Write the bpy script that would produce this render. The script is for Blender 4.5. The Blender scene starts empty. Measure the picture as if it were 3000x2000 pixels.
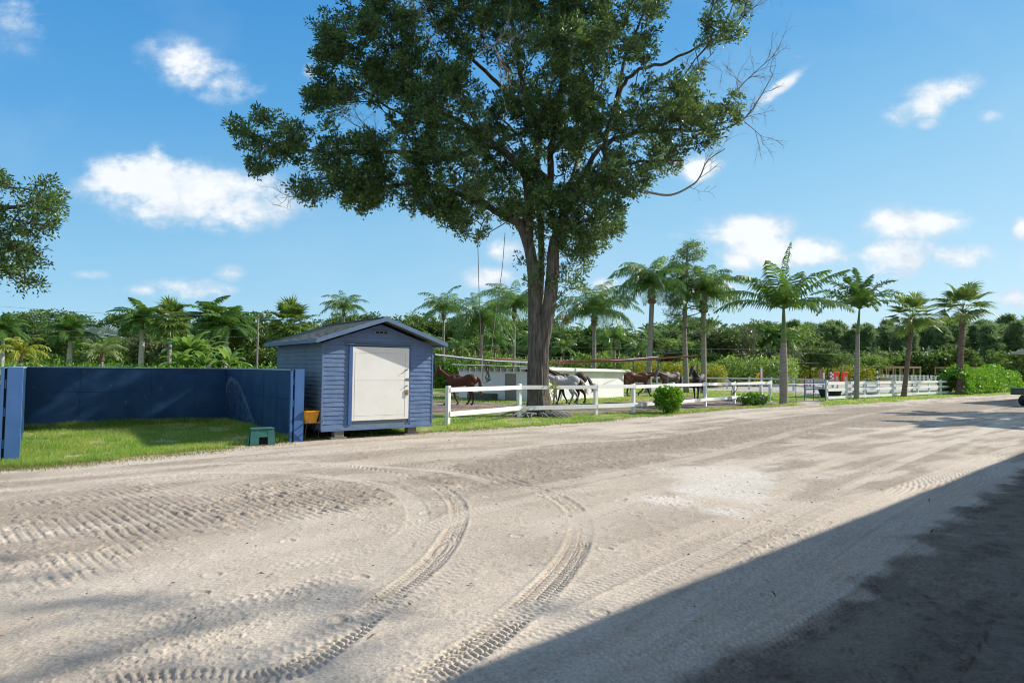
import bpy, math, random
import numpy as np
from mathutils import Matrix, Vector, Euler

R = math.radians
sc = bpy.context.scene
COL = sc.collection

# ------------------------------------------------------------------ camera
F = 1850.0            # focal length in pixels of the 3000 px wide photograph
CAM_H = 1.75
PITCH, ROLL = math.atan(81.5 / F), R(0.55)
cam_data = bpy.data.cameras.new("camera")
cam = bpy.data.objects.new("camera", cam_data)
COL.objects.link(cam)
cam_data.sensor_width = 36.0
cam_data.lens = 36.0 * F / 3000.0
cam_data.clip_end = 6000
cam_data.clip_start = 0.05
MC = Matrix.Translation((0, 0, CAM_H)) @ Matrix.Rotation(R(90) + PITCH, 4, 'X') @ Matrix.Rotation(ROLL, 4, 'Z')
cam.matrix_world = MC
sc.camera = cam
RC = np.array(MC.to_3x3())

# ------------------------------------------------------------------ light
SUN = np.array([1.38, 0.43, 1.0]); SUN /= np.linalg.norm(SUN)
SUN_EL = math.asin(SUN[2]); SUN_AZ = math.atan2(SUN[0], SUN[1])
sun_data = bpy.data.lights.new("sun", 'SUN')
sun_data.energy = 4.5
sun_data.angle = R(0.53)
sun_data.color = (1.0, 0.93, 0.82)
sun = bpy.data.objects.new("sun", sun_data)
COL.objects.link(sun)
sun.rotation_euler = Vector((-SUN[0], -SUN[1], -SUN[2])).to_track_quat('-Z', 'Y').to_euler()
sun.location = (20, 10, 30)
sc.view_settings.view_transform = 'Standard'
sc.view_settings.look = 'None'
sc.view_settings.gamma = 1
sc.view_settings.use_curve_mapping = False
sc.view_settings.exposure = 0.42
sc.cycles.filter_width = 1.05
sc.cycles.max_bounces = 7
sc.cycles.diffuse_bounces = 3
sc.cycles.glossy_bounces = 3
sc.cycles.transparent_max_bounces = 6
sc.cycles.transmission_bounces = 3

# ------------------------------------------------------------------ projection helpers (photo pixel -> place)
S = 3000.0 / 2352.0   # overview pixels (2352 wide) to photo pixels
def ray(x, y):
    d = RC @ np.array([(x - 1500) / F, -(y - 1000) / F, -1.0])
    return d
def G(x, y):          # overview pixel to the ground
    d = ray(x * S, y * S); t = -CAM_H / d[2]
    return np.array([d[0] * t, d[1] * t])
def G3(x, y):         # photo pixel to the ground
    return G(x / S, y / S)
def AT(x, y, Y):      # overview pixel at depth Y
    d = ray(x * S, y * S); t = Y / d[1]
    return np.array([d[0] * t, Y, CAM_H + d[2] * t])
def TOP(x, y, Y):     # x position and height for a thing at depth Y whose top is seen at (x, y)
    p = AT(x, y, Y); return p[0], p[2]

# ------------------------------------------------------------------ sky
world = bpy.data.worlds.new("World")
sc.world = world
world.use_nodes = True
wn, wl = world.node_tree.nodes, world.node_tree.links
wn.clear()
def wnode(t, **k):
    n = wn.new(t)
    for a, b in k.items(): setattr(n, a, b)
    return n
def wmath(op, a, b=None, c=None):
    n = wnode('ShaderNodeMath', operation=op)
    for i, v in enumerate((a, b, c)):
        if v is None: continue
        if isinstance(v, (int, float)): n.inputs[i].default_value = v
        else: wl.new(v, n.inputs[i])
    return n.outputs[0]
sky = wnode('ShaderNodeTexSky', sky_type='NISHITA')
sky.sun_disc = False
sky.sun_elevation = SUN_EL
sky.sun_rotation = SUN_AZ
sky.altitude = 0
sky.air_density = 1.0
sky.dust_density = 0.3
sky.ozone_density = 2.2
tc = wnode('ShaderNodeTexCoord')
sep = wnode('ShaderNodeSeparateXYZ'); wl.new(tc.outputs['Generated'], sep.inputs[0])
wx, wy, wz = sep.outputs
ysafe = wmath('MAXIMUM', wy, 0.02)
U = wmath('DIVIDE', wx, ysafe)
V = wmath('DIVIDE', wz, ysafe)
def wnoise(scale, detail, rough, off):
    n = wnode('ShaderNodeTexNoise', noise_dimensions='3D')
    n.inputs['Scale'].default_value = scale; n.inputs['Detail'].default_value = detail
    n.inputs['Roughness'].default_value = rough
    m = wnode('ShaderNodeMapping'); m.inputs['Location'].default_value = off
    m.inputs['Scale'].default_value = (1, 1, 1.5)
    cx = wnode('ShaderNodeCombineXYZ'); wl.new(U, cx.inputs[0]); wl.new(V, cx.inputs[2])
    wl.new(cx.outputs[0], m.inputs[0]); wl.new(m.outputs[0], n.inputs['Vector'])
    return n.outputs['Fac']
n1 = wnoise(8, 10, 0.62, (3.1, 0, 1.7))
n2 = wnoise(24, 6, 0.6, (7.1, 0, 4.2))
nz = wmath('ADD', wmath('MULTIPLY', wmath('SUBTRACT', n1, 0.5), 3.6), wmath('MULTIPLY', wmath('SUBTRACT', n2, 0.5), 1.7))
# clouds: centre and half size in overview pixels of the photograph, peak density
CLOUDS = [(455, 165, 120, 58, 0.75, 0.35), (540, 205, 75, 40, 0.6, 0), (350, 420, 150, 60, 1.1, .05), (470, 455, 165, 62, 1.2, 0),
          (372, 360, 50, 32, .7, 0), (560, 470, 70, 48, .9, 0), (420, 505, 120, 25, .7, 0),
          (50, 30, 90, 70, .5, 0), (20, 90, 90, 60, .35, 0),
          (430, 663, 85, 24, .95, 0), (330, 667, 60, 13, .7, 0), (523, 627, 34, 19, .8, 0), (215, 632, 50, 12, .45, 0),
          (740, 690, 40, 14, .5, 0), (1125, 640, 60, 22, .8, 0), (1165, 575, 42, 26, .7, 0), (1385, 660, 35, 22, .8, 0),
          (2140, 230, 95, 40, .9, -.35), (2128, 283, 30, 15, .7, 0), (2270, 267, 36, 15, .7, 0), (1775, 215, 70, 16, .85, -.75),
          (1600, 385, 60, 30, .8, 0), (1730, 535, 110, 36, 1.15, 0), (1790, 575, 125, 44, 1.2, 0), (1700, 590, 60, 30, .9, 0),
          (2080, 515, 110, 34, 1.1, 0), (1560, 540, 50, 14, .35, 0), (2070, 590, 90, 42, 1.1, 0), (2200, 590, 85, 28, 1.0, 0),
          (1990, 585, 60, 14, .6, 0), (2345, 525, 18, 24, .9, 0), (2335, 690, 50, 26, .9, 0), (1660, 660, 60, 20, .7, 0),
          (2000, 660, 120, 20, .45, 0), (60, 655, 60, 12, .3, 0), (230, 725, 70, 10, .3, 0), (920, 665, 60, 10, .3, 0),
          (715, 165, 25, 22, .5, 0), (1830, 130, 20, 8, .3, 0), (2290, 640, 60, 12, .3, 0), (-180, 350, 90, 45, 1, 0), (2600, 420, 110, 50, 1, 0),
          (2500, 600, 120, 30, 1, 0), (-260, 600, 120, 25, .9, 0)]
acc = None
for (cx_, cy_, rx, ry, pk, sl) in CLOUDS:
    d0 = ray(cx_ * S, cy_ * S); u0, v0 = d0[0] / d0[1], d0[2] / d0[1]
    ru, rv = rx * S / F * 1.0, ry * S / F
    du = wmath('SUBTRACT', U, u0); dv = wmath('SUBTRACT', V, v0)
    if sl:                                     # tilted cloud
        dv = wmath('MULTIPLY_ADD', du, sl, dv)
    a = wmath('MULTIPLY', du, 1 / ru); b = wmath('MULTIPLY', dv, 1 / rv)
    rr = wmath('ADD', wmath('MULTIPLY', a, a), wmath('MULTIPLY', b, b))
    g = wmath('MULTIPLY', wmath('EXPONENT', wmath('MULTIPLY', rr, -0.62)), pk * 1.62)
    acc = g if acc is None else wmath('MAXIMUM', acc, g)
dens = wmath('ADD', acc, wmath('MULTIPLY', nz, wmath('MINIMUM', wmath('MULTIPLY', acc, 1.0), 0.95)))
mr = wnode('ShaderNodeMapRange', interpolation_type='SMOOTHSTEP')
mr.inputs['From Min'].default_value = 0.38; mr.inputs['From Max'].default_value = 1.55
wl.new(dens, mr.inputs['Value'])
# wispy veil everywhere
n3 = wnoise(3.0, 5, 0.55, (1.1, 0, 9.2))
veil = wmath('MULTIPLY', wmath('MAXIMUM', wmath('SUBTRACT', n3, 0.5), 0.0), 0.55)
mask = wmath('MINIMUM', wmath('ADD', wmath('MULTIPLY', mr.outputs[0], 0.95), veil), 1.0)
front = wmath('GREATER_THAN', wy, 0.03)
mask = wmath('MULTIPLY', mask, front)
ramp = wnode('ShaderNodeValToRGB')
el = ramp.color_ramp.elements
stops = [(0.0, (.50, .74, .88)), (.10, (.38, .66, .86)), (.24, (.25, .55, .81)), (.42, (.095, .375, .74)), (.62, (.032, .25, .64)), (.95, (.015, .15, .5))]
el[0].position, el[0].color = stops[0][0], (*stops[0][1], 1); el[1].position, el[1].color = stops[-1][0], (*stops[-1][1], 1)
for p_, c_ in stops[1:-1]: e_ = el.new(p_); e_.color = (*c_, 1)
wl.new(wmath('SUBTRACT', wz, wmath('MULTIPLY', wx, 0.16)), ramp.inputs[0])
bright = wnode('ShaderNodeMix', data_type='RGBA', blend_type='MULTIPLY'); bright.inputs[0].default_value = 1.0
wl.new(ramp.outputs[0], bright.inputs[6]); bright.inputs[7].default_value = (8.2, 8.2, 8.2, 1)
tint = wnode('ShaderNodeMix', data_type='RGBA'); tint.inputs[0].default_value = 0.85
wl.new(sky.outputs[0], tint.inputs[6]); wl.new(bright.outputs[2], tint.inputs[7])
back = wnode('ShaderNodeMapRange', interpolation_type='SMOOTHSTEP')      # unseen pale sky behind the viewer, added to fill and neutralise the shadows
back.inputs['From Min'].default_value = 0.02; back.inputs['From Max'].default_value = -0.45; back.inputs['To Max'].default_value = 0.8
wl.new(wy, back.inputs['Value'])
high = wnode('ShaderNodeMapRange', interpolation_type='SMOOTHSTEP'); high.inputs['From Min'].default_value = 0.62; high.inputs['From Max'].default_value = 0.9; high.inputs['To Max'].default_value = 0.45  # added paleness overhead, out of view, for the same shadow fill
wl.new(wz, high.inputs['Value'])
fill_sky = wnode('ShaderNodeMix', data_type='RGBA'); wl.new(wmath('MAXIMUM', back.outputs[0], high.outputs[0]), fill_sky.inputs[0])
wl.new(tint.outputs[2], fill_sky.inputs[6]); fill_sky.inputs[7].default_value = (4.3, 5.0, 5.7, 1)
cmix = wnode('ShaderNodeMix', data_type='RGBA')
wl.new(mask, cmix.inputs[0]); wl.new(fill_sky.outputs[2], cmix.inputs[6])
n4 = wnoise(11, 6, 0.6, (3.13, 0, 1.66))
shade = wnode('ShaderNodeMix', data_type='RGBA')
wl.new(wmath('MINIMUM', wmath('MAXIMUM', wmath('ADD', wmath('MULTIPLY', wmath('SUBTRACT', n4, 0.42), 4.0), wmath('SUBTRACT', dens, 1.0)), 0.0), 1.0), shade.inputs[0])
shade.inputs[6].default_value = (5.0, 5.9, 6.8, 1); shade.inputs[7].default_value = (7.3, 7.55, 7.8, 1)
wl.new(shade.outputs[2], cmix.inputs[7])
bg = wnode('ShaderNodeBackground'); bg.inputs[1].default_value = 0.10
wl.new(cmix.outputs[2], bg.inputs[0])
wo = wnode('ShaderNodeOutputWorld'); wl.new(bg.outputs[0], wo.inputs[0])
world.cycles.sampling_method = 'MANUAL'
world.cycles.sample_map_resolution = 512

# ------------------------------------------------------------------ geometry helpers
class Geo:
    def __init__(s): s.v = []; s.f = []; s.n = 0; s.a = []
    def add(s, v, f, a=0.5):
        v = np.asarray(v, dtype=np.float64).reshape(-1, 3)
        f = np.asarray(f, dtype=np.int64)
        s.v.append(v); s.f.append(f + s.n); s.n += len(v)
        a = np.asarray(a, dtype=np.float32)
        s.a.append(np.full(len(v), float(a), dtype=np.float32) if a.ndim == 0 else a)
        return s
    def box(s, lo, hi, M=None, a=0.5):
        x0, y0, z0 = lo; x1, y1, z1 = hi
        v = np.array([(x0,y0,z0),(x1,y0,z0),(x1,y1,z0),(x0,y1,z0),(x0,y0,z1),(x1,y0,z1),(x1,y1,z1),(x0,y1,z1)], float)
        if M is not None: v = v @ M[:3, :3].T + M[:3, 3]
        return s.add(v, [(0,3,2,1),(4,5,6,7),(0,1,5,4),(1,2,6,5),(2,3,7,6),(3,0,4,7)], a)
    def cbox(s, lo, hi, c=0.006, M=None, a=0.5):        # box with chamfered vertical and horizontal edges
        x0, y0, z0 = lo; x1, y1, z1 = hi
        def ring(z, i):
            return [(x0+i,y0+c*0+i,z),(x1-i,y0+i,z),(x1-i,y1-i,z),(x0+i,y1-i,z)]
        def oct_(z, i):
            k = c
            return [(x0+i+k,y0+i,z),(x1-i-k,y0+i,z),(x1-i,y0+i+k,z),(x1-i,y1-i-k,z),(x1-i-k,y1-i,z),(x0+i+k,y1-i,z),(x0+i,y1-i-k,z),(x0+i,y0+i+k,z)]
        v = np.array(oct_(z0, c) + oct_(z0+c, 0) + oct_(z1-c, 0) + oct_(z1, c), float)
        if M is not None: v = v @ M[:3, :3].T + M[:3, 3]
        n0 = s.n
        s.v.append(v); s.n += len(v); s.a.append(np.full(len(v), a, dtype=np.float32))
        q = []
        for r in range(3):
            for i in range(8):
                j = (i+1) % 8; q.append((r*8+i, r*8+j, r*8+8+j, r*8+8+i))
        s.f.append(np.array(q) + n0)
        s.f.append(np.array([list(range(7,-1,-1)), list(range(24,32))]) + n0)
        return s
    def tube(s, pts, rad, n=8, cap=True, a=0.5, twist=0.0, flat=1.0):
        pts = np.asarray(pts, float); m = len(pts)
        rad = np.broadcast_to(np.asarray(rad, float), (m,)) if np.ndim(rad) == 0 else np.asarray(rad, float)
        t = np.gradient(pts, axis=0); t /= np.linalg.norm(t, axis=1)[:, None] + 1e-12
        up = np.array([0, 0, 1.0]) if abs(t[0, 2]) < 0.9 else np.array([1.0, 0, 0])
        u = np.cross(up, t[0]); u /= np.linalg.norm(u)
        us = []
        for i in range(m):
            u = u - t[i] * np.dot(u, t[i]); u /= np.linalg.norm(u) + 1e-12; us.append(u.copy())
        us = np.array(us); ws = np.cross(t, us)
        ang = np.arange(n) * 2 * math.pi / n + twist
        v = pts[:, None, :] + rad[:, None, None] * (np.cos(ang)[None, :, None] * us[:, None, :] + flat * np.sin(ang)[None, :, None] * ws[:, None, :])
        v = v.reshape(-1, 3)
        i = np.arange(m - 1)[:, None] * n; j = np.arange(n)[None, :]; k = (np.arange(n) + 1) % n
        q = np.stack([i + j, i + k[None, :], i + n + k[None, :], i + n + j], axis=-1).reshape(-1, 4)
        n0 = s.n
        if np.ndim(a): a = np.repeat(np.asarray(a, dtype=np.float32), n)
        s.add(v, q, a)
        if cap:
            s.f.append(np.array([list(range(n-1, -1, -1)), list(range((m-1)*n, m*n))]) + n0)
        return s
    def sphere(s, c, r, nu=12, nv=8, M=None, a=0.5):
        r = np.broadcast_to(np.asarray(r, float), (3,))
        th = np.linspace(0, math.pi, nv + 1)[1:-1]; ph = np.arange(nu) * 2 * math.pi / nu
        v = np.stack([np.outer(np.sin(th), np.cos(ph)), np.outer(np.sin(th), np.sin(ph)), np.outer(np.cos(th), np.ones(nu))], -1).reshape(-1, 3)
        v = np.vstack([v, [[0, 0, 1], [0, 0, -1]]]) * r
        if M is not None: v = v @ M[:3, :3].T
        v = v + np.asarray(c, float)
        m = nv - 1; n0 = s.n
        q = [(i*nu+j, (i+1)*nu+j, (i+1)*nu+(j+1) % nu, i*nu+(j+1) % nu) for i in range(m-1) for j in range(nu)]
        s.add(v, q, a)
        tt = [(m*nu, j, (j+1) % nu) for j in range(nu)] + [(m*nu+1, (m-1)*nu+(j+1) % nu, (m-1)*nu+j) for j in range(nu)]
        s.f.append(np.array(tt) + n0)
        return s
    def merged(s, other, M=None):
        for v, a in zip(other.v, other.a):
            s.v.append(v if M is None else v @ M[:3, :3].T + M[:3, 3]); s.a.append(a)
        for f in other.f: s.f.append(f + s.n)
        s.n += other.n
        return s
    def mesh(s, name, mat=None, smooth=False, off=None, col=None):
        v = np.vstack(s.v)
        if off is not None: v = v - np.asarray(off)
        me = bpy.data.meshes.new(name)
        me.vertices.add(len(v)); me.vertices.foreach_set('co', v.astype(np.float32).ravel())
        loops = np.concatenate([f.ravel() for f in s.f]) if s.f else np.zeros(0, int)
        tot = np.concatenate([np.full(len(f), f.shape[1]) for f in s.f])
        st = np.concatenate([[0], np.cumsum(tot)[:-1]])
        me.loops.add(len(loops)); me.loops.foreach_set('vertex_index', loops.astype(np.int32))
        me.polygons.add(len(tot)); me.polygons.foreach_set('loop_start', st.astype(np.int32))
        me.polygons.foreach_set('use_smooth', np.full(len(tot), bool(smooth)))
        at = me.attributes.new('var', 'FLOAT', 'POINT')
        at.data.foreach_set('value', np.concatenate(s.a))
        if col is not None:
            ac = me.attributes.new('tone', 'FLOAT_COLOR', 'POINT')
            ac.data.foreach_set('color', np.hstack([col, np.ones((len(col), 1))]).astype(np.float32).ravel())
        me.update(calc_edges=True); me.validate()
        if mat: me.materials.append(mat)
        return me

def T(loc=(0, 0, 0), rz=0.0, rx=0.0, ry=0.0, sc_=1.0):
    return np.array(Matrix.Translation(loc) @ Euler((rx, ry, rz)).to_matrix().to_4x4() @ Matrix.Scale(sc_, 4))

def tag(o, label=None, cat=None, group=None, kind=None):
    if label: o['label'] = label
    if cat: o['category'] = cat
    if group: o['group'] = group
    if kind: o['kind'] = kind
    return o
def root(name, label, cat, loc=(0, 0, 0), rz=0.0, group=None):
    o = bpy.data.objects.new(name, None); COL.objects.link(o)
    o.empty_display_size = 0.2
    o.location = loc; o.rotation_euler = (0, 0, rz)
    return tag(o, label, cat, group)
def part(name, geo, mat, parent=None, smooth=False, world=False, col=None, label=None):
    """one mesh object; world=True means the vertices are world coordinates and the parent an unrotated root"""
    off = None
    if world and parent is not None:
        off = np.array(parent.location); p = parent.parent
        while p is not None: off = off + np.array(p.location); p = p.parent
    me = geo.mesh(name, mat, smooth, off, col) if isinstance(geo, Geo) else geo
    o = bpy.data.objects.new(name, me); COL.objects.link(o)
    if parent is not None: o.parent = parent
    if label: o['label'] = label
    return o
def single(name, geo, mat, label, cat, loc=(0, 0, 0), rz=0.0, group=None, smooth=False):
    o = part(name, geo, mat, None, smooth)
    o.location = loc; o.rotation_euler = (0, 0, rz)
    return tag(o, label, cat, group)
def dup(src, loc, rz=0.0, scale=1.0, label=None, group=None):
    def rec(o, par):
        c = o.copy(); COL.objects.link(c)
        if par is not None: c.parent = par
        for ch in KIDS.get(o.name, list(o.children)): rec(ch, c)
        return c
    c = rec(src, None)
    c.location = loc; c.rotation_euler = (0, 0, rz)
    c.scale = (scale,) * 3 if np.ndim(scale) == 0 else scale
    if label: c['label'] = label
    if group: c['group'] = group
    return c
KIDS = {}

# ------------------------------------------------------------------ noise
def _h(ix, iy, seed):
    n = (ix * 374761393 + iy * 668265263 + seed * 2147483647) & 0xffffffff
    n = ((n ^ (n >> 13)) * 1274126177) & 0xffffffff
    return ((n ^ (n >> 16)) & 0xffff) / 65535.0
def vn(x, y, seed=0):
    ix = np.floor(x).astype(np.int64); iy = np.floor(y).astype(np.int64)
    fx = x - ix; fy = y - iy; fx = fx*fx*(3-2*fx); fy = fy*fy*(3-2*fy)
    a = _h(ix, iy, seed); b = _h(ix+1, iy, seed); c = _h(ix, iy+1, seed); d = _h(ix+1, iy+1, seed)
    return (a*(1-fx)+b*fx)*(1-fy) + (c*(1-fx)+d*fx)*fy
def fbm(x, y, oct=4, seed=0, g=0.5):
    s = 0; amp = 1; tot = 0
    for i in range(oct):
        s = s + amp * vn(x, y, seed + i*17); tot += amp; amp *= g
        x, y = x*1.87*0.8 - y*1.87*0.6 + 11.3, x*1.87*0.6 + y*1.87*0.8 + 5.7
    return s / tot
def sstep(a, b, x):
    t = np.clip((x - a) / (b - a), 0, 1); return t*t*(3-2*t)
def spline(pts, n=10):
    p = np.asarray(pts, float); m = len(p)
    if m < 3: return np.array([p[0] + (p[-1]-p[0]) * t for t in np.linspace(0, 1, n+1)])
    e = np.vstack([2*p[0]-p[1], p, 2*p[-1]-p[-2]]); out = []
    for i in range(m-1):
        a, b, c, d = e[i], e[i+1], e[i+2], e[i+3]
        for t in np.arange(n) / n:
            out.append(0.5*((2*b)+(-a+c)*t+(2*a-5*b+4*c-d)*t*t+(-a+3*b-3*c+d)*t**3))
    out.append(p[-1]); return np.array(out)
def inpoly(x, y, poly):
    poly = np.asarray(poly, float); ins = np.zeros(np.shape(x), bool); j = len(poly)-1
    for i in range(len(poly)):
        xi, yi = poly[i]; xj, yj = poly[j]
        c = ((yi > y) != (yj > y)) & (x < (xj-xi)*(y-yi)/(yj-yi+1e-12)+xi)
        ins ^= c; j = i
    return ins

# ------------------------------------------------------------------ materials
def newmat(name):
    m = bpy.data.materials.new(name); m.use_nodes = True
    nt = m.node_tree; nt.nodes.clear()
    return m, nt.nodes, nt.links
def mk(name, c1, c2=None, scale=8.0, rough=0.7, bump=0.0, bscale=30.0, metal=0.0, spec=0.4, stretch=(1, 1, 1), detail=5, c3=None, c3amt=0.6, transl=0.0, use_var=False, bdist=0.01, wear=None, coords='Object'):
    """noise-varied principled material; c3 = stains, wear = (colour, threshold, scale)"""
    m, N, L = newmat(name)
    out = N.new('ShaderNodeOutputMaterial'); b = N.new('ShaderNodeBsdfPrincipled')
    tc = N.new('ShaderNodeTexCoord'); mp = N.new('ShaderNodeMapping'); mp.inputs['Scale'].default_value = stretch
    L.new(tc.outputs[coords], mp.inputs[0])
    c2 = c2 or tuple(min(1, x*1.25) for x in c1)
    nz = N.new('ShaderNodeTexNoise'); nz.inputs['Scale'].default_value = scale; nz.inputs['Detail'].default_value = detail; nz.inputs['Roughness'].default_value = 0.6
    L.new(mp.outputs[0], nz.inputs['Vector'])
    rm = N.new('ShaderNodeMapRange'); rm.inputs['From Min'].default_value = 0.3; rm.inputs['From Max'].default_value = 0.7
    L.new(nz.outputs['Fac'], rm.inputs['Value'])
    mx = N.new('ShaderNodeMix'); mx.data_type = 'RGBA'; mx.inputs[6].default_value = (*c1, 1); mx.inputs[7].default_value = (*c2, 1)
    if use_var:
        at = N.new('ShaderNodeAttribute'); at.attribute_name = 'var'
        L.new(at.outputs['Fac'], mx.inputs[0])
    else:
        L.new(rm.outputs[0], mx.inputs[0])
    col = mx.outputs[2]
    def over(col, c, thr, scl, wid=0.08, st=None):
        n2 = N.new('ShaderNodeTexNoise'); n2.inputs['Scale'].default_value = scl; n2.inputs['Detail'].default_value = 6; n2.inputs['Roughness'].default_value = 0.65
        L.new(mp.outputs[0], n2.inputs['Vector'])
        r2 = N.new('ShaderNodeMapRange'); r2.inputs['From Min'].default_value = thr; r2.inputs['From Max'].default_value = thr + wid
        L.new(n2.outputs['Fac'], r2.inputs['Value'])
        m2 = N.new('ShaderNodeMix'); m2.data_type = 'RGBA'; m2.inputs[7].default_value = (*c, 1)
        mul = N.new('ShaderNodeMath'); mul.operation = 'MULTIPLY'; mul.inputs[1].default_value = c3amt
        L.new(r2.outputs[0], mul.inputs[0]); L.new(mul.outputs[0], m2.inputs[0]); L.new(col, m2.inputs[6])
        return m2.outputs[2]
    if c3: col = over(col, c3, 0.52, scale*0.35, 0.2)
    if wear: col = over(col, wear[0], wear[1], wear[2], 0.03)
    L.new(col, b.inputs['Base Color'])
    b.inputs['Roughness'].default_value = rough; b.inputs['Metallic'].default_value = metal
    b.inputs['Specular IOR Level'].default_value = spec
    if bump:
        nb = N.new('ShaderNodeTexNoise'); nb.inputs['Scale'].default_value = bscale; nb.inputs['Detail'].default_value = 6; nb.inputs['Roughness'].default_value = 0.65
        L.new(mp.outputs[0], nb.inputs['Vector'])
        bp = N.new('ShaderNodeBump'); bp.inputs['Strength'].default_value = bump; bp.inputs['Distance'].default_value = bdist
        L.new(nb.outputs['Fac'], bp.inputs['Height']); L.new(bp.outputs[0], b.inputs['Normal'])
    if transl:
        tr = N.new('ShaderNodeBsdfTranslucent'); ms = N.new('ShaderNodeMixShader'); ms.inputs[0].default_value = transl
        hs = N.new('ShaderNodeHueSaturation'); hs.inputs['Hue'].default_value = 0.475; hs.inputs['Saturation'].default_value = 1.1; hs.inputs['Value'].default_value = 1.7
        L.new(col, hs.inputs['Color']); L.new(hs.outputs[0], tr.inputs['Color'])
        L.new(b.outputs[0], ms.inputs[1]); L.new(tr.outputs[0], ms.inputs[2]); L.new(ms.outputs[0], out.inputs[0])
    else: L.new(b.outputs[0], out.inputs[0])
    return m
def leafmat(name, dark, light, rough=0.45, transl=0.25, spec=0.5):
    return mk(name, dark, light, rough=rough, transl=transl, use_var=True, spec=spec)
# ================================================================== GROUND
rng = np.random.default_rng(7)
UX, UY = np.array([0.804, 0.595]), np.array([-0.595, 0.804])     # along the shed front / along its depth
EDGE = [(-400,1110),(-120,1088),(0,1077),(100,1071),(200,1062),(320,1050),(450,1036),(600,1020),(700,1009),(850,1000),(1000,992),(1200,979),(1400,965),(1600,946),(1720,936),(1835,930)]
EDGE2 = [(1895,934),(1960,928),(2100,918),(2200,911),(2352,903),(2620,887)]
eg = [G(*p) for p in EDGE]; eg2 = [G(*p) for p in EDGE2]
road_poly = np.array([(-60, 1.0)] + [tuple(eg[0] + np.array([-20, -7]))] + [tuple(p) for p in spline(eg, 6)]
                     + [tuple(G(1850, 917)), tuple(G(1880, 917))] + [tuple(p) for p in spline(eg2, 6)] + [(160, 90), (160, 1.0)])
track_poly = spline(np.array([(-7.5, 27.5), (-5, 24.2), (0, 24.6), (6, 27.2), (11, 31.0), (15, 35.5), (15.6, 40), (12, 44), (6, 47), (-3, 46), (-9, 42), (-11, 36), (-10, 31), (-7.5, 27.5)]), 6)
track_in = spline(np.array([(-4.5, 35.0), (-1, 32.9), (3, 33.2), (7, 36.5), (9.5, 39), (9.3, 42), (4, 43.5), (-3, 42), (-6, 38), (-4.5, 35.0)]), 6)
def arena_px():
    return [G3(1900,1144),G3(2000,1141),G3(2300,1149),G3(2430,1158),G3(2600,1148),G3(2800,1139),G3(2850,1127),G3(2500,1124),G3(2000,1119),G3(1850,1124)]
arena_poly = np.array(arena_px())

# --- hi-res sheet: rows densify towards the camera
rows = [2.55]
while rows[-1] < 230: rows.append(rows[-1] + max(0.0075, rows[-1]**2 / 1104 * (0.5 if rows[-1] < 14 else 0.62)))
YR = np.array(rows); NXC = 1500
uu = np.linspace(-1.12, 1.12, NXC)
XX = uu[None, :] * (YR[:, None] + 0.6); YY = np.repeat(YR[:, None], NXC, 1)
sh = XX.shape; x = XX.ravel(); y = YY.ravel()
near = y < 30
H = np.zeros(len(x))
# broad undulation and sandy grain
H += (fbm(x*0.35, y*0.35, 3, 3) - 0.5) * 0.05
grain = fbm(x*16, y*16, 3, 11)
fine = vn(x*70, y*70, 5)
clump = fbm(x*7.5+30, y*7.5, 4, 23, 0.62)
crumb = sstep(.62, .85, vn(x*38, y*38, 15))*sstep(.45, .7, fbm(x*1.7, y*1.7, 3, 16))
patch = sstep(.42, .62, fbm(x*0.55+4, y*1.1, 3, 19))
H += ((grain - 0.5) * 0.009 + (fine - 0.5) * 0.003)*(.25+.75*patch) + crumb*0.009*patch
streak_dir = np.array([0.76, 0.65])
sx = x*streak_dir[0] + y*streak_dir[1]; sy = -x*streak_dir[1] + y*streak_dir[0]
streak = fbm(sx*0.35, sy*3.2, 4, 41)
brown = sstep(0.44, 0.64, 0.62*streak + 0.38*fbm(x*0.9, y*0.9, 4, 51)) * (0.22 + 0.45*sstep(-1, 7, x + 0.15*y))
rough_m = np.zeros(len(x))      # where the soil is loose and clumpy
polish = np.zeros(len(x))       # where tyres pressed it flat and pale

def soft_poly(pts, fe=0.5, seed=1, freq=1.2, world=False):
    """soft membership in a polygon given in overview pixels, ragged by noise"""
    P = np.array(pts if world else [G(*p) for p in pts]); d = np.full(len(x), 1e9)
    lo = P.min(0) - 3; hi = P.max(0) + 3
    m = (x > lo[0]) & (x < hi[0]) & (y > lo[1]) & (y < hi[1])
    xs, ys = x[m], y[m]; dd = np.full(len(xs), 1e9)
    for i in range(len(P)):
        a, b = P[i], P[(i+1) % len(P)]; ab = b-a
        t = np.clip(((xs-a[0])*ab[0]+(ys-a[1])*ab[1])/(ab@ab+1e-9), 0, 1)
        dd = np.minimum(dd, np.hypot(xs-a[0]-t*ab[0], ys-a[1]-t*ab[1]))
    ins = inpoly(xs, ys, P); sd = np.where(ins, dd, -dd) + (fbm(xs*freq, ys*freq, 4, seed)-0.5)*fe*2.2
    out = np.zeros(len(x)); out[m] = sstep(-fe*0.5, fe*0.5, sd); return out

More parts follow.
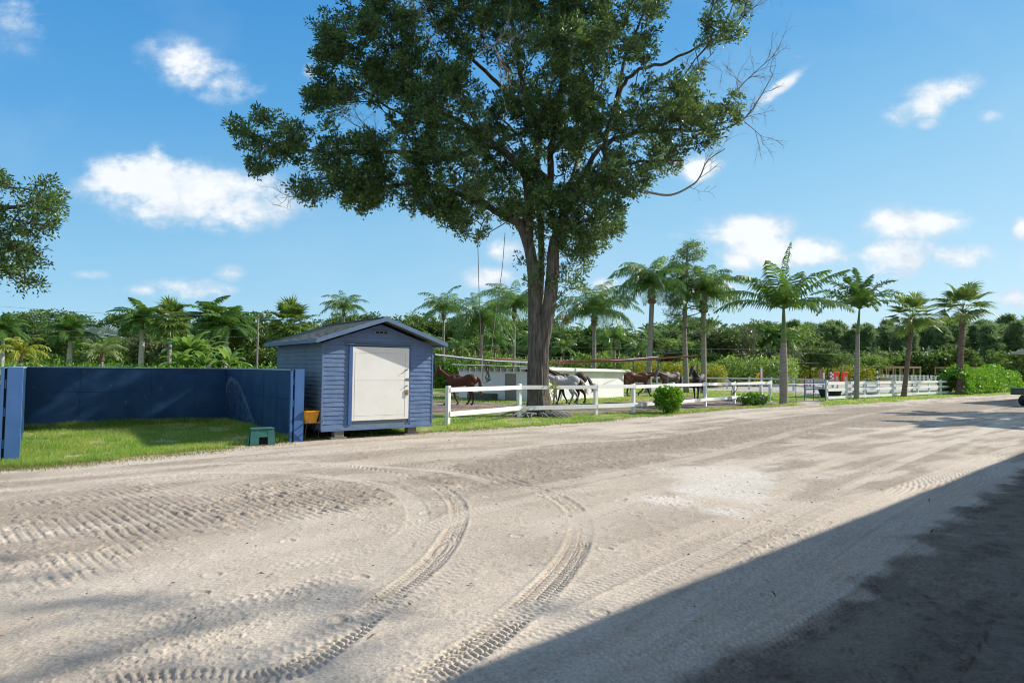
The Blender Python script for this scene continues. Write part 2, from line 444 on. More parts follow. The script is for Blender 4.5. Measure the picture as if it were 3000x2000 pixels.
# brown loose band running along the far half of the road
bandA = soft_poly([(1010,1110),(1150,1125),(1290,1105),(1480,1062),(1700,1030),(1900,1000),(2050,975),(2250,945),(2352,938),(2352,915),(2150,925),(1950,938),(1700,965),(1450,1000),(1200,1030),(1040,1060)], 1.1, 61)
bandB = soft_poly([(560,1110),(700,1095),(860,1105),(960,1135),(900,1160),(700,1185),(520,1210),(380,1190)], 0.3, 62)
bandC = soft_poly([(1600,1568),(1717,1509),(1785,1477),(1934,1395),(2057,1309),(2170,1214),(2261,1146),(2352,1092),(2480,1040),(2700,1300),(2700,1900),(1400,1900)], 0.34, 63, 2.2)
bandD = soft_poly([(0,1155),(230,1128),(560,1105),(860,1120),(760,1175),(560,1225),(350,1275),(120,1330),(-200,1400),(-300,1220)], 0.5, 64)
pale1 = soft_poly([(1560,1100),(1640,1075),(1780,1068),(1810,1090),(1740,1130),(1620,1160),(1530,1150)], 1.1, 65, 1.5)
pale2 = soft_poly([(1100,1190),(1260,1165),(1500,1120),(1500,1165),(1350,1220),(1100,1260)], 0.8, 66)
pale3 = soft_poly([(0,1345),(350,1275),(700,1195),(1000,1180),(930,1250),(600,1300),(0,1400)], 0.4, 67)
brown = np.maximum(brown, bandA*(0.42+0.62*streak)); rough_m = np.maximum(rough_m, bandA*0.55)
rough_m = np.maximum(rough_m, bandB*0.75); brown = np.maximum(brown, bandB*0.30)
brown = np.maximum(brown, bandC*(0.9+0.2*clump)); rough_m = np.maximum(rough_m, bandC*0.42)
bandE = soft_poly([(-200,1105),(0,1085),(400,1045),(800,1015),(1200,990),(1500,1010),(1450,1075),(1300,1130),(1060,1180),(900,1170),(560,1225),(300,1290),(0,1350),(-300,1420)], 0.8, 68)
brown = np.maximum(brown, bandE*(0.16+0.42*sstep(.35, .65, fbm(sx*.7, sy*2.2, 4, 69)))); rough_m = np.maximum(rough_m, bandE*.14)
brown *= (1-0.9*pale1)*(1-0.7*pale2)*(1-0.7*pale3)

# --- tyre tracks (polylines in overview pixels)
TR = [  # pts, width m, kind, depth, tread amplitude, pitch m, polish
 ([(-80,1640),(350,1560),(620,1552),(760,1485),(900,1372),(1000,1285),(1045,1215),(1052,1165),(1022,1128),(960,1098),(880,1080),(770,1066),(640,1060)], .22, 'lug', .014, .026, .052, .1),
 ([(880,1620),(1010,1545),(1160,1440),(1275,1330),(1325,1255),(1332,1195),(1300,1155),(1235,1125),(1150,1098),(1040,1080),(930,1064),(820,1058)], .25, 'lug', .016, .028, .052, .1),
 ([(560,1500),(720,1400),(860,1310),(930,1240),(960,1195),(945,1150),(890,1118),(800,1100),(650,1085),(480,1083),(250,1100),(0,1128),(-200,1150)], .26, 'bar', .008, .006, .055, .75),
 ([(1180,1130),(1100,1100),(1000,1080),(860,1068),(700,1060),(500,1063),(300,1078),(100,1098),(-100,1118)], .24, 'smooth', .012, .0, .06, .8),
 ([(-60,1490),(150,1440),(330,1390),(480,1340),(640,1300),(800,1275),(940,1235),(1060,1185),(1160,1160),(1300,1130),(1460,1108)], .30, 'bar', .004, .009, .085, .55),
 ([(-60,1568),(120,1520),(330,1440),(500,1390),(650,1360),(800,1320),(930,1270)], .28, 'zig', .003, .011, .08, .3),
 ([(200,1640),(420,1568),(640,1500),(820,1425),(980,1350),(1100,1280),(1180,1210)], .24, 'zig', .003, .012, .08, .2),
 ([(880,1490),(1100,1440),(1300,1375),(1480,1300),(1700,1200),(1900,1110),(2060,1050),(2200,1000),(2352,955)], .26, 'bar', .004, .011, .06, .4),
 ([(1000,1568),(1250,1460),(1480,1345),(1700,1235),(1860,1160),(2030,1080),(2180,1020),(2352,960)], .24, 'bar', .006, .012, .06, .7),
 ([(1180,1500),(1400,1385),(1600,1285),(1790,1190),(1950,1115),(2110,1045),(2250,990),(2352,950)], .24, 'lines', .008, .007, .06, 1.0),
 ([(1080,1568),(1350,1430),(1540,1320),(1750,1215),(1900,1140)], .24, 'zig', .003, .012, .07, .2),
 ([(1280,1640),(1560,1500),(1750,1330),(1900,1220),(2080,1130),(2230,1070),(2400,1010)], .26, 'bar', .012, .026, .055, .9),
 ([(1180,1600),(1450,1480),(1640,1350),(1800,1255),(1980,1160),(2140,1095),(2352,1020)], .28, 'bar', .008, .022, .055, .8),
 ([(1500,1600),(1630,1500),(1800,1405),(1960,1300),(2090,1200),(2230,1110),(2400,1050)], .38, 'bar', .012, .034, .065, .8),
 ([(1330,1610),(1460,1530),(1660,1420),(1850,1300),(2010,1190),(2150,1115),(2352,1045)], .2, 'bar', .012, .030, .06, .5),
 ([(1560,1590),(1717,1515),(1934,1400),(2057,1314),(2170,1219),(2300,1130)], .16, 'lug', .014, .026, .06, .0),
 ([(2200,1700),(2300,1500),(2352,1400),(2450,1300)], .22, 'rut', .006, .0, .06, .2),
 ([(1150,1135),(1400,1090),(1650,1040),(1850,985),(2000,950),(2100,935)], .35, 'smooth', .004, .0, .06, .55),
 ([(1020,1050),(1250,1020),(1450,1010),(1600,990),(1780,960),(1900,945)], .35, 'smooth', .006, .0, .06, .6),
 ([(0,1090),(300,1062),(600,1035),(900,1015),(1200,998),(1450,978),(1700,952),(1900,935)], .6, 'smooth', .006, .0, .06, .75),
 ([(0,1110),(350,1072),(700,1042),(1000,1022),(1300,1005),(1500,993)], .2, 'lug', .008, .010, .09, .1),
 ([(100,1125),(420,1098),(700,1085),(900,1045),(1200,1022),(1500,1000)], .2, 'lug', .006, .008, .09, .1),
 ([(1160,1250),(1330,1190),(1500,1130),(1700,1070),(1900,1015),(2080,980),(2300,935)], .3, 'smooth', .004, .0, .06, .5),
 ([(1300,1230),(1500,1160),(1640,1125),(1800,1060),(2000,1000),(2200,960)], .25, 'rut', .006, .0, .06, .1),
 ([(1400,1320),(1560,1270),(1750,1180),(1900,1120),(2050,1060)], .25, 'zig', .002, .004, .07, .1),
]
T_h = np.zeros(len(x)); T_keep = np.ones(len(x))
def polydist(P, w):
    lo = P.min(0) - w*2.2; hi = P.max(0) + w*2.2
    idx = np.nonzero((x > lo[0]) & (x < hi[0]) & (y > lo[1]) & (y < hi[1]) & (y < 60))[0]
    xs, ys = x[idx], y[idx]; best = np.full(len(xs), 1e9); arc = np.zeros(len(xs)); sgn = np.zeros(len(xs))
    L0 = 0
    for i in range(len(P)-1):
        a, b = P[i], P[i+1]; ab = b-a; ln = math.hypot(*ab)
        if ln < 1e-6: continue
        m = np.nonzero((xs > min(a[0], b[0])-w*2) & (xs < max(a[0], b[0])+w*2) & (ys > min(a[1], b[1])-w*2) & (ys < max(a[1], b[1])+w*2))[0]
        t = np.clip(((xs[m]-a[0])*ab[0]+(ys[m]-a[1])*ab[1])/(ln*ln), 0, 1)
        d = np.hypot(xs[m]-a[0]-t*ab[0], ys[m]-a[1]-t*ab[1]); k = d < best[m]; mm = m[k]
        best[mm] = d[k]; arc[mm] = L0 + t[k]*ln
        cr = ab[0]*(ys[mm]-a[1]) - ab[1]*(xs[mm]-a[0]); sgn[mm] = np.sign(cr); L0 += ln
    k = best < w*1.8
    return idx[k], best[k], arc[k], sgn[k]
for ti, (pts, w, kind, dep, amp, pitch, pol) in enumerate(TR):
    P = spline([G(*p) for p in pts], 12)
    i, d, s, g = polydist(P, w)
    dn = d / (w*0.5); lat = g*d + 0.012*(vn(s*3, d*0+ti, 9)-0.5); 
    ends = sstep(0, 1.2, s)*sstep(0, 1.2, (s.max() if len(s) else 1)-s); fade = (sstep(0.22, 0.5, fbm(s*0.5, s*0+ti*3.1, 3, 77))*0.75+0.25)*(0.75+.5*(fbm(x[i]*2.5, y[i]*2.5, 2, 78)-.5)*1.4)*ends; fade = np.clip(fade, 0, 1)
    inside = 1 - sstep(0.88, 1.06, dn + (grain[i]-0.5)*0.25)
    berm = np.exp(-((dn-1.22)/0.16)**2)
    if kind == 'lug':      # rows of blocks split by grooves
        chev = s + 0.30*np.abs(lat) + .012*np.sign(lat)
        bars = sstep(-0.35, 0.45, np.sin(2*math.pi*chev/pitch))
        cols = 1-.55*sstep(.75, .95, np.cos(2*math.pi*lat/(w/3.2)))
        tr = bars*cols; dn = dn + (bars-.5)*.22 + (clump[i]-.5)*.25
    elif kind == 'bar':
        tr = 0.5+0.5*np.sin(2*math.pi*(s + 0.18*lat)/pitch + 1.2*np.sin(lat*60))
    elif kind == 'zig':
        zz = np.abs(((lat/0.06) % 2) - 1)*0.03
        tr = 0.5+0.5*np.sin(2*math.pi*(s + zz)/pitch)
        tr = tr**2
    elif kind == 'lines':
        tr = 0.5+0.5*np.cos(2*math.pi*lat/0.032)
    else: tr = 0.5*np.ones(len(s))
    lod = 1 - sstep(9, 18, y[i])*0.8
    fade = np.clip(fade*1.9, 0, 1) if ti < 2 else fade
    hh = (inside*(-dep*.5 + amp*(1.0 if ti < 2 else 1.1)*.8*(tr-0.5)*lod*(0.35+1.2*clump[i])) + berm*dep*0.38*(0.2+1.5*grain[i]))*fade
    T_keep[i] *= 1 - inside*fade*0.85
    T_h[i] = T_h[i]*(1 - inside*fade) + hh
    polish[i] = np.maximum(polish[i]*(1-inside*0.5), inside*pol*.8*fade)
# ridged soil pressed by wide tyres on the left
qd = np.array([0.75, -0.66])
perp = (x*qd[1] - y*qd[0])*-1
bend = perp + 0.10*np.sin((x*qd[0]+y*qd[1])*0.8) + 0.02*(fbm(x*3, y*3, 2, 88)-0.5)
rid = sstep(0.05, 0.55, 0.5+0.5*np.sin(2*math.pi*bend/0.098))
rm = np.clip(bandD + 0.5*bandB, 0, 1) * sstep(0.28, 0.62, fbm(x*1.3+9, y*1.3, 3, 90))
rowm = sstep(0.2, 0.6, 0.5+0.5*np.sin(2*math.pi*(x*qd[0]+y*qd[1]+0.2*fbm(x*2,y*2,2,5))/0.62))
T_h += T_keep * rm * (rid-0.5) * 0.014 * (0.5+0.9*clump) * (0.55+0.45*rowm)
rough_m = np.maximum(rough_m, bandD*0.45)
ck = sstep(0.50, 0.72, clump)
lod2 = 1 - sstep(12, 30, y)*0.5
H += T_h + T_keep * (ck*0.020*rough_m + ck*0.006)*lod2 + T_keep*rough_m*(fbm(x*22, y*22, 3, 31)-0.5)*0.022*lod2
# hoof prints
hp = np.random.default_rng(4)
for c in list(hp.uniform([-6, 3.5], [4, 12], (70, 2))) + list(hp.uniform([2, 6], [16, 20], (90, 2))):
    m = np.nonzero((abs(x-c[0]) < .14) & (abs(y-c[1]) < .14))[0]
    if len(m) == 0: continue
    d = np.hypot(x[m]-c[0], y[m]-c[1])
    H[m] += np.where(d < .065, -0.008, 0)*1.0 + np.exp(-((d-.08)/.018)**2)*0.006
    polish[m] = np.maximum(polish[m], (d < .06)*0.4)

isroad = inpoly(x + (fbm(x*2.2, y*2.2, 3, 71)-0.5)*0.55*np.clip(y/14, .5, 2), y + (fbm(x*2.2+50, y*2.2, 3, 72)-0.5)*0.75*np.clip(y/14, .5, 2), road_poly)
jx = x + (fbm(x*0.9, y*0.9, 3, 73)-0.5)*1.6; jy = y + (fbm(x*0.9+9, y*0.9, 3, 74)-0.5)*1.6
istrack = inpoly(jx, jy, track_poly) & ~inpoly(jx, jy, track_in) & ~isroad
isarena = inpoly(x, y, arena_poly) & ~isroad
H = np.where(isroad | istrack, H, (fbm(x*1.2, y*1.2, 3, 6)-0.5)*0.05 + (grain-0.5)*0.012)
H = np.where(istrack, (fbm(x*1.1, y*1.1, 4, 8)-0.5)*0.10 + (clump-.5)*0.06, H)
H *= np.where(y > 60, 0.4, 1)
# --- colours (what the soil itself is)
def mixc(a, b, t): return a*(1-t[:, None]) + b*t[:, None]
cPale = np.array([0.61, 0.53, 0.435]); cSand = np.array([0.50, 0.425, 0.34]); cBrown = np.array([0.26, 0.21, 0.162]); cWhite = np.array([0.70, 0.665, 0.605])
cLoam = np.array([0.155, 0.125, 0.097])
tone = mixc(cSand, cPale, sstep(0.3, 0.7, 0.6*fbm(x*0.8, y*0.8, 4, 101)+0.4*streak))
tone = mixc(tone, cBrown, np.clip(brown*(0.75+0.5*grain), 0, 1))
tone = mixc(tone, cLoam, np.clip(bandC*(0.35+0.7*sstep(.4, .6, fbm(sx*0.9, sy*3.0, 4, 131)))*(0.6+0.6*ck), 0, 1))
tone = mixc(tone, cWhite, np.clip(0.6*pale1*(0.5+grain) + polish*0.25*(0.6+0.6*fine)*(1-0.6*bandC), 0, 1))
tone = mixc(tone, cPale, np.clip(polish*1.1, 0, 1)*(1-.5*bandC))
tone = mixc(tone, cBrown*1.15, np.clip(rough_m*T_keep*0.30*(1-ck*0.5), 0, 1))
# --- classes
gfar = fbm(x*0.25, y*0.25, 4, 201); gn = fbm(x*2.5, y*2.5, 3, 202)
cG1, cG2, cG3 = np.array([0.12, 0.21, 0.04]), np.array([0.23, 0.31, 0.08]), np.array([0.46, 0.39, 0.22])
gc = mixc(cG1, cG2, sstep(.3, .7, gfar)); gc = mixc(gc, cG3, np.clip(sstep(.52, .70, gn)*0.6 + sstep(.55, .68, fbm(x*.9, y*.9, 3, 207))*.5, 0, .85))
gc = mixc(gc, np.array([0.23, 0.27, 0.075]), sstep(50, 75, y)*0.75)
# dirt shows along the verge's lip
tk = mixc(np.array([0.30, 0.235, 0.185]), np.array([0.17, 0.125, 0.095]), sstep(.35, .65, fbm(x*0.6, y*1.6, 4, 203)))
ar = mixc(np.array([0.50, 0.46, 0.42]), np.array([0.40, 0.37, 0.34]), gfar)
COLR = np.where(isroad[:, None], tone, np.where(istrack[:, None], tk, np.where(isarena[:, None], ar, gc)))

nr, nc = sh
fi = (np.arange(nr-1)[:, None]*nc + np.arange(nc-1)[None, :]).ravel()
quads = np.stack([fi, fi+1, fi+nc+1, fi+nc], -1)
cls = np.where(isroad, 0, np.where(istrack, 2, np.where(isarena, 3, 1)))[quads[:, 0]]
VV = np.stack([x, y, H], -1)
def soilmat(name, bump, bs, rough=0.95, spec=0.15):
    m, N, L = newmat(name)
    out = N.new('ShaderNodeOutputMaterial'); b = N.new('ShaderNodeBsdfPrincipled')
    at = N.new('ShaderNodeAttribute'); at.attribute_name = 'tone'
    tc = N.new('ShaderNodeTexCoord')
    n1 = N.new('ShaderNodeTexNoise'); n1.inputs['Scale'].default_value = bs; n1.inputs['Detail'].default_value = 7; n1.inputs['Roughness'].default_value = 0.7
    L.new(tc.outputs['Object'], n1.inputs['Vector'])
    mr_ = N.new('ShaderNodeMapRange'); mr_.inputs['From Min'].default_value = 0.3; mr_.inputs['From Max'].default_value = 0.7; mr_.inputs['To Min'].default_value = 0.68; mr_.inputs['To Max'].default_value = 1.25
    L.new(n1.outputs['Fac'], mr_.inputs['Value'])
    mx = N.new('ShaderNodeMix'); mx.data_type = 'RGBA'; mx.blend_type = 'MULTIPLY'; mx.inputs[0].default_value = 1
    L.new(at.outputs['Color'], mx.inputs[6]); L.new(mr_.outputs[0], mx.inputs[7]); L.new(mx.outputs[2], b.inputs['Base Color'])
    b.inputs['Roughness'].default_value = rough; b.inputs['Specular IOR Level'].default_value = spec
    bp = N.new('ShaderNodeBump'); bp.inputs['Strength'].default_value = bump; bp.inputs['Distance'].default_value = 0.01
    L.new(n1.outputs['Fac'], bp.inputs['Height']); L.new(bp.outputs[0], b.inputs['Normal']); L.new(b.outputs[0], out.inputs[0])
    return m
M_SOIL = soilmat('sandy_soil', 0.9, 42)
M_TURF = soilmat('turf_soil', 0.7, 22)
def cls_mesh(k, name, mat):
    q = quads[cls == k]
    used = np.unique(q); remap = np.zeros(len(x), int); remap[used] = np.arange(len(used))
    g = Geo(); g.add(VV[used], remap[q])
    o = part(name, g, mat, smooth=True, col=COLR[used]); o['kind'] = 'structure'; return o
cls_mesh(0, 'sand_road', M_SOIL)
cls_mesh(1, 'ground', M_TURF)
cls_mesh(2, 'walker_track', M_SOIL)
cls_mesh(3, 'riding_arena', M_SOIL)
# plain sheet beneath and around everything, out to the horizon
g = Geo(); XS = np.array([-3000,-600,-200,-80,-30,-10,0,10,30,80,200,600,3000.]); YS = np.array([-600,-150,-50,-15,0,2.5,20,60,150,232,500,1500,4500.])
gx, gy = np.meshgrid(XS, YS); zz = np.full(gx.shape, -0.10)
zz[:, :] = -0.10
v = np.stack([gx.ravel(), gy.ravel(), zz.ravel()], -1); n = len(XS)
fq = [(r*n+c, r*n+c+1, (r+1)*n+c+1, (r+1)*n+c) for r in range(len(YS)-1) for c in range(n-1)]
g.add(v, fq)
M_FIELD = mk('field_soil', (0.10, 0.16, 0.035), (0.24, 0.27, 0.08), scale=0.05, rough=0.95, spec=0.1)
o = part('terrain', g, M_FIELD); o['kind'] = 'structure'
# sand beside and behind the camera
g = Geo(); g.add([(-60, -12, -.075), (110, -12, -.075), (110, 95.5, -.075), (0, 2.7, -.075), (-60, 2.7, -.075)], [(0, 1, 2, 3, 4)])
M_YARD = mk('yard_sand', (0.44, 0.38, 0.32), (0.25, 0.2, 0.16), scale=0.8, rough=0.95, spec=0.1, bump=0.6, bscale=20)
o = part('yard_ground', g, M_YARD); o['kind'] = 'structure'
def ground_h(px_, py_):
    """height of the sheet near a point"""
    r = int(np.clip(np.searchsorted(YR, py_), 0, nr-1)); c = int(np.clip((px_/(YR[r]+0.6)+1.12)/2.24*(nc-1), 0, nc-1))
    return float(H[r*nc+c])
# ================================================================== PAINTED STRUCTURES
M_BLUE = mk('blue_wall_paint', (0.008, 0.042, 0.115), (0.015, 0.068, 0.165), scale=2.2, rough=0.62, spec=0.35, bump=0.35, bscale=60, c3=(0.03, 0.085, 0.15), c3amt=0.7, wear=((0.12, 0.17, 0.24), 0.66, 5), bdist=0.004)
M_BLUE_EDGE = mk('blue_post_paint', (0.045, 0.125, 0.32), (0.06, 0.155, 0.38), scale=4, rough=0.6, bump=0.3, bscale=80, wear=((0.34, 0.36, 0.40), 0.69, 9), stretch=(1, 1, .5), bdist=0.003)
M_SIDING = mk('blue_siding_paint', (0.095, 0.16, 0.30), (0.135, 0.205, 0.35), scale=3, rough=0.42, spec=0.5, bump=0.5, bscale=4.5, c3=(0.13, 0.17, 0.28), c3amt=0.4, wear=((0.3, 0.33, 0.38), 0.72, 7), bdist=0.02)
M_SIDING_OLD = mk('weathered_siding_paint', (0.12, 0.175, 0.235), (0.16, 0.22, 0.29), scale=2, rough=0.6, bump=0.4, bscale=6, c3=(0.18, 0.20, 0.23), c3amt=0.5, bdist=0.015)
M_FASCIA = mk('blue_fascia_paint', (0.09, 0.155, 0.27), (0.13, 0.205, 0.32), scale=5, rough=0.6, c3=(0.2, 0.23, 0.27), c3amt=0.5, bump=0.3, bscale=30, bdist=0.004)
M_SHINGLE = mk('grey_shingle', (0.075, 0.095, 0.095), (0.19, 0.205, 0.19), scale=9, rough=0.95, bump=0.8, bscale=45, c3=(0.18, 0.18, 0.16), c3amt=0.5, stretch=(1, 1, 1))
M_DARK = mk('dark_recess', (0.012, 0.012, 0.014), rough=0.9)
M_WHITE = mk('white_fence_paint', (0.80, 0.80, 0.79), (0.86, 0.86, 0.85), scale=3, rough=0.55, c3=(0.60, 0.60, 0.54), c3amt=0.4, bump=0.25, bscale=40, wear=((0.38, 0.33, 0.27), 0.71, 6), stretch=(1, 1, 1), bdist=0.003)
M_WHITE_SHADED = mk('shaded_white_paint', (0.50, 0.52, 0.53), (0.60, 0.62, 0.62), scale=3, rough=0.7, c3=(0.42, 0.44, 0.42), c3amt=0.5)  # greyer copy of the white fence paint, with shade put into its colour
M_DOOR = mk('white_door_paint', (0.78, 0.765, 0.72), (0.84, 0.83, 0.79), scale=1.6, rough=0.5, c3=(0.66, 0.62, 0.52), c3amt=0.45, bump=0.25, bscale=5, wear=((0.5, 0.42, 0.3), 0.70, 3.5), bdist=0.008)
M_BLOCK = mk('white_block_paint', (0.78, 0.79, 0.79), (0.84, 0.84, 0.83), scale=1.2, rough=0.7, c3=(0.62, 0.62, 0.58), c3amt=0.4, bump=0.25, bscale=20)
M_STEEL = mk('galvanised_steel', (0.12, 0.14, 0.165), (0.20, 0.23, 0.27), scale=6, rough=0.55, metal=0.3, bump=0.1, bscale=20)
M_RUST = mk('rusty_steel', (0.20, 0.07, 0.045), (0.30, 0.12, 0.08), scale=8, rough=0.8, metal=0.2, bump=0.2, bscale=30)
M_BLACKMETAL = mk('dark_gate_steel', (0.025, 0.03, 0.035), (0.05, 0.055, 0.06), scale=9, rough=0.5, metal=0.4)
M_CONC = mk('concrete_block', (0.16, 0.15, 0.13), (0.26, 0.245, 0.22), scale=12, rough=0.95, bump=0.5, bscale=50)
M_WOODRAW = mk('raw_timber', (0.42, 0.27, 0.14), (0.56, 0.39, 0.22), scale=5, rough=0.8, stretch=(1, 1, 6), bump=0.2)
M_WOODGREY = mk('weathered_timber', (0.24, 0.21, 0.18), (0.36, 0.33, 0.29), scale=5, rough=0.85, stretch=(6, 6, 1), bump=0.3)

# ------------------------------------------------ blue walled bay
FL = np.array([-9.03, 11.42]); FR = np.array([-5.09, 15.0])
BAYH = 1.70
CR = FR + UY*6.9                        # back right corner
depthL = float((CR - FL) @ UY)
CL = FL + UY*depthL
def wallM(p, rz): return T((p[0], p[1], 0), rz)
aU = math.atan2(UX[1], UX[0]); aV = math.atan2(UY[1], UY[0])
def blue_wall(label, p, ang, L, endpost, panels):
    r = root('blue_wall', label, 'wall', (p[0], p[1], 0), ang)
    g = Geo(); th = 0.20
    g.cbox((0.05 if endpost else 0, -th/2, -0.05), (L, th/2, BAYH-0.03), 0.004)
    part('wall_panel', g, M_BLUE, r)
    g = Geo(); k = 0.004
    for sx in panels:                    # plywood joints as thin battens with gaps
        for sgn in (-1, 1):
            g.box((sx-0.002, sgn*(th/2), 0.0), (sx+0.002, sgn*(th/2)+sgn*0.003, BAYH-0.05))
    for sgn in (-1, 1):
        g.box((0.2, sgn*(th/2), 0.98), (L*0.45, sgn*(th/2)+sgn*0.0035, 0.985))
    part('panel_joint', g, M_DARK, r)
    g = Geo(); g.cbox((0.02, -th/2-0.02, BAYH-0.03), (L+0.0, th/2+0.02, BAYH), 0.004)
    part('wall_cap', g, mk('pale_cap_paint', (0.30, 0.36, 0.46), (0.42, 0.46, 0.52), scale=6, rough=0.7), r)
    if endpost:
        g = Geo(); g.cbox((-0.05, -0.17, -0.05), (0.045, 0.06, BAYH+0.005), 0.006)
        part('end_post', g, M_BLUE_EDGE, r)
        g = Geo(); g.cbox((-0.035, 0.095, -0.05), (0.045, 0.15, BAYH+0.003), 0.005)
        part('end_strip', g, M_BLUE_EDGE, r)
        g = Geo(); g.box((-0.012, 0.062, 0.0), (0.04, 0.093, BAYH-0.02))
        part('slot', g, M_DARK, r)
        for z0 in (0.25, 0.82, 1.32):
            g = Geo(); g.cbox((-0.028, 0.064, z0), (-0.014, 0.091, z0+0.16), 0.002)
            part('slot_plate', g, M_BLUE_EDGE, r)
    return r
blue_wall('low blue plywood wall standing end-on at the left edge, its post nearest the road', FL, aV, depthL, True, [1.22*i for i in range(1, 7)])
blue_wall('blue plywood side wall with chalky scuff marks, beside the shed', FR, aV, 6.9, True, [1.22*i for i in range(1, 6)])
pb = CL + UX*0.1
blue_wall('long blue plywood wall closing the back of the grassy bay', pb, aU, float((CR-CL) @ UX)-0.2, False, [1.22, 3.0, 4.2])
# scuffs left on the side wall's inner face: chalky rubbed arc of paint
g = Geo(); sr = np.random.default_rng(3)
arc = spline([(6.8, 1.0), (6.65, 1.2), (6.4, 1.36), (6.0, 1.41), (5.5, 1.33), (4.95, 1.16), (4.5, .92), (4.1, .71), (3.6, .4), (3.1, .12)], 8)
for k in range(900):
    if k < 420:
        q, z = arc[sr.integers(0, len(arc))] + sr.normal(0, .035, 2); q -= abs(sr.normal(0, .03)); ln = sr.uniform(.04, .14)
    else:
        q = sr.uniform(3.3, 6.8); zc = np.interp(q, arc[::-1, 0], arc[::-1, 1]); z = zc*sr.uniform(.08, 1)**.6; ln = sr.uniform(.03, .10)
    w = sr.uniform(.003, .010); sl = sr.normal(.3, .5)*ln
    z = max(z, ln+.02)
    g.add([(q-w, .1025, z), (q+w, .1025, z), (q+w+sl, .1025, z-ln), (q-w+sl, .1025, z-ln), (q-w, .1005, z), (q+w, .1005, z), (q+w+sl, .1005, z-ln), (q-w+sl, .1005, z-ln)], [(0, 1, 2, 3), (4, 5, 1, 0), (7, 3, 2, 6), (0, 3, 7, 4), (1, 5, 6, 2)])
ROOT_SIDE = [o for o in COL.objects if o.name.startswith('blue_wall') and 'scuff' in o.get('label', '')][0]
part('scuff_marks', g, mk('chalky_scuff', (0.10, 0.17, 0.27), (0.17, 0.25, 0.35), scale=9, rough=0.9), ROOT_SIDE)

# ------------------------------------------------ garden shed
SL = np.array([-4.55, 15.2]); SW, SLn = 3.0, 3.7
shed = root('garden_shed', 'blue wooden shed with a white door and grey shingle roof, raised on blocks', 'shed', (SL[0], SL[1], 0), aU)
Z0, ZE, ZR = 0.27, 2.35, 2.86     # floor, eave, wall apex
# front wall siding courses (x along front, y negative toward the viewer in shed space)
def siding(geo, x0f, x1f, z0, z1, n, face, tilt=0.016, skip=None):
    """courses of lap boards; face(x, out, z) maps to shed space; x0f/x1f give the ends at height z"""
    hh = (z1-z0)/n
    for i in range(n):
        za, zb = z0+i*hh, z0+(i+1)*hh
        spans = [(x0f(za), x1f(za), x0f(zb), x1f(zb))]
        if skip and za < skip[3]-0.01:
            spans = [(x0f(za), skip[0], x0f(zb), skip[0]), (skip[1], x1f(za), skip[1], x1f(zb))]
        for a0, a1, b0, b1 in spans:
            if a1-a0 < .02: continue
            m = max(2, int((a1-a0)/0.35)); 
            va, vb, vc = [], [], []
            for k in range(m+1):
                t = k/m; wob = 0.004*math.sin(i*2.3+k*1.7)+0.003*math.sin(k*4.1+i)
                va.append(face(a0+(a1-a0)*t, 0.002, za+0.002)); vb.append(face(a0+(a1-a0)*t, tilt+wob, za+0.004+0.003*math.sin(k*2.2+i))); vc.append(face(b0+(b1-b0)*t, 0.003, zb))
            q = [(k, k+1, m+1+k+1, m+1+k) for k in range(m)] + [(m+1+k, m+1+k+1, 2*(m+1)+k+1, 2*(m+1)+k) for k in range(m)]
            geo.add(va+vb+vc, q)
DX0, DX1, DZ0, DZ1 = 0.74, 2.29, 0.44, 2.28
slope = (ZR-ZE)/(SW/2)
g = Geo()
siding(g, lambda z: 0.0 if z < ZE else (z-ZE)/slope, lambda z: SW if z < ZE else SW-(z-ZE)/slope, Z0, ZR-0.02, 24,
       lambda a, o, z: (a, -o, z), skip=(DX0-0.06, DX1+0.06, 0, DZ1+0.02))
# solid core behind the boards
core = Geo()
core.add([(0, .002, Z0), (SW, .002, Z0), (SW, .002, ZE), (SW/2, .002, ZR), (0, .002, ZE), (0, .06, Z0), (SW, .06, Z0), (SW, .06, ZE), (SW/2, .06, ZR), (0, .06, ZE)],
         [(0, 1, 6, 5), (1, 2, 7, 6), (2, 3, 8, 7), (3, 4, 9, 8), (4, 0, 5, 9)])
core.f.append(np.array([[0, 4, 3, 2, 1]])); core.f.append(np.array([[5, 6, 7, 8, 9]]))
wf = part('front_wall', g, M_SIDING, shed); part('wall_core', core, M_SIDING_OLD, wf)
g = Geo(); siding(g, lambda z: 0.0, lambda z: SLn, Z0, ZE, 20, lambda a, o, z: (-o, a, z)); g.box((0.001, .06, Z0), (.06, SLn-.06, ZE))
part('side_wall', g, M_SIDING_OLD, shed)
g = Geo(); siding(g, lambda z: 0.0, lambda z: SLn, Z0, ZE, 20, lambda a, o, z: (SW+o, SLn-a, z)); g.box((SW-.06, .06, Z0), (SW-.001, SLn-.06, ZE))
part('side_wall', g, M_SIDING, shed)
g = Geo(); g.add([(0, SLn, Z0), (SW, SLn, Z0), (SW, SLn, ZE), (SW/2, SLn, ZR), (0, SLn, ZE), (0, SLn-.05, Z0), (SW, SLn-.05, Z0), (SW, SLn-.05, ZE), (SW/2, SLn-.05, ZR), (0, SLn-.05, ZE)], [(0, 1, 6, 5), (1, 2, 7, 6), (2, 3, 8, 7), (3, 4, 9, 8), (4, 0, 5, 9)])
g.f.append(np.array([[4, 3, 2, 1, 0]])); g.f.append(np.array([[9, 8, 7, 6, 5]][::-1])); part('rear_wall', g, M_SIDING_OLD, shed)
for xx in (-0.02, SW-0.02): g = Geo(); g.cbox((xx, -0.022, Z0), (xx+0.04, 0.02, ZE-0.02), 0.004); part('corner_trim', g, M_SIDING, shed)
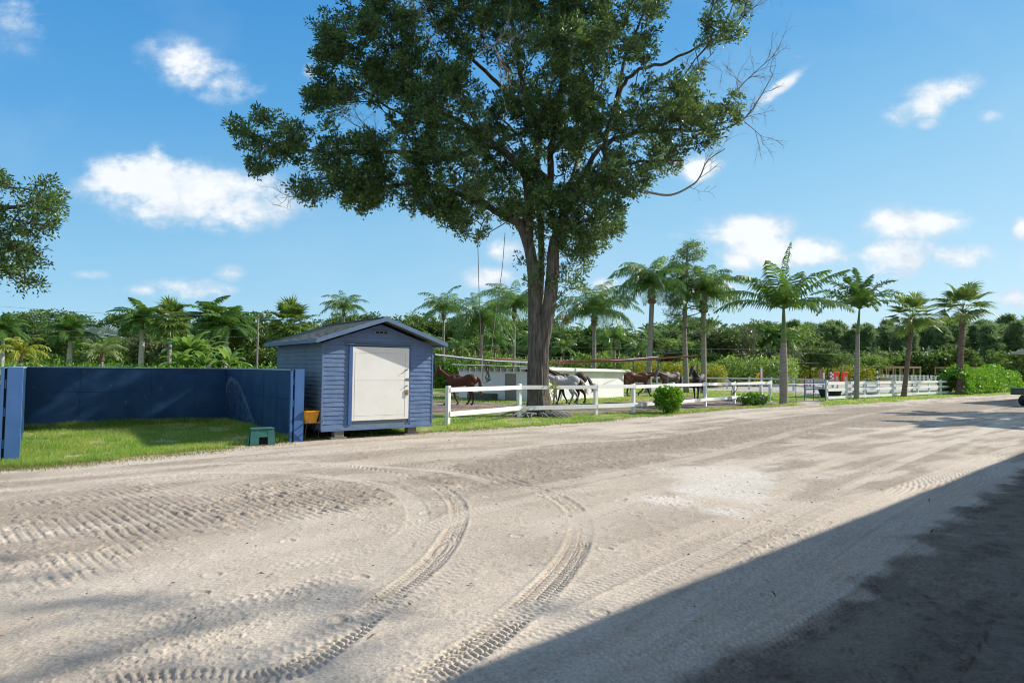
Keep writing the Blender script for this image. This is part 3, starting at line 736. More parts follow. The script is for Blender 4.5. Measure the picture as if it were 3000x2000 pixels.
g = Geo(); g.cbox((-0.01, -0.03, Z0-0.06), (SW+0.01, 0.04, Z0+0.01), 0.004); g.box((0.02, 0.05, Z0-.05), (SW-.02, SLn-.02, Z0-0.0)); part('skirt_board', g, M_SIDING, shed)
# roof
OH, GO = 0.24, 0.32
rf = Geo(); th = 0.05
for sgn in (-1, 1):
    xe, xr = (-OH if sgn < 0 else SW+OH), SW/2
    zr = ZR + 0.16; ze = ZE + 0.16 - OH*slope
    nrow = 13
    for i in range(nrow):                # shingle courses
        ta, tb = i/nrow, (i+1)/nrow
        xa, xb = xe+(xr-xe)*ta, xe+(xr-xe)*tb; za, zb = ze+(zr-ze)*ta, ze+(zr-ze)*tb
        m = 15
        for k in range(m):
            y0 = -GO + (SLn+2*GO)*k/m; y1 = -GO + (SLn+2*GO)*(k+1)/m
            lift = 0.010+0.006*random.Random(i*31+k+sgn).random()
            rf.add([(xa, y0, za+lift), (xa, y1, za+lift), (xb, y1, zb+0.002), (xb, y0, zb+0.002), (xa, y0, za-.01), (xa, y1, za-.01)],
                   [(0, 1, 2, 3) if sgn > 0 else (3, 2, 1, 0), (4, 5, 1, 0) if sgn > 0 else (0, 1, 5, 4)], a=random.Random(i*7+k).random())
    rf.add([(xe, -GO, ze-th), (xe, SLn+GO, ze-th), (xr, SLn+GO, zr-th), (xr, -GO, zr-th), (xe, -GO, ze-.005), (xe, SLn+GO, ze-.005), (xr, SLn+GO, zr-.005), (xr, -GO, zr-.005)],
           [(0, 1, 2, 3), (4, 5, 6, 7), (0, 4, 5, 1), (0, 3, 7, 4), (1, 5, 6, 2)])
rf.cbox((SW/2-.09, -GO, zr-.012), (SW/2+.09, SLn+GO, zr+.022), .01)
roof = part('roof', rf, M_SHINGLE, shed)
fa = Geo()
for yy in (-GO-0.025, SLn+GO):
    for sgn in (-1, 1):
        xe, xr = (-OH-.02 if sgn < 0 else SW+OH+.02), SW/2
        zr = ZR+.175; ze = ZE+.175-(OH+.02)*slope
        fa.add([(xe, yy, ze-.105), (xr, yy, zr-.105), (xr, yy, zr), (xe, yy, ze), (xe, yy+.025, ze-.105), (xr, yy+.025, zr-.105), (xr, yy+.025, zr), (xe, yy+.025, ze)],
               [(0, 1, 2, 3), (7, 6, 5, 4), (0, 4, 5, 1), (3, 2, 6, 7), (0, 3, 7, 4)] if sgn < 0 else [(3, 2, 1, 0), (4, 5, 6, 7), (1, 5, 4, 0), (7, 6, 2, 3), (4, 7, 3, 0)])
for sgn in (-1, 1):
    xe = -OH-.045 if sgn < 0 else SW+OH+.02
    ze = ZE+.175-(OH+.02)*slope
    fa.cbox((xe, -GO-.025, ze-.105), (xe+.025, SLn+GO+.025, ze-.004), .003)
part('fascia', fa, M_FASCIA, roof)
g = Geo(); g.cbox((SW/2-.21, -.035, 2.60), (SW/2+.21, .0, 2.70), .004); part('vent', g, M_SIDING_OLD, shed)
vent = KIDS.setdefault('x', []) and None
g = Geo()
for k in range(3): g.box((SW/2-.16+.115*k, -.038, 2.625), (SW/2-.16+.115*k+.09, -.034, 2.675))
part('vent_slot', g, M_DARK, shed)
# door
g = Geo(); g.cbox((DX0, -.045, DZ0), (DX1, -.004, DZ1), .006); door = part('door', g, M_DOOR, shed)
g = Geo(); f = .012
for (a, b, c, d) in [(DX0+.06, DX0+.067, DZ0+.06, DZ1-.15), (DX1-.115, DX1-.108, DZ0+.05, DZ1-.14)]: g.box((a, -.049, c), (b, -.0452, d))
for z in (DZ1-.15, DZ0+1.0, DZ0+.12): g.box((DX0+.067, -.0485, z), (DX1-.115, -.0452, z+.005))
part('door_batten', g, mk('door_seam', (0.5, 0.49, 0.45), rough=.7), door)
for (z, l, a) in ((1.72, .2, .6), (1.30, .12, .5)):
    g = Geo(); g.tube([(DX1-.06, -.055, z), (DX1-.06-l*math.cos(a), -.075, z-l*math.sin(a))], .008, 6); g.sphere((DX1-.06, -.058, z), .018, 8, 6); part('handle', g, M_STEEL, door)
g = Geo(); g.cbox((DX1-.10, -.062, 1.44), (DX1+.05, -.047, 1.49), .003); part('latch', g, M_STEEL, door)
g = Geo(); g.cbox((DX1-.12, -.07, 1.06), (DX1-.02, -.047, 1.19), .004); g.tube([(DX1-.06, -.075, 1.13), (DX1-.02, -.1, 1.12), (DX1+.03, -.09, 1.07)], .010, 6)
part('padlock', g, mk('tarnished_brass', (0.35, 0.26, 0.12), (0.5, 0.42, 0.28), scale=20, rough=.4, metal=.8), door)
M_TRIM = mk('bright_blue_trim', (0.05, 0.11, 0.29), (0.065, 0.14, 0.34), scale=5, rough=.5, bump=.2)
g = Geo(); g.cbox((DX0-.09, -.05, Z0+.08), (DX0-.002, -.0, DZ1+.05), .004); part('door_post', g, M_TRIM, shed)
g = Geo(); g.cbox((DX1+.002, -.03, Z0+.08), (DX1+.05, 0, DZ1+.03), .004); part('door_post', g, M_TRIM, shed)
g = Geo(); g.add([(DX0-.2, -.01, DZ1+.10), (DX1+.08, -.01, DZ1+.075), (DX1+.08, -.075, DZ1+.03), (DX0-.2, -.075, DZ1+.055), (DX0-.2, -.01, DZ1+.06), (DX1+.08, -.01, DZ1+.035), (DX1+.08, -.07, DZ1+.015), (DX0-.2, -.07, DZ1+.04)],
                 [(3, 2, 1, 0), (4, 5, 6, 7), (7, 6, 2, 3), (0, 4, 7, 3), (1, 2, 6, 5)])
part('drip_cap', g, M_SIDING_OLD, shed)
# blocks
for i, (bx, by) in enumerate([(0.45, 0.12), (2.45, 0.15), (0.45, 1.9), (2.45, 1.9), (0.45, 3.4), (2.45, 3.4)]):
    g = Geo(); g.cbox((bx-.2, by-.1, -.05), (bx+.2, by+.1, .06), .006); g.cbox((bx-.11, by-.1, .06), (bx+.13, by+.12, .235), .008)
    o = single('concrete_block', g, M_CONC, ['stacked grey concrete blocks under the near left corner of the shed', 'grey concrete block under the shed front, right of the door', 'concrete block in the dark under the shed floor, middle left',
        'concrete block in the dark under the shed floor, middle right', 'concrete block at the rear left under the shed', 'concrete block at the rear right under the shed'][i], 'block')
    p = SL + UX*bx + UY*by; o.location = (SL[0], SL[1], 0); o.rotation_euler = (0, 0, aU); o['group'] = 'blocks carrying the shed'

# ------------------------------------------------ fences
def dirang(a, b): return math.atan2(b[1]-a[1], b[0]-a[0])
def fence(name, label, pts, H, rails, pw=0.10, rail_t=0.04, mat=M_WHITE, side=-1, group=None, curb=None, ph=0.03):
    p0 = pts[0]; r = root(name, label, 'fence', (p0[0], p0[1], 0), 0, group)
    fr = random.Random(len(pts)*7+int(H*100))
    for i, p in enumerate(pts):
        a = dirang(pts[max(0, i-1)], pts[min(len(pts)-1, i+1)])
        g = Geo(); w = pw*fr.uniform(.92, 1.1)
        g.cbox((-w/2, -w/2, -.1), (w/2, w/2, H+ph+fr.uniform(-.01, .02)), .008, M=T((p[0], p[1], 0), a, rx=fr.uniform(-.015, .015), ry=fr.uniform(-.015, .015)))
        part('post', g, mat, r, world=True)
    for i in range(len(pts)-1):
        a, b = np.array(pts[i]), np.array(pts[i+1]); an = dirang(a, b); L = np.linalg.norm(b-a); nrm = np.array([math.sin(an), -math.cos(an)])*(pw/2+rail_t/2)*(1 if side < 0 else -1)
        for (z0, z1) in rails:
            j0, j1 = fr.uniform(-.012, .012), fr.uniform(-.012, .012); g = Geo()
            m = T((a[0]+nrm[0], a[1]+nrm[1], 0), an)
            sag = fr.uniform(0, .012)
            v = []
            for k in range(5):
                t = k/4; dz = j0*(1-t)+j1*t - sag*math.sin(math.pi*t)
                v += [(t*(L-.01)+.005, -rail_t/2, z0+dz), (t*(L-.01)+.005, rail_t/2, z0+dz), (t*(L-.01)+.005, rail_t/2, z1+dz), (t*(L-.01)+.005, -rail_t/2, z1+dz)]
            v = np.array(v) @ m[:3, :3].T + m[:3, 3]
            q = [(k*4+c, k*4+4+c, k*4+4+(c+1) % 4, k*4+(c+1) % 4) for k in range(4) for c in range(4)] + [(0, 1, 2, 3), (19, 18, 17, 16)]
            g.add(v, q); part('rail', g, mat, r, world=True)
    return r
A = lambda px_, Y: ((px_-1500)/F*Y*1.0, Y)
f1 = [(-1.98, 19.7), (0.29, 23.0), (3.28, 24.6), (4.98, 25.9), (7.3, 28.6), (9.6, 31.4), (12.1, 34.4), (14.5, 36.8), (15.35, 37.6)]
fence('white_fence', 'white two-rail timber fence along the verge in front of the horse walker', f1, 1.19, [(1.03, 1.17), (0.28, 0.43)], pw=.13)
f2 = [G3(px_, py_) for px_, py_ in [(2422, 1172), (2480, 1169), (2532, 1166.5), (2573, 1164.4), (2616, 1162), (2652, 1160), (2688, 1158.3), (2722, 1156.6), (2756, 1155), (2780, 1153.5)]]
fence('white_fence', 'white three-rail fence running past the palms to the hibiscus hedge', [tuple(p) for p in f2], 1.18, [(0.98, 1.16), (0.56, 0.74), (0.08, 0.25)], pw=.13, side=-1)
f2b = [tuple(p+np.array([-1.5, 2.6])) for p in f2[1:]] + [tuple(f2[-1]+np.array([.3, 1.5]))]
fence('white_fence', 'inner white fence running just behind the three-rail fence', f2b, 1.10, [(0.95, 1.07), (0.5, 0.62), (0.08, 0.2)], pw=.10, side=1, mat=M_WHITE_SHADED)
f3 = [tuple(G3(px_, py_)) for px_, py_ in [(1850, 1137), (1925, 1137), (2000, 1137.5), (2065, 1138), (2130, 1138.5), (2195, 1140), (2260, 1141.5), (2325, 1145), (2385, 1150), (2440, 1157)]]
fence('white_fence', 'shaded two-rail arena fence crossing the grass behind the horses', f3, 1.2, [(1.0, 1.15), (0.42, 0.56)], pw=.14, side=1, mat=M_WHITE_SHADED)
f4 = [tuple(A(px_, 62)) for px_ in (1225, 1258, 1290, 1322, 1354)]
fence('white_fence', 'short white paddock fence seen between the shed and the bay horse', f4, 1.25, [(1.05, 1.22), (0.62, 0.79), (0.2, 0.36)], pw=.16)
# far pens
f5 = [tuple(A(px_, 128)) for px_ in np.linspace(2576, 2718, 13)]
fence('white_fence', 'distant white pen fence under the left timber pergola', f5, 1.35, [(1.15, 1.3), (0.8, 0.93), (0.45, 0.58), (0.1, 0.22)], pw=.25)
f6 = [tuple(A(px_, 128)) for px_ in np.linspace(2728, 2935, 17)]
fence('white_fence', 'distant white pen fence under the right timber pergola', f6, 1.35, [(1.15, 1.3), (0.8, 0.93), (0.45, 0.58), (0.1, 0.22)], pw=.25)
g = Geo()
for y0, z in ((100, 0.22),):
    a, b = A(1760, 118), A(2600, 135)
    g.tube([(a[0], a[1], .35), (b[0], b[1], .35)], .12, 4)
o = single('arena_curb', g, M_WHITE, 'long low white board edging the far side of the arena', 'curb')

# ------------------------------------------------ gates
def pipe_gate(name, label, p, ang, W, H_, zs, vs, mat, mid=None):
    r = root(name, label, 'gate', (p[0], p[1], 0), ang)
    g = Geo(); g.tube(np.array([(0, 0, .12), (0, 0, H_-.08), (.08, 0, H_), (W-.08, 0, H_), (W, 0, H_-.08), (W, 0, .12), (W-.04, 0, .08), (.04, 0, .08), (0, 0, .12)]), .022, 7)
    part('gate_frame', g, mat, r)
    for x_ in vs:
        g = Geo(); g.tube([(x_, 0, .08), (x_, 0, H_)], .018, 6); part('upright', g, mat, r)
    for z in zs:
        g = Geo(); g.tube([(0, 0, z), (W, 0, z)], .022, 6); part('crossbar', g, mid or mat, r)
    return r
ga, gb = G3(2306, 1180), G3(2418, 1177.5)
pipe_gate('pipe_gate', 'dark tubular gate closing the gap between the tall palm and the fence', ga, dirang(ga, gb), float(np.linalg.norm(gb-ga)), 1.36, [1.05], [.5*k*float(np.linalg.norm(gb-ga))/2 for k in (.9, 1.8, 2.75)], M_BLACKMETAL, mk('blue_grey_pipe', (0.3, 0.36, 0.42), rough=.5))
gp = (-10.2, 12.35)
pipe_gate('pipe_gate', 'dark tubular gate beyond the blue wall at the left edge', (-13.6, 15.2), dirang((-13.6, 15.2), (-9.75, 12.0)), 4.6, 1.3, [1.0, .7, .4], [1.5, 3.0, 4.05], M_BLACKMETAL)
f7 = [(-17.5, 19.5), (-14.6, 18.2), (-12.2, 17.0)]
fence('white_fence', 'scrap of white fence with square openings beyond the left blue wall', [(-22.5, 24.2), (-19.5, 23.6), (-16.2, 22.8)], 1.55, [(1.36, 1.52), (1.02, 1.14)], pw=.2)

# ------------------------------------------------ low white block building
BC = np.array([1.13, 34.8]); bl = np.array([-4.27, 3.7]); br = np.array([6.5, 7.2])
bl = bl/np.linalg.norm(bl); br = np.array([-bl[1]*-1, -bl[0]]) ; br = np.array([bl[1], -bl[0]])   # square corner
LL, LR = 5.75, 9.65
bang = math.atan2(br[1], br[0])
hut = root('block_building', 'low white block building with a flat roof behind the big oak', 'building', (BC[0], BC[1], 0), bang)
hz0, hz1 = 1.78, 1.66   # wall height near / far end
g = Geo()
def wallbox(lo, hi): g.box(lo, hi)
HB = 1.62
g.box((0, 0, -.05), (LR, .18, HB)); g.box((0, .181, -.05), (.18, 1.15, HB)); g.box((0, 2.0, -.05), (.18, LL, HB)); g.box((0, 1.15, 1.5), (.18, 2.0, HB))
g.box((.181, LL-.18, -.05), (LR, LL, HB)); g.box((LR-.18, .181, -.05), (LR, LL-.181, HB))
part('wall', g, M_BLOCK, hut)
g = Geo(); g.cbox((.04, 1.15, 0), (.09, 2.0, 1.5), .004); part('door', g, M_WOODGREY, hut)
g = Geo()
for k in range(11):   # rafter ends with dark openings between
    yy = 0.6 + k*.49
    g.box((-.28, yy, HB+.002), (.2, yy+.07, HB+.2))
part('rafter', g, M_WHITE, hut)
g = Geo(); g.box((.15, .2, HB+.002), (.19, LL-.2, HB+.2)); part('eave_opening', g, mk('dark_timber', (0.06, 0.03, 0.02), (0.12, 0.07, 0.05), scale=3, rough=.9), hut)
# corrugated roof with overhangs
g = Geo(); nx = 120; xs = np.linspace(-.34, LR+.35, nx); corr = .014*np.sin(np.arange(nx)*math.pi*.5*1.0)
zt = lambda xx: 1.90 - (xx)*0.012
v0 = [(xx, -.28, zt(xx)+c) for xx, c in zip(xs, corr)]; v1 = [(xx, LL+.3, zt(xx)+.12+c) for xx, c in zip(xs, corr)]
v2 = [(a, b, c-.03) for a, b, c in v0]; v3 = [(a, b, c-.03) for a, b, c in v1]
n = nx; g.add(v0+v1+v2+v3, [(k, k+1, n+k+1, n+k) for k in range(n-1)] + [(2*n+k, 3*n+k, 3*n+k+1, 2*n+k+1) for k in range(n-1)] + [(k, 2*n+k, 2*n+k+1, k+1) for k in range(n-1)] + [(0, n, 3*n, 2*n), (n-1, 3*n-1, 4*n-1, 2*n-1)])
hroof = part('roof', g, mk('white_roof_sheet', (0.72, 0.73, 0.72), (0.8, 0.8, 0.79), scale=2, rough=.5, c3=(.5, .48, .42)), hut)
g = Geo(); g.add([(-.36, -.32, zt(0)-.20), (LR+.36, -.32, zt(LR)-.14), (LR+.36, -.32, zt(LR)-.03), (-.36, -.32, zt(0)-.02), (-.36, -.29, zt(0)-.20), (LR+.36, -.29, zt(LR)-.14), (LR+.36, -.29, zt(LR)-.03), (-.36, -.29, zt(0)-.02)], [(0, 1, 2, 3), (7, 6, 5, 4), (0, 4, 5, 1), (3, 2, 6, 7), (1, 5, 6, 2), (0, 3, 7, 4)])
g.cbox((-.36, -.28, HB+.14), (-.33, .62, HB+.25), .003)
part('fascia', g, M_BLOCK, hroof)
g = Geo(); g.box((-.02, -.27, HB+.001), (LR+.2, .02, HB+.05)); part('soffit', g, M_BLOCK, hroof)
g = Geo(); g.cbox((4.3, -.16, 1.30), (4.62, -.10, 1.62), .01); lampo = part('flood_light', g, M_BLACKMETAL, hut)
g = Geo(); g.cbox((4.35, -.168, 1.34), (4.57, -.161, 1.58), .003); part('lens', g, mk('lamp_glass', (.55, .55, .55), rough=.2), lampo)
g = Geo(); g.tube([(4.45, -.1, 1.35), (4.2, -.03, 1.0), (3.95, -.02, .75)], .012, 6); part('bracket', g, M_STEEL, hut)
g = Geo(); g.tube([(LR+.3, -.3, 1.7), (6.7, -.02, .75), (5.4, -.02, .25)], .008, 5, cap=False); part('cable', g, M_CONC, hut)
# trough
tp = G3(1413, 1171)
g = Geo(); g.cbox((-.85, -.35, -.03), (.85, .35, .38), .03); tro = root('stone_trough', 'mossy dark stone trough on the grass against the white block building', 'trough', (tp[0], tp[1], 0), -.65)
M_TRO = mk('mossy_stone', (0.06, 0.065, 0.05), (0.2, 0.19, 0.16), scale=6, rough=.95, bump=.8, bscale=12, c3=(0.05, 0.09, 0.03))
g = Geo()
g.cbox((-.85, -.35, -.03), (.85, -.25, .38), .02); g.cbox((-.85, .25, -.03), (.85, .35, .38), .02); g.cbox((-.85, -.249, -.03), (-.75, .249, .378), .02); g.cbox((.75, -.249, -.03), (.85, .249, .378), .02); g.box((-.74, -.24, 0), (.74, .24, .1))
part('basin', g, M_TRO, tro)
g = Geo(); g.box((-.745, -.245, .101), (.745, .245, .30)); part('water', g, mk('trough_water', (0.02, 0.03, 0.02), rough=.05), tro)
KIDS.clear()
# ================================================================== HORSE WALKER, ROPES, SMALL THINGS
HUB = np.array([1.9, 37.2])
HZ = 2.16
wk = root('horse_walker', 'mechanical horse walker with long steel and rust-red arms from a central post', 'horse walker', (HUB[0], HUB[1], 0))
g = Geo(); g.tube([(HUB[0], HUB[1], 0), (HUB[0], HUB[1], 2.6)], .09, 10); g.tube([(HUB[0], HUB[1], 1.95), (HUB[0], HUB[1], 2.3)], .2, 12)
part('centre_post', g, M_STEEL, wk, world=True)
def P3(x_, y_, Y): return AT(x_/S, y_/S, Y)
tips = [P3(1273, 1039, 30.3), P3(2043, 1042, 38.5), P3(1928, 1045, 43.0), P3(1856, 1050, 45.5)]
ARM = [('steel', .055), ('rust', .055), ('steel', .05), ('rust', .045)]
hubp = np.array([HUB[0], HUB[1], HZ])
for tp_, (m_, rr) in zip(tips, ARM):
    g = Geo(); mid = (hubp+tp_)/2 + np.array([0, 0, -.10])
    g.tube(spline([hubp, mid, tp_], 6), rr, 8)
    d = (tp_-hubp)/np.linalg.norm(tp_-hubp)
    arm = part('arm', g, M_STEEL if m_ == 'steel' else M_RUST, wk, world=True)
    g = Geo(); g.tube([hubp+d*1.5+np.array([0, 0, .06]), tp_*0.55+hubp*0.45+np.array([0, 0, .02])], .03, 6); part('brace', g, M_RUST, wk, world=True)
# rope ends
M_TEAL = mk('teal_rope', (0.01, 0.16, 0.20), (0.02, 0.24, 0.28), scale=30, rough=.8)
M_REDROPE = mk('rusty_chain', (0.30, 0.09, 0.06), rough=.8)
M_BLACKROPE = mk('dark_lead_rope', (0.03, 0.03, 0.03), rough=.8)
for (tp_, mat1, L1, L2, lab) in [(tips[0], M_BLACKROPE, .45, .42, 0), (tips[1], M_REDROPE, .55, .62, 1), (tips[2], M_REDROPE, .1, .75, 1), (tips[3], M_REDROPE, .1, .85, 1)]:
    g = Geo(); g.tube([tp_, tp_+np.array([0, 0, -L1])], .018, 6); part('chain', g, mat1, wk, world=True)
    g = Geo(); e = tp_+np.array([0, 0, -L1])
    for k in range(3):
        g.tube(spline([e+np.array([.03*(k-1), 0, 0]), e+np.array([.04*(k-1), .02, -L2*.5]), e+np.array([.02*(k-1)+.02, 0, -L2])], 4), .016, 5)
    part('lead_rope', g, M_TEAL if lab else M_BLACKROPE, wk, world=True)
# guy wires above the walker
M_WIRE = mk('grey_wire', (0.22, 0.23, 0.24), rough=.7); M_WIRER = mk('rust_wire', (0.35, 0.16, 0.09), rough=.7)
for k, (a, b, m_) in enumerate([((1275, 1050, 60), (2400, 1062, 60), M_WIRE), ((1385, 1030, 52), (1700, 1002, 52), M_WIRER), ((1440, 1017, 58), (1700, 1065, 58), M_WIRE), ((1270, 1010, 66), (2500, 1024, 66), M_WIRE)]):
    g = Geo(); A_, B_ = P3(*a), P3(*b); mm = (A_+B_)/2 - np.array([0, 0, .12]); g.tube(spline([A_, mm, B_], 8), .009, 4, cap=False)
    single('wire', g, m_, ['thin grey wire strung across behind the walker arms', 'rust coloured cable sloping up toward the oak trunk', 'grey cable sloping down toward the oak trunk', 'upper thin grey wire crossing in front of the background palms'][k], 'wire')

# ropes hung from the oak, with a looped halter at the end
r1 = [AT(1097, 545, 23.4), AT(1100, 680, 23.4), AT(1106, 800, 23.4), AT(1112, 845, 23.4)]
rope = root('hanging_rope', 'thin rope hanging from the oak with a leather halter tied at its end', 'rope', tuple(r1[-1]))
g = Geo(); g.tube(spline([AT(1097, 540, 23.4), AT(1101, 690, 23.4), AT(1107, 800, 23.4), AT(1122, 862, 23.4)], 6), .014, 5); part('cord', g, M_WOODGREY, rope, world=True)
g = Geo(); g.tube(spline([P3(1414, 985, 23.4), P3(1415, 1060, 23.4), P3(1414, 1110, 23.4), P3(1420, 1122, 23.4), P3(1427, 1116, 23.4), P3(1432, 1105, 23.4)], 6), .014, 5); part('loop', g, mk('hemp_rope', (.3, .22, .15), rough=.9), rope, world=True)
g = Geo()
for pts in [[(1423, 1068), (1428, 1090), (1423, 1105), (1427, 1117), (1436, 1112)], [(1430, 1070), (1432, 1095), (1430, 1110), (1437, 1113)], [(1422, 1103), (1430, 1112), (1436, 1110), (1432, 1096)], [(1426, 1075), (1424, 1085), (1430, 1096)]]:
    g.tube(spline([P3(a, b, 23.4) for a, b in pts], 5), .016, 5)
part('halter', g, M_BLACKROPE, rope, world=True)
g = Geo(); g.tube(spline([AT(1160, 535, 24.6), AT(1153, 620, 24.6), AT(1140, 710, 24.6), AT(1128, 810, 24.6)], 6), .013, 5)
single('hanging_rope', g, M_WOODGREY, 'plain slack rope slanting down from the oak limb, right of the halter rope', 'rope')

# ------------------------------------------------ wheelbarrow
M_YEL = mk('yellow_tub', (0.62, 0.27, 0.015), (0.72, 0.33, 0.03), scale=5, rough=.4, c3=(.35, .16, .03), c3amt=.4)
wb = root('wheelbarrow', 'yellow wheelbarrow with wooden handles parked between the blue wall and the shed', 'wheelbarrow', (float(FR[0]+UX[0]*.335+UY[0]*.35), float(FR[1]+UX[1]*.335+UY[1]*.35), 0), aV+math.pi+.04); wb.scale = (1, .6, 1)
def tub(x0, x1, y0, y1, z0, z1, t=.12):
    ins = t; g = Geo()
    def ring(z, k): 
        c = .05; a, b, c0, d = x0+k*1.3, x1-k*.8, y0+k*.6, y1-k*.6
        return [(a+c, c0, z), (b-c, c0, z), (b, c0+c, z), (b, d-c, z), (b-c, d, z), (a+c, d, z), (a, d-c, z), (a, c0+c, z)]
    rs = [ring(z0, ins), ring(z1-.03, .012), ring(z1-.03, -.015), ring(z1, -.015), ring(z1, .01), ring(z0+.03, ins+.01)]
    v = sum(rs, []); q = [(r*8+i, r*8+(i+1) % 8, r*8+8+(i+1) % 8, r*8+8+i) for r in range(5) for i in range(8)]
    g.add(v, q); g.f.append(np.array([[7, 6, 5, 4, 3, 2, 1, 0], list(range(40, 48))])); return g
part('tub', tub(-.48, .48, -.33, .33, .42, .72), M_YEL, wb)
g = Geo(); g.sphere((0, 0, .60), (.36, .25, .14), 14, 8); part('load', g, mk('dried_muck', (.24, .12, .04), (.35, .19, .07), scale=20, rough=1, bump=1, bscale=30), wb)
g = Geo(); g.cbox((-.15, -.339, .49), (.12, -.322, .60), .004); part('tag_panel', g, M_DARK, wb)
for s_ in (-1, 1): g = Geo(); g.tube([(-.75, .06*s_, .22), (0, .22*s_, .38), (.72, .28*s_, .47)], .02, 6); part('handle', g, M_WOODGREY, wb)
for s_ in (-1, 1): g = Geo(); g.tube(np.array([(.15, .24*s_, .39), (.3, .27*s_, .02), (.42, .27*s_, .02), (.5, .26*s_, .42)]), .014, 6); part('leg', g, M_BLACKMETAL, wb)
def ring_wheel(R0, w, prof=.35, n=26):
    g = Geo(); pr = [(R0*.62, w*.5), (R0*.9, w*.52), (R0, w*.34), (R0, -w*.34), (R0*.9, -w*.52), (R0*.62, -w*.5)]
    a = np.arange(n)*2*math.pi/n
    v = np.array([[(r_*math.cos(t), h_, r_*math.sin(t)) for t in a] for r_, h_ in pr]).reshape(-1, 3)
    m = len(pr); q = [(i*n+j, i*n+(j+1) % n, ((i+1) % m)*n+(j+1) % n, ((i+1) % m)*n+j) for i in range(m) for j in range(n)]
    g.add(v, q); return g
M_TYRE = mk('black_rubber', (0.018, 0.018, 0.02), (0.04, 0.038, 0.035), scale=20, rough=.85)
w_ = Geo(); w_.merged(ring_wheel(.2, .09), T((-.78, 0, .2))); wh = part('wheel', w_, M_TYRE, wb)
g = Geo(); g.tube([(-.78, -.05, .2), (-.78, .05, .2)], .12, 14); part('rim', g, M_YEL, wh)

# ------------------------------------------------ green mounting block
mb = root('mounting_block', 'dark green plastic mounting block with a square cut-out, beside the blue wall', 'mounting block', (-5.68, 14.45, 0), aU-.12); mb.scale = (.85, .85, .86)
M_GRN = mk('green_plastic', (0.03, 0.125, 0.115), (0.045, 0.165, 0.15), scale=6, rough=.5, c3=(.10, .2, .18), wear=((.3, .2, .12), .7, 8), c3amt=.4)
g = Geo()
def prism(x0, x1, x0t, x1t, y0, y1, z0, z1): 
    g.add([(x0, y0, z0), (x1, y0, z0), (x1, y1, z0), (x0, y1, z0), (x0t, y0+.03, z1), (x1t, y0+.03, z1), (x1t, y1-.03, z1), (x0t, y1-.03, z1)], [(0, 3, 2, 1), (4, 5, 6, 7), (0, 1, 5, 4), (1, 2, 6, 5), (2, 3, 7, 6), (3, 0, 4, 7)])
prism(-.31, -.085, -.28, -.08, -.2, .2, 0, .4); prism(.14, .33, .135, .29, -.2, .2, 0, .4); prism(-.084, .139, -.079, .134, -.185, .185, .2, .4)
g.cbox((-.30, -.19, .401), (.31, .19, .43), .02); part('body', g, M_GRN, mb)
g = Geo(); g.cbox((-.37, -.18, 0), (-.32, .1, .17), .015); part('low_step', g, M_GRN, mb)
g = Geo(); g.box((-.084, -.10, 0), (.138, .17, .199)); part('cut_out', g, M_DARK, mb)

# ------------------------------------------------ grey pipe elbow at the verge
pe = G3(2226, 1187)
g = Geo(); g.tube(spline([(-.85, .25, -.05), (-.6, .16, .22), (-.3, .05, .40), (0, 0, .42), (.16, -.03, .34), (.2, -.03, .15), (.2, -.03, -.05)], 5), .085, 12); g.tube([(.2, -.03, .12), (.2, -.03, .24)], .105, 12)
single('vent_pipe', g, mk('grey_pipe', (.22, .27, .26), (.3, .35, .33), scale=8, rough=.5), 'bent grey plastic pipe rising from the verge among leaves', 'pipe', (pe[0], pe[1], 0))
# coiled strap on fence post
fp = f1[6]
g = Geo()
for k in range(3): g.tube(spline([(fp[0]-.1+.02*k, fp[1]-.12, 1.15), (fp[0]-.02, fp[1]-.14, 1.30-.02*k), (fp[0]+.09, fp[1]-.13, 1.15), (fp[0]+.12, fp[1]-.12, .8), (fp[0]-.2, fp[1]-.14, .45+.05*k), (fp[0]-.16, fp[1]-.13, .8), (fp[0]-.1, fp[1]-.12, 1.15)], 5), .012, 5)
single('lead_strap', g, mk('brown_leather', (.09, .045, .035), rough=.6), 'brown lead strap looped over a fence post', 'strap')
# black tub behind the three rail fence
p_ = G3(2452, 1166)
g = Geo()
for pr in [0]:
    a = np.arange(18)*2*math.pi/18; prof = [(.42, 0), (.55, .52), (.58, .55), (.52, .55), (.40, .1)]
    v = np.array([[(r_*1.5*math.cos(t), r_*math.sin(t), z) for t in a] for r_, z in prof]).reshape(-1, 3); g.add(v, [(i*18+j, i*18+(j+1) % 18, (i+1)*18+(j+1) % 18, (i+1)*18+j) for i in range(4) for j in range(18)]); g.f.append(np.array([list(range(17, -1, -1)), list(range(72, 90))]))
single('water_tub', g, mk('black_tub', (.035, .04, .045), rough=.5), 'black rubber water tub behind the three-rail fence', 'tub', (p_[0]+.3, p_[1]+1.5, 0))

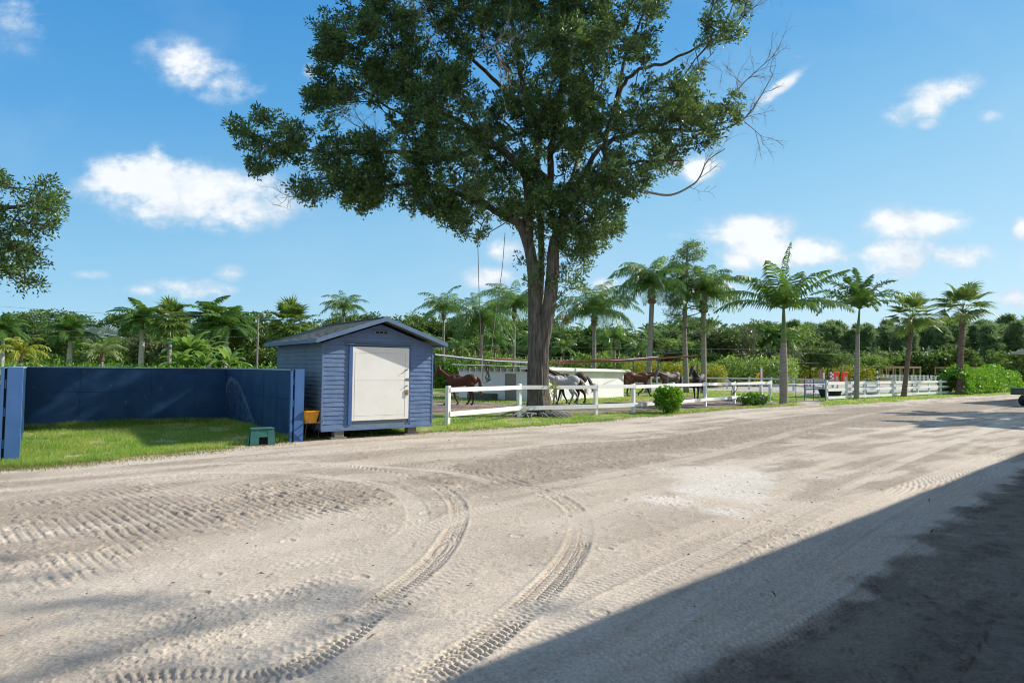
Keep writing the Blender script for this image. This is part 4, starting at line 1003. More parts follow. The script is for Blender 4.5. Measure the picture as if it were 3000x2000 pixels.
# ------------------------------------------------ show jumping things on the field
M_ORANGE = mk('orange_panel', (.75, .09, .03), (.85, .13, .05), scale=3, rough=.5); M_REDP = mk('red_pole_paint', (.6, .02, .03), rough=.5); M_YELP = mk('yellow_pole_paint', (.75, .48, .03), rough=.5)
def jump_tower(px_, py_, Y, label, w=.78, h=1.92, mat=None):
    X_ = (px_-1500)/F*Y
    r = root('jump_standard', label, 'jump', (X_, Y, 0)); g = Geo(); g.cbox((-w/2, -.2, 0), (w/2, .2, h*.8), .03); g.cbox((-w/2-.06, -.24, h*.8+.001), (w/2+.06, .24, h), .08); part('panel', g, mat or M_ORANGE, r)
    g = Geo(); g.cbox((-w*.2, -.215, h*.12), (w*.2, -.201, h*.6), .004); part('inlay', g, mk('grey_inlay', (.35, .4, .5), rough=.6), r)
    return r
jump_tower(2449, 1090, 96, 'orange jump tower with a pale inlay, left one of the pair on the field'); jump_tower(2475, 1090, 96, 'orange jump tower with a pale inlay, right one of the pair on the field')
jump_tower(2025, 1100, 84, 'orange jump tower beyond the slim trunks behind the horse walker', w=.45, h=1.8); jump_tower(2066, 1095, 84, 'narrow orange jump tower showing behind the right feather palm trunk', w=.25, h=1.7)
jump_tower(1910, 1095, 84, 'small orange jump tower beyond the left feather palm trunk', w=.25, h=1.5)
def standard(px_, Y, h, m1, m2, label, n=7):
    X_ = (px_-1500)/F*Y; r = root('jump_standard', label, 'jump', (X_, Y, 0))
    for k in range(n):
        if k % 2 == 0: 
            g = Geo(); g.cbox((-.1, -.1, h*k/n), (.1, .1, h*(k+1)/n-.002), .01); part('band', g, m1, r)
        else:
            g = Geo(); g.cbox((-.1, -.1, h*k/n), (.1, .1, h*(k+1)/n-.002), .01); part('band', g, m2, r)
    g = Geo(); g.cbox((-.35, -.06, -.02), (.35, .06, .1), .01); g.cbox((-.06, -.4, -.02), (.06, .4, .098), .01); part('foot', g, m2, r)
M_PINK = mk('faded_pink', (.5, .12, .22), rough=.6)
standard(2403, 88, 1.95, M_PINK, M_PINK, 'faded pink jump post standing by itself on the field'); standard(2413, 92, 1.7, M_WHITE, M_WHITE, 'white jump post just right of the pink one')
standard(2434, 92, 1.8, M_WHITE, M_PINK, 'pink and white banded jump post left of the orange towers'); standard(2439.5, 94, 1.8, M_PINK, M_WHITE, 'second banded jump post touching the first')
standard(1944, 86, 1.1, M_ORANGE, M_REDP, 'short red post beyond the dark horse group')
standard(2102, 70, 1.75, M_WHITE, M_WHITE, 'white post with a rope stay at the arena edge')
g = Geo(); a = A(2102, 70); b = A(2140, 70); g.tube([(a[0], a[1], 1.7), (b[0], b[1], .55)], .035, 5); single('jump_pole', g, M_WHITE, 'white pole leaning down from the lone white post', 'pole')
Xj = (2228-1500)/F*74
r = root('jump_wing', 'yellow ladder-shaped jump wing with a red and white post', 'jump', (Xj, 74, 0))
g = Geo()
g.tube([(-1.1, 0, 0), (-.15, 0, 1.65)], .08, 4); g.tube([(-.5, 0, 0), (-.1, 0, 1.65)], .06, 4)
for k in range(4): z = .25+.38*k; g.tube([(-1.1+.58*z, 0, z), (-.45+.2*z, 0, z)], .06, 4)
part('ladder_frame', g, M_YELP, r)
g = Geo(); g.cbox((0, -.1, 0), (.2, .1, 2.2), .02); part('post', g, M_WHITE, r)
g = Geo(); g.cbox((.21, -.09, .1), (.34, .09, 1.9), .02); part('red_side', g, M_REDP, r)
# red chest jumping block seen through the gate
p_ = G3(2409, 1137); r = root('jump_block', 'red and white painted jump block on the arena sand behind the gate', 'jump', (p_[0], p_[1]+3, 0)); g = Geo(); g.cbox((-.6, -.2, 0), (.6, .2, .95), .02); part('block', g, M_PINK, r); g = Geo()
for k in (-.3, .1): g.cbox((k, -.215, .12), (k+.18, -.202, .85), .003)
part('stripe', g, M_WHITE, r)
# flag post
standard(2570, 100, 2.1, M_WHITE, M_STEEL, 'thin pale marker post in front of the pergolas', n=5)

# ------------------------------------------------ timber pergolas far away
def pergola(x0p, x1p, Y, label, z=2.75):
    x0, x1 = (x0p-1500)/F*Y, (x1p-1500)/F*Y
    r = root('pergola', label, 'pergola', (x0, Y, 0)); g = Geo(); g.cbox((0, -.1, z), (x1-x0, .1, z+.28), .01); g.cbox((0, 3.9, z), (x1-x0, 4.1, z+.28), .01); part('beam', g, M_WOODRAW, r)
    g = Geo(); k = 0
    while k < x1-x0: g.cbox((k, -.4, z+.281), (k+.12, 4.4, z+.42), .004); k += .7
    part('rafter', g, M_WOODRAW, r)
    n = 6
    for i in range(n+1):
        for yy in (0, 4): g = Geo(); xx = (x1-x0-.3)*i/n+.05; g.cbox((xx, yy-.11, -.02), (xx+.2, yy+.11, z-.002), .01); part('post', g, M_WOODRAW, r)
    return r
pergola(2575, 2698, 132, 'raw timber pergola frame over the pens, left of the two far ones'); pergola(2775, 2942, 132, 'raw timber pergola frame over the pens, behind the hedge on the right')
g = Geo(); g.cbox((-2.3, -1, 0), (0, 1, .9), .05); g.cbox((.3, -1, 0), (2, .8, .3), .05); p_ = A(2604, 120)
single('timber_pile', g, M_WOODRAW, 'low stack of pale sawn timber below the left pergola', 'timber', (p_[0], 120, 0))

# ------------------------------------------------ parked car far away
def car(loc, ang, label, paint, s=1.0):
    r = root('parked_car', label, 'car', loc, ang)
    prof = [(-2.2, .35), (-2.25, .75), (-2.1, 1.0), (-1.75, 1.45), (-1.0, 1.62), (.2, 1.6), (.95, 1.1), (1.9, .95), (2.25, .7), (2.25, .35)]
    g = Geo(); n = len(prof); v = []
    for yy, k in ((-.86, 1), (-.80, 1), (.80, 1), (.86, 1)):
        for (a, b) in prof:
            tuck = (b-.95)*.28 if b > .95 else 0
            v.append((a, (abs(yy)-max(0, tuck))*np.sign(yy), b))
    g.add(v, [(s_*n+i, s_*n+(i+1) % n, (s_+1)*n+(i+1) % n, (s_+1)*n+i) for s_ in range(3) for i in range(n)]); g.f.append(np.array([list(range(n-1, -1, -1)), list(range(3*n, 4*n))])); part('body', g, paint, r)
    g = Geo()
    for sg in (-1, 1):
        y1, y2 = .835*sg, .70*sg
        for (a0, a1, b0, b1) in [(-1.75, -.75, -1.5, -.75), (-.68, .25, -.68, .12), (.32, .85, .2, .3)]: g.add([(a0, y1, 1.05), (a1, y1, 1.05), (b1, y2, 1.5), (b0, y2, 1.5)], [(0, 1, 2, 3)])
    part('side_window', g, mk('car_glass', (.02, .025, .03), rough=.08), r)
    for wx_ in (-1.4, 1.4):
        for sg in (-1, 1):
            w2 = Geo(); w2.merged(ring_wheel(.34, .22), T((wx_, .78*sg, .34))); w_o = part('wheel', w2, M_TYRE, r); g = Geo(); g.tube([(wx_, .70*sg, .34), (wx_, .88*sg, .34)], .21, 14); part('rim', g, M_STEEL, w_o)
    return r
p_ = A(2534, 135); car((p_[0], 135, 0), math.radians(8), 'silver green estate car parked beyond the field', mk('silver_green_paint', (.35, .42, .40), rough=.3, metal=.5))
p_ = A(2556, 139); car((p_[0], 139, 0), math.radians(172), 'white car parked nose to tail behind the silver green estate', mk('white_car_paint', (.75, .76, .78), rough=.3))

# ------------------------------------------------ utility vehicle at the right edge
uv = root('utility_vehicle', 'green utility vehicle with a dump bed and yellow rims at the right edge', 'utility vehicle', (29.65, 34.6, 0), math.radians(8))
M_UGREEN = mk('dark_green_paint', (.035, .07, .05), (.05, .10, .07), scale=4, rough=.6, c3=(.14, .14, .11), c3amt=.5)
g = Geo(); g.cbox((-1.95, -.72, .62), (-.35, .72, .66), .01); g.cbox((-1.95, -.72, .661), (-.35, -.66, 1.0), .01); g.cbox((-1.95, .66, .661), (-.35, .72, 1.0), .01); g.cbox((-1.95, -.659, .661), (-1.89, .659, 1.0), .01); g.cbox((-.41, -.659, .661), (-.35, .659, 1.05), .01)
bed = part('dump_bed', g, M_UGREEN, uv)
g = Geo(); g.cbox((-2.0, -.75, .98), (-.33, -.70, 1.04), .01); g.cbox((-2.0, -.699, .98), (-1.95, .75, 1.035), .01); part('bed_rim', g, mk('worn_rim', (.3, .32, .27), rough=.7), bed)
g = Geo(); g.cbox((-1.7, -.4, .32), (1.2, .4, .60), .03); part('chassis', g, M_BLACKMETAL, uv)
g = Geo(); g.cbox((-.3, -.65, .55), (.35, .65, .85), .04); g.cbox((-.3, -.65, .851), (-.18, .65, 1.25), .04); part('seat', g, mk('yellow_vinyl', (.5, .36, .05), rough=.5), uv)
g = Geo(); g.add([(.6, -.66, .45), (1.45, -.55, .4), (1.45, .55, .4), (.6, .66, .45), (.6, -.62, 1.0), (1.3, -.5, .8), (1.3, .5, .8), (.6, .62, 1.0)], [(0, 3, 2, 1), (4, 5, 6, 7), (0, 1, 5, 4), (1, 2, 6, 5), (2, 3, 7, 6), (3, 0, 4, 7)]); part('hood', g, M_UGREEN, uv)
for a_ in (-1.2, .95):
    for sg in (-1, 1):
        w2 = Geo(); w2.merged(ring_wheel(.29, .26, n=30), T((a_, .60*sg, .29))); w_o = part('wheel', w2, M_TYRE, uv); g = Geo(); g.tube([(a_, .47*sg, .29), (a_, .735*sg, .29)], .16, 16); rim = part('rim', g, mk('yellow_rim', (.5, .38, .12), rough=.5), w_o)
# ------------------------------------------------ barns (one beside the camera, one further along the road; both outside the picture)
M_BARN = mk('barn_paint', (.55, .53, .48), (.62, .6, .55), scale=2, rough=.8); M_TIN = mk('tin_roof', (.4, .42, .43), (.5, .52, .53), scale=3, rough=.4, metal=.6)
def barn(label, c, ang, L, D, H_, oh, post_every=4.0, walls=True, thick=.12):
    """c = roof's front-left corner on the ground plane, x along the eave, y away from the road"""
    r = root('barn', label, 'barn', (c[0], c[1], 0), ang); g = Geo()
    rise = D*.16
    v = [(0, 0, H_), (L, 0, H_), (L, -D/2, H_+rise), (0, -D/2, H_+rise), (0, -D, H_), (L, -D, H_)]; v2 = [(a, b, c_-thick) for a, b, c_ in v]
    g.add(v+v2, [(0, 1, 2, 3), (3, 2, 5, 4), (6, 9, 8, 7), (9, 10, 11, 8), (0, 6, 7, 1), (4, 5, 11, 10), (0, 3, 9, 6), (3, 4, 10, 9), (1, 7, 8, 2), (2, 8, 11, 5)]); part('roof', g, M_TIN, r)
    x_ = .6 if walls else 3.2
    while x_ < L:
        for yy in ((-oh, -D+.5) if not walls else (-oh,)):
            g = Geo(); g.cbox((x_-.08, yy-.08, -.05), (x_+.08, yy+.08, H_-thick+rise*min(1, oh/(D/2))), .01); part('post', g, M_BARN, r)
        x_ += post_every
    if walls:
        g = Geo(); zt_ = H_-thick-.02; yb = -oh-1.2
        g.box((.5, -D+.4, -.05), (L-.5, -D+.55, zt_)); g.box((.5, -D+.551, -.05), (.65, yb, zt_)); g.box((L-.65, -D+.551, -.05), (L-.5, yb, zt_)); part('wall', g, M_BARN, r)
    return r
SE = np.array([-.30, 3.52]); SD = np.array([.745, .667]); HB_ = 5.25
E0 = SE + np.array([1.38, .43])*HB_
cL = E0 - SD*16 - np.array([.667, -.745])*.13
barn('tall open-fronted barn beside the camera that shades the near corner of the road', cL, math.atan2(SD[1], SD[0]), 33.0, 7.0, HB_, .5, post_every=11.0)
g = Geo()
c2 = np.array([30.85, 39.0]); RD = np.array([.79, .61])
barn('open shelter whose metal roof corner shows at the right edge', c2, math.atan2(RD[1], RD[0]), 18, 5.0, 3.08, .5, walls=False, thick=.06)
# ------------------------------------------------ poles and lines
def pole(px_, Y, ytop, label, r0=.11, arm=True):
    X_ = (px_-1500)/F*Y; z = P3(px_, ytop, Y)[2]; r = root('utility_pole', label, 'pole', (X_, Y, 0)); g = Geo(); g.tube([(0, 0, -.1), (0, 0, z)], [r0, r0*.75], 8); part('shaft', g, M_WOODGREY, r)
    g = Geo(); g.tube([(0, 0, z), (.03, 0, z+.2)], .04, 6); g.cbox((-.5, -.03, z-.25), (.5, .03, z-.15), .01); part('insulator', g, M_STEEL, r); return X_, z
pole(754, 60, 920, 'slim bare utility pole rising above the trees left of the shed'); pole(2466, 110, 1035, 'grey utility pole in front of the pine wood', .16); pole(2205, 90, 1020, 'thin pole standing among the royal palms at the back', .06)
k = 0
for a, b in [((-60, 893, 62), (760, 925, 60)), ((-60, 960, 62), (760, 962, 60)), ((-60, 974, 62), (760, 985, 60)), ((760, 925, 60), (1300, 1000, 75)), ((1840, 980, 80), (2210, 1015, 90)), ((2210, 1030, 90), (2700, 1030, 112)), ((1840, 1010, 80), (2210, 1047, 90)), ((1900, 1030, 80), (2470, 1048, 110)), ((1300, 1040, 70), (1900, 1035, 78)), ((2050, 1040, 85), (2700, 1075, 115))]:
    A_, B_ = P3(*a), P3(*b); g = Geo(); g.tube(spline([A_, (A_+B_)/2-np.array([0, 0, .35]), B_], 8), .011, 4, cap=False); k += 1
    single('power_line', g, M_WIRE, 'thin grey overhead line strung across the background trees', 'power line', group='overhead lines across the background')
# ================================================================== TREES AND PLANTS
def unit(v): return v / (np.linalg.norm(v, axis=-1, keepdims=True) + 1e-9)
def leaves(geo, base, dirn, nrm, length, width, var, fold=0.12):
    """rhombic leaves: base point, direction, face normal"""
    n = len(base); side = unit(np.cross(dirn, nrm)); up = np.cross(side, dirn)
    L = np.asarray(length).reshape(-1, 1) * np.ones((n, 1)); W = np.asarray(width).reshape(-1, 1) * np.ones((n, 1))
    a = base; b = base + dirn*L*0.5 + side*W*0.5 + up*W*fold; c = base + dirn*L - up*L*0.06; d = base + dirn*L*0.5 - side*W*0.5 + up*W*fold
    v = np.stack([a, b, c, d], 1).reshape(-1, 3); i = np.arange(n)*4
    geo.add(v, np.stack([i, i+1, i+2, i+3], -1), np.repeat(np.asarray(var, dtype=np.float32), 4))
def rdir(r, n): return unit(r.normal(0, 1, (n, 3)))
def clump_leaves(geo, r, c, rad, nsub, nper, ll, lw, outb=None, upb=0.25, spread=.16, vj=.25, squash=1.0):
    """tufts of leaves around twig ends inside a ball"""
    c = np.asarray(c, float)
    subs = c + rdir(r, nsub)*(rad*(r.uniform(0.15, 1, (nsub, 1))**0.5))*np.array([1, 1, squash])
    sv = np.clip(0.42 + getattr(geo, 'bias', 0) + r.normal(0, vj*.6, nsub), 0, 1)
    idx = np.repeat(np.arange(nsub), nper); n = len(idx)
    d = rdir(r, n) + np.array([0, 0, upb])
    if outb is not None: d = d + outb
    d = unit(d); base = subs[idx] + d*r.uniform(0, spread, (n, 1))
    nrm = unit(rdir(r, n) + np.array([0, 0, .9]))
    leaves(geo, base, d, nrm, ll*r.uniform(.7, 1.25, n), lw*r.uniform(.75, 1.2, n), np.clip(sv[idx] + r.normal(0, vj, n)*.7, 0, 1))
    return subs

M_OAKLEAF = leafmat('oak_leaf', (0.020, 0.058, 0.018), (0.17, 0.275, 0.08), rough=.33, transl=.34, spec=.6)
M_BARK = mk('oak_bark', (0.05, 0.043, 0.036), (0.27, 0.235, 0.20), scale=9, rough=.95, bump=1.0, bscale=10, bdist=.12, stretch=(1.7, 1.7, .22), c3=(0.03, 0.027, 0.025), c3amt=.65)
M_LIMB = mk('limb_bark', (0.06, 0.052, 0.044), (0.15, 0.13, 0.11), scale=5, rough=.95, bump=.8, bscale=22, bdist=.02)
M_DEADTWIG = mk('bare_twig', (0.19, 0.17, 0.15), (0.33, 0.30, 0.27), scale=10, rough=.9)

def oak(label, poly, holes, Y0, fork, limbs, seed, nclump, trunk=None, rclump=(.36, .62), nsub=9, nper=19, thick=(1.0, .024, 6.0), bare=(), leafsize=(.115, .048), cols=None, sprouts=(), base=None, noise_thr=.30, group=None, gaps=()):
    r = np.random.default_rng(seed); P = np.array(poly, float)
    lo, hi = P.min(0), P.max(0)
    pts = []; tries = 0; mpx = S/F*Y0
    while len(pts) < nclump and tries < 200:
        tries += 1
        q = r.uniform(lo, hi, (3000, 2)); ok = inpoly(q[:, 0], q[:, 1], P)
        for h in holes: ok &= ~inpoly(q[:, 0], q[:, 1], h)
        ok &= fbm(q[:, 0]/42, q[:, 1]/42, 3, seed) > noise_thr
        q = q[ok]
        dd = np.full(len(q), 1e9)
        for pl in [P] + [np.array(h, float) for h in holes]:
            for i in range(len(pl)):
                a, b = pl[i], pl[(i+1) % len(pl)]; ab = b-a; t = np.clip(((q-a)@ab)/(ab@ab+1e-9), 0, 1); dd = np.minimum(dd, np.linalg.norm(q-a-t[:, None]*ab, axis=1))
        for (x_, y_), d in zip(q, dd):
            rad = r.uniform(*rclump)
            if d < rad/mpx*0.45: rad = max(.22, d*mpx*1.6) if d*mpx > .1 else .22
            th = min(thick[2], thick[0] + thick[1]*d*1.0)
            pts.append((x_, y_, rad, r.uniform(-th, th)))
            if len(pts) >= nclump: break
    C = []
    for x_, y_, rad, dz in pts:
        C.append(np.append(AT(x_, y_, Y0+dz) if abs(dz) < 1.2 else (AT(x_, y_, Y0) + np.array([0, dz, r.normal(0, .25)])), rad))
    C = np.array(C)
    for (a, b, rad_) in gaps:      # openings in the crown where the sun comes through
        q = np.array(a); t = (C[:, :3]-q)@SUN; dd = np.linalg.norm(C[:, :3]-q-t[:, None]*SUN, axis=1); C = C[~((dd < rad_+C[:, 3]*.55) & (t > 0) & (C[:, 0] < 30))]
    base = np.array(base if base is not None else [fork[0], fork[1], 0])
    rt = root('oak_tree', label, 'tree', tuple(base), group=group)
    lg = Geo(); nodes = []; nodr = []
    for pl, r0, r1 in limbs:
        pp = spline([AT(a, b, Y0+abs(c)) for a, b, c in pl], 5); rr = np.linspace(r0, r1, len(pp))
        pp = pp + r.normal(0, .02, pp.shape)
        lg.tube(pp, rr, 9); nodes += list(pp[2:]); nodr += list(rr[2:])
    fork = np.array(fork)
    nodes = np.array(nodes); nlimb = len(nodes)
    order = np.argsort(np.linalg.norm(C[:, :3]-fork, axis=1)); parents = [-1]*nlimb; nodes = list(nodes); weight = [0]*nlimb
    arr = np.zeros((nlimb+len(C)*2, 3)); arr[:nlimb] = nodes; cnt = nlimb
    edges = []
    for k in order:
        c = C[k, :3]; d = np.linalg.norm(arr[:cnt]-c, axis=1); df = np.linalg.norm(arr[:cnt]-fork, axis=1)
        j = int(np.argmin(d + 0.35*df)); p = arr[j]
        mid = (p+c)/2 + r.normal(0, .10*d[j]**.7, 3)*np.array([1, 1, .6]) + np.array([0, 0, .04*d[j]])
        arr[cnt] = mid; arr[cnt+1] = c; parents += [j, cnt]; edges.append((j, cnt, cnt+1)); cnt += 2
    w = np.ones(cnt); w[:nlimb] = 0
    for i in range(cnt-1, nlimb-1, -1):
        if parents[i] >= nlimb: w[parents[i]] += w[i]*.5
    rad_of = lambda i: .009 + .0085*math.sqrt(w[i])
    for j, m, e in edges:
        rj = nodr[j] if j < nlimb else rad_of(j)
        a0 = min(rj*.8, rad_of(m)*1.25)
        lg.tube([arr[j], arr[m], arr[e]], [a0, rad_of(m), rad_of(e)*.7], 5, cap=False)
    if trunk:
        tg = Geo(); trunk(tg, Y0); part('trunk', tg, M_BARK, rt, smooth=True, world=True)
    part('branches', lg, M_LIMB, rt, smooth=True, world=True)
    cg = Geo()
    for x_, y_, z_, rad in C:
        o = unit(np.array([x_, y_, z_])-fork)*.5; cg.bias = r.normal(0, .17)
        clump_leaves(cg, r, (x_, y_, z_), rad, max(3, int(nsub*(rad/.5)**1.6)), nper, leafsize[0], leafsize[1], outb=o, squash=.85)
    for a, b, dz, rad, k in sprouts:
        for _ in range(k): clump_leaves(cg, r, AT(a, b, Y0+dz)+r.normal(0, rad*.5, 3), rad*.55, 5, 14, leafsize[0], leafsize[1])
    part('crown', cg, M_OAKLEAF, rt, world=True)
    bg_ = Geo()
    def twig(p, d, L, rr, depth):
        n = 4; pp = [p]; dd = d
        for i in range(n): dd = unit(dd + r.normal(0, .22, 3)); pp.append(pp[-1]+dd*L/n)
        bg_.tube(pp, np.linspace(rr, rr*.45, n+1), 4, cap=False)
        if depth > 0:
            for q in range(r.integers(3, 6)):
                i = r.integers(1, n+1); twig(pp[i], unit(dd + r.normal(0, .55, 3)), L*r.uniform(.35, .65), rr*.5, depth-1)
    for pl, r0, k in bare:
        pp = spline([AT(a, b, Y0+c) for a, b, c in pl], 5); bg_.tube(pp, np.linspace(r0, r0*.35, len(pp)), 6)
        for i in range(k):
            j = r.integers(len(pp)//3, len(pp)); dd = unit(pp[min(j, len(pp)-1)]-pp[max(0, j-2)]); twig(pp[j], unit(dd+r.normal(0, .5, 3)), r.uniform(.5, 1.2), .012, 2)
    if bare: part('dead_branch', bg_, M_DEADTWIG, rt, world=True)
    return rt

OAKP = [(556,300),(548,330),(560,370),(590,402),(640,388),(690,400),(690,430),(702,470),(735,482),(780,458),(800,470),(850,492),(900,458),(940,490),(1000,495),(1040,520),(1060,545),(1110,552),(1150,522),(1172,515),(1230,525),(1262,520),(1290,560),(1300,590),(1330,600),(1360,585),(1392,560),(1428,530),(1438,485),(1420,460),(1450,455),(1480,440),(1500,425),(1530,400),(1562,375),(1600,350),(1640,335),(1652,305),(1700,285),(1702,250),(1660,240),(1630,262),(1605,240),(1575,195),(1545,175),(1515,195),(1480,200),(1465,170),(1500,140),(1560,122),(1620,112),(1700,92),(1716,40),(1722,-20),(1610,-150),(1420,-250),(1200,-300),(1000,-250),(860,-120),(818,0),(838,42),(800,52),(760,42),(742,90),(738,150),(735,190),(697,215),(690,250),(728,268),(735,292),(700,292),(670,290),(632,255),(592,250),(575,270)]
OAKH = [[(785,240),(850,232),(882,258),(908,300),(885,332),(830,318),(800,300)], [(885,205),(925,210),(935,240),(895,245)], [(975,30),(998,40),(1012,90),(1062,150),(1050,168),(1000,118)], [(895,-40),(978,-40),(975,35),(930,30),(905,42)],
        [(1478,58),(1520,32),(1605,38),(1622,72),(1560,98),(1490,98)], [(1520,142),(1560,118),(1622,130),(1655,200),(1640,240),(1600,215),(1572,178),(1532,168)], [(1150,258),(1178,262),(1175,292),(1155,290)], [(1185,315),(1220,315),(1218,352),(1188,350)],
        [(1266,345),(1288,350),(1284,432),(1268,440)], [(1385,-30),(1440,-30),(1432,60),(1398,55)], [(1040,-80),(1075,-80),(1060,20),(1040,10)], [(1240,-20),(1262,-20),(1256,45),(1244,40)], [(1420,195),(1450,205),(1440,262),(1420,255)], [(640,395),(720,398),(740,415),(690,412)], [(1085,100),(1098,90),(1105,130),(1090,140)], [(1160,-60),(1200,-60),(1190,5),(1165,5)]]
BX, BY = float(AT(1236, 700, 24.2)[0]), 24.2
def oaktrunk(g, Y0):
    def at(a, b, dz=0): return AT(a, b, Y0+dz)
    def stem(pl, rr, n=28, knob=.05, flute=.05, seed=1):
        pp = spline([at(*p) for p in pl], 8); rs = np.interp(np.linspace(0, 1, len(pp)), np.linspace(0, 1, len(rr)), rr)
        t = np.gradient(pp, axis=0); t = unit(t); u = unit(np.cross(np.array([0, 1.0, 0]), t)); w_ = np.cross(t, u)
        ang = np.arange(n)*2*math.pi/n; A_, I_ = np.meshgrid(ang, np.arange(len(pp)))
        ph = I_/len(pp)
        k = 1 + flute*np.sin(A_*5+seed+ph*2) + flute*.6*np.sin(A_*9+seed*2-ph*5) + knob*(vn(A_*2.2+seed, I_*.35, seed)-.5)*2 + .035*(vn(A_*9, I_*.7, seed+5)-.5)*2
        rs = rs*.92; z0 = pp[:, 2][:, None]
        flare = np.exp(-np.maximum(z0, 0)/.35)*(.08+.30*np.maximum(0, np.sin(A_*4+1.1))+.15*np.maximum(0, np.sin(A_*7+.3)))
        R_ = rs[:, None]*(k+flare)
        v = pp[:, None, :] + R_[..., None]*(np.cos(A_)[..., None]*u[:, None, :] + np.sin(A_)[..., None]*w_[:, None, :])
        m = len(pp); i = np.arange(m-1)[:, None]*n; j = np.arange(n)[None, :]; kk = (np.arange(n)+1) % n
        g.add(v.reshape(-1, 3), np.stack([i+j, i+kk, i+n+kk, i+n+j], -1).reshape(-1, 4))
    # base is one bole made of two merged stems
    stem([(1238,962,0),(1238,930,0),(1236,880,0),(1236,820,0),(1238,760,0),(1240,745,0),(1241,722,0)], [.48,.44,.38,.35,.33,.27,.16], 44, flute=.09, knob=.07)
    stem([(1229,940,0),(1228,850,0),(1229,760,0),(1229,700,0),(1226,640,0),(1220,590,0),(1209,550,0),(1196,520,0),(1180,500,.0)], [.33,.30,.28,.28,.26,.24,.22,.18,.13], seed=2)
    stem([(1248,940,-.05),(1245,870,-.05),(1247,800,-.1),(1256,740,-.1),(1265,680,-.1),(1270,620,-.1),(1272,570,0),(1281,535,.1),(1290,500,.2)], [.30,.27,.26,.27,.27,.26,.24,.21,.18], seed=4)
    stem([(1236,735,.35),(1238,680,.6),(1243,610,.8),(1242,530,.9),(1238,480,.9)], [.22,.18,.14,.13,.12], seed=7)
    stem([(1214,560,.05),(1213,500,.2),(1212,440,.3)], [.22,.20,.16], seed=9)
LIMBS = [([(1190,512,0),(1150,490,-.3),(1110,470,-.8),(1040,440,-1),(960,420,-1.2),(880,430,-1),(790,430,-.6)], .17, .05),
 ([(1214,450,.3),(1205,400,.2),(1160,350,0),(1120,335,-.5),(1040,360,-1),(950,350,-1.5),(840,350,-1),(740,350,-.5),(640,330,0),(585,310,0)], .17, .03),
 ([(1160,350,0),(1090,300,.8),(1000,250,1.2),(950,210,1.5),(900,170,1.0),(830,140,.8),(770,110,.5)], .12, .03),
 ([(1090,300,.8),(1010,290,2),(940,270,2.5),(880,240,2),(820,200,1.5),(750,220,1)], .08, .02),
 ([(1212,440,.3),(1240,330,-.5),(1220,260,-.8),(1195,170,-1),(1185,90,-1),(1160,0,-1),(1140,-120,-1)], .15, .05),
 ([(1195,240,-.8),(1130,180,-1.5),(1060,110,-2),(1000,50,-2),(960,-20,-2)], .10, .03),
 ([(1236,480,.7),(1262,420,.5),(1265,350,.6),(1275,300,.8),(1290,200,1),(1295,100,1),(1310,0,1),(1320,-150,1)], .16, .05),
 ([(1290,500,.2),(1330,450,.5),(1380,415,.6),(1420,385,.5),(1470,372,.4),(1570,368,.3)], .15, .035),
 ([(1400,400,.5),(1390,330,1.5),(1412,250,2),(1430,200,2),(1470,160,2),(1530,145,2),(1600,110,1.5),(1680,70,1)], .13, .03),
 ([(1290,500,.2),(1340,400,-1),(1380,340,-1.8),(1440,310,-2),(1520,300,-1.5),(1600,300,-1),(1660,280,-.6)], .13, .03),
 ([(1412,250,2),(1440,120,2.5),(1470,50,2),(1500,-30,2)], .09, .03),
 ([(1281,535,.1),(1340,510,-1),(1390,500,-1.5),(1420,500,-1.5)], .08, .02),
 ([(1262,420,.5),(1230,380,3),(1180,300,5),(1120,250,6)], .12, .03), ([(1265,350,.6),(1330,280,4),(1380,200,5.5),(1400,100,6)], .12, .03),
 ([(1240,430,.2),(1230,330,-3),(1200,260,-5),(1160,200,-6)], .12, .03), ([(1290,480,.2),(1330,360,-3),(1350,250,-5),(1370,150,-6)], .12, .03)]
BARE = [([(1480,440,-.3),(1540,448,-.4),(1590,425,-.4),(1608,405,-.4),(1625,370,-.5),(1665,342,-.5)], .05, 5),
 ([(1600,310,-.6),(1650,300,-.5),(1690,285,-.5),(1720,262,-.5),(1745,225,-.5),(1775,172,-.5)], .045, 9), ([(1640,290,-.4),(1670,240,-.2),(1700,200,0),(1730,170,0),(1775,130,0)], .035, 14),
 ([(1560,235,.2),(1575,190,.3),(1600,160,.3),(1640,120,.3)], .03, 12), ([(1620,110,.8),(1680,60,.8),(1740,10,.8),(1765,-20,.8)], .03, 14), ([(1710,280,-.5),(1740,305,-.5),(1756,325,-.5)], .018, 3),
 ([(1100,130,-4.5),(1120,110,-4.6),(1140,118,-4.7),(1150,150,-4.7)], .03, 9), ([(700,455,-.5),(670,452,-.5),(645,455,-.5)], .015, 4), ([(1010,150,-2),(985,90,-2),(965,30,-2)], .03, 8), ([(880,330,-1),(850,300,-1),(820,290,-1)], .02, 8)]
SPR = [(1242,640,-.5,.5,4), (1310,650,-.2,.5,5), (1300,620,0,.4,3), (1262,540,-.4,.5,6), (1285,690,-.1,.35,2), (1290,740,.5,.5,3), (1262,480,-.5,.6,5), (1232,560,.2,.5,4), (1240,600,-.2,.4,3)]
def backwall(px_, py_):
    n_ = UY; d = ray(px_, py_); p0 = np.array([CR[0], CR[1]]) - UY*.1; t = float((p0@n_)/(d[0]*n_[0]+d[1]*n_[1])); return (d[0]*t, d[1]*t, CAM_H+d[2]*t)
GAPS = [(backwall(a, b), 0, .12) for a, b in [(160, 1215), (200, 1196), (240, 1178), (285, 1158), (330, 1140), (360, 1120), (300, 1170)]] + [(backwall(a, b), 0, .10) for a, b in [(452, 1222), (478, 1200), (495, 1188), (512, 1178)]]
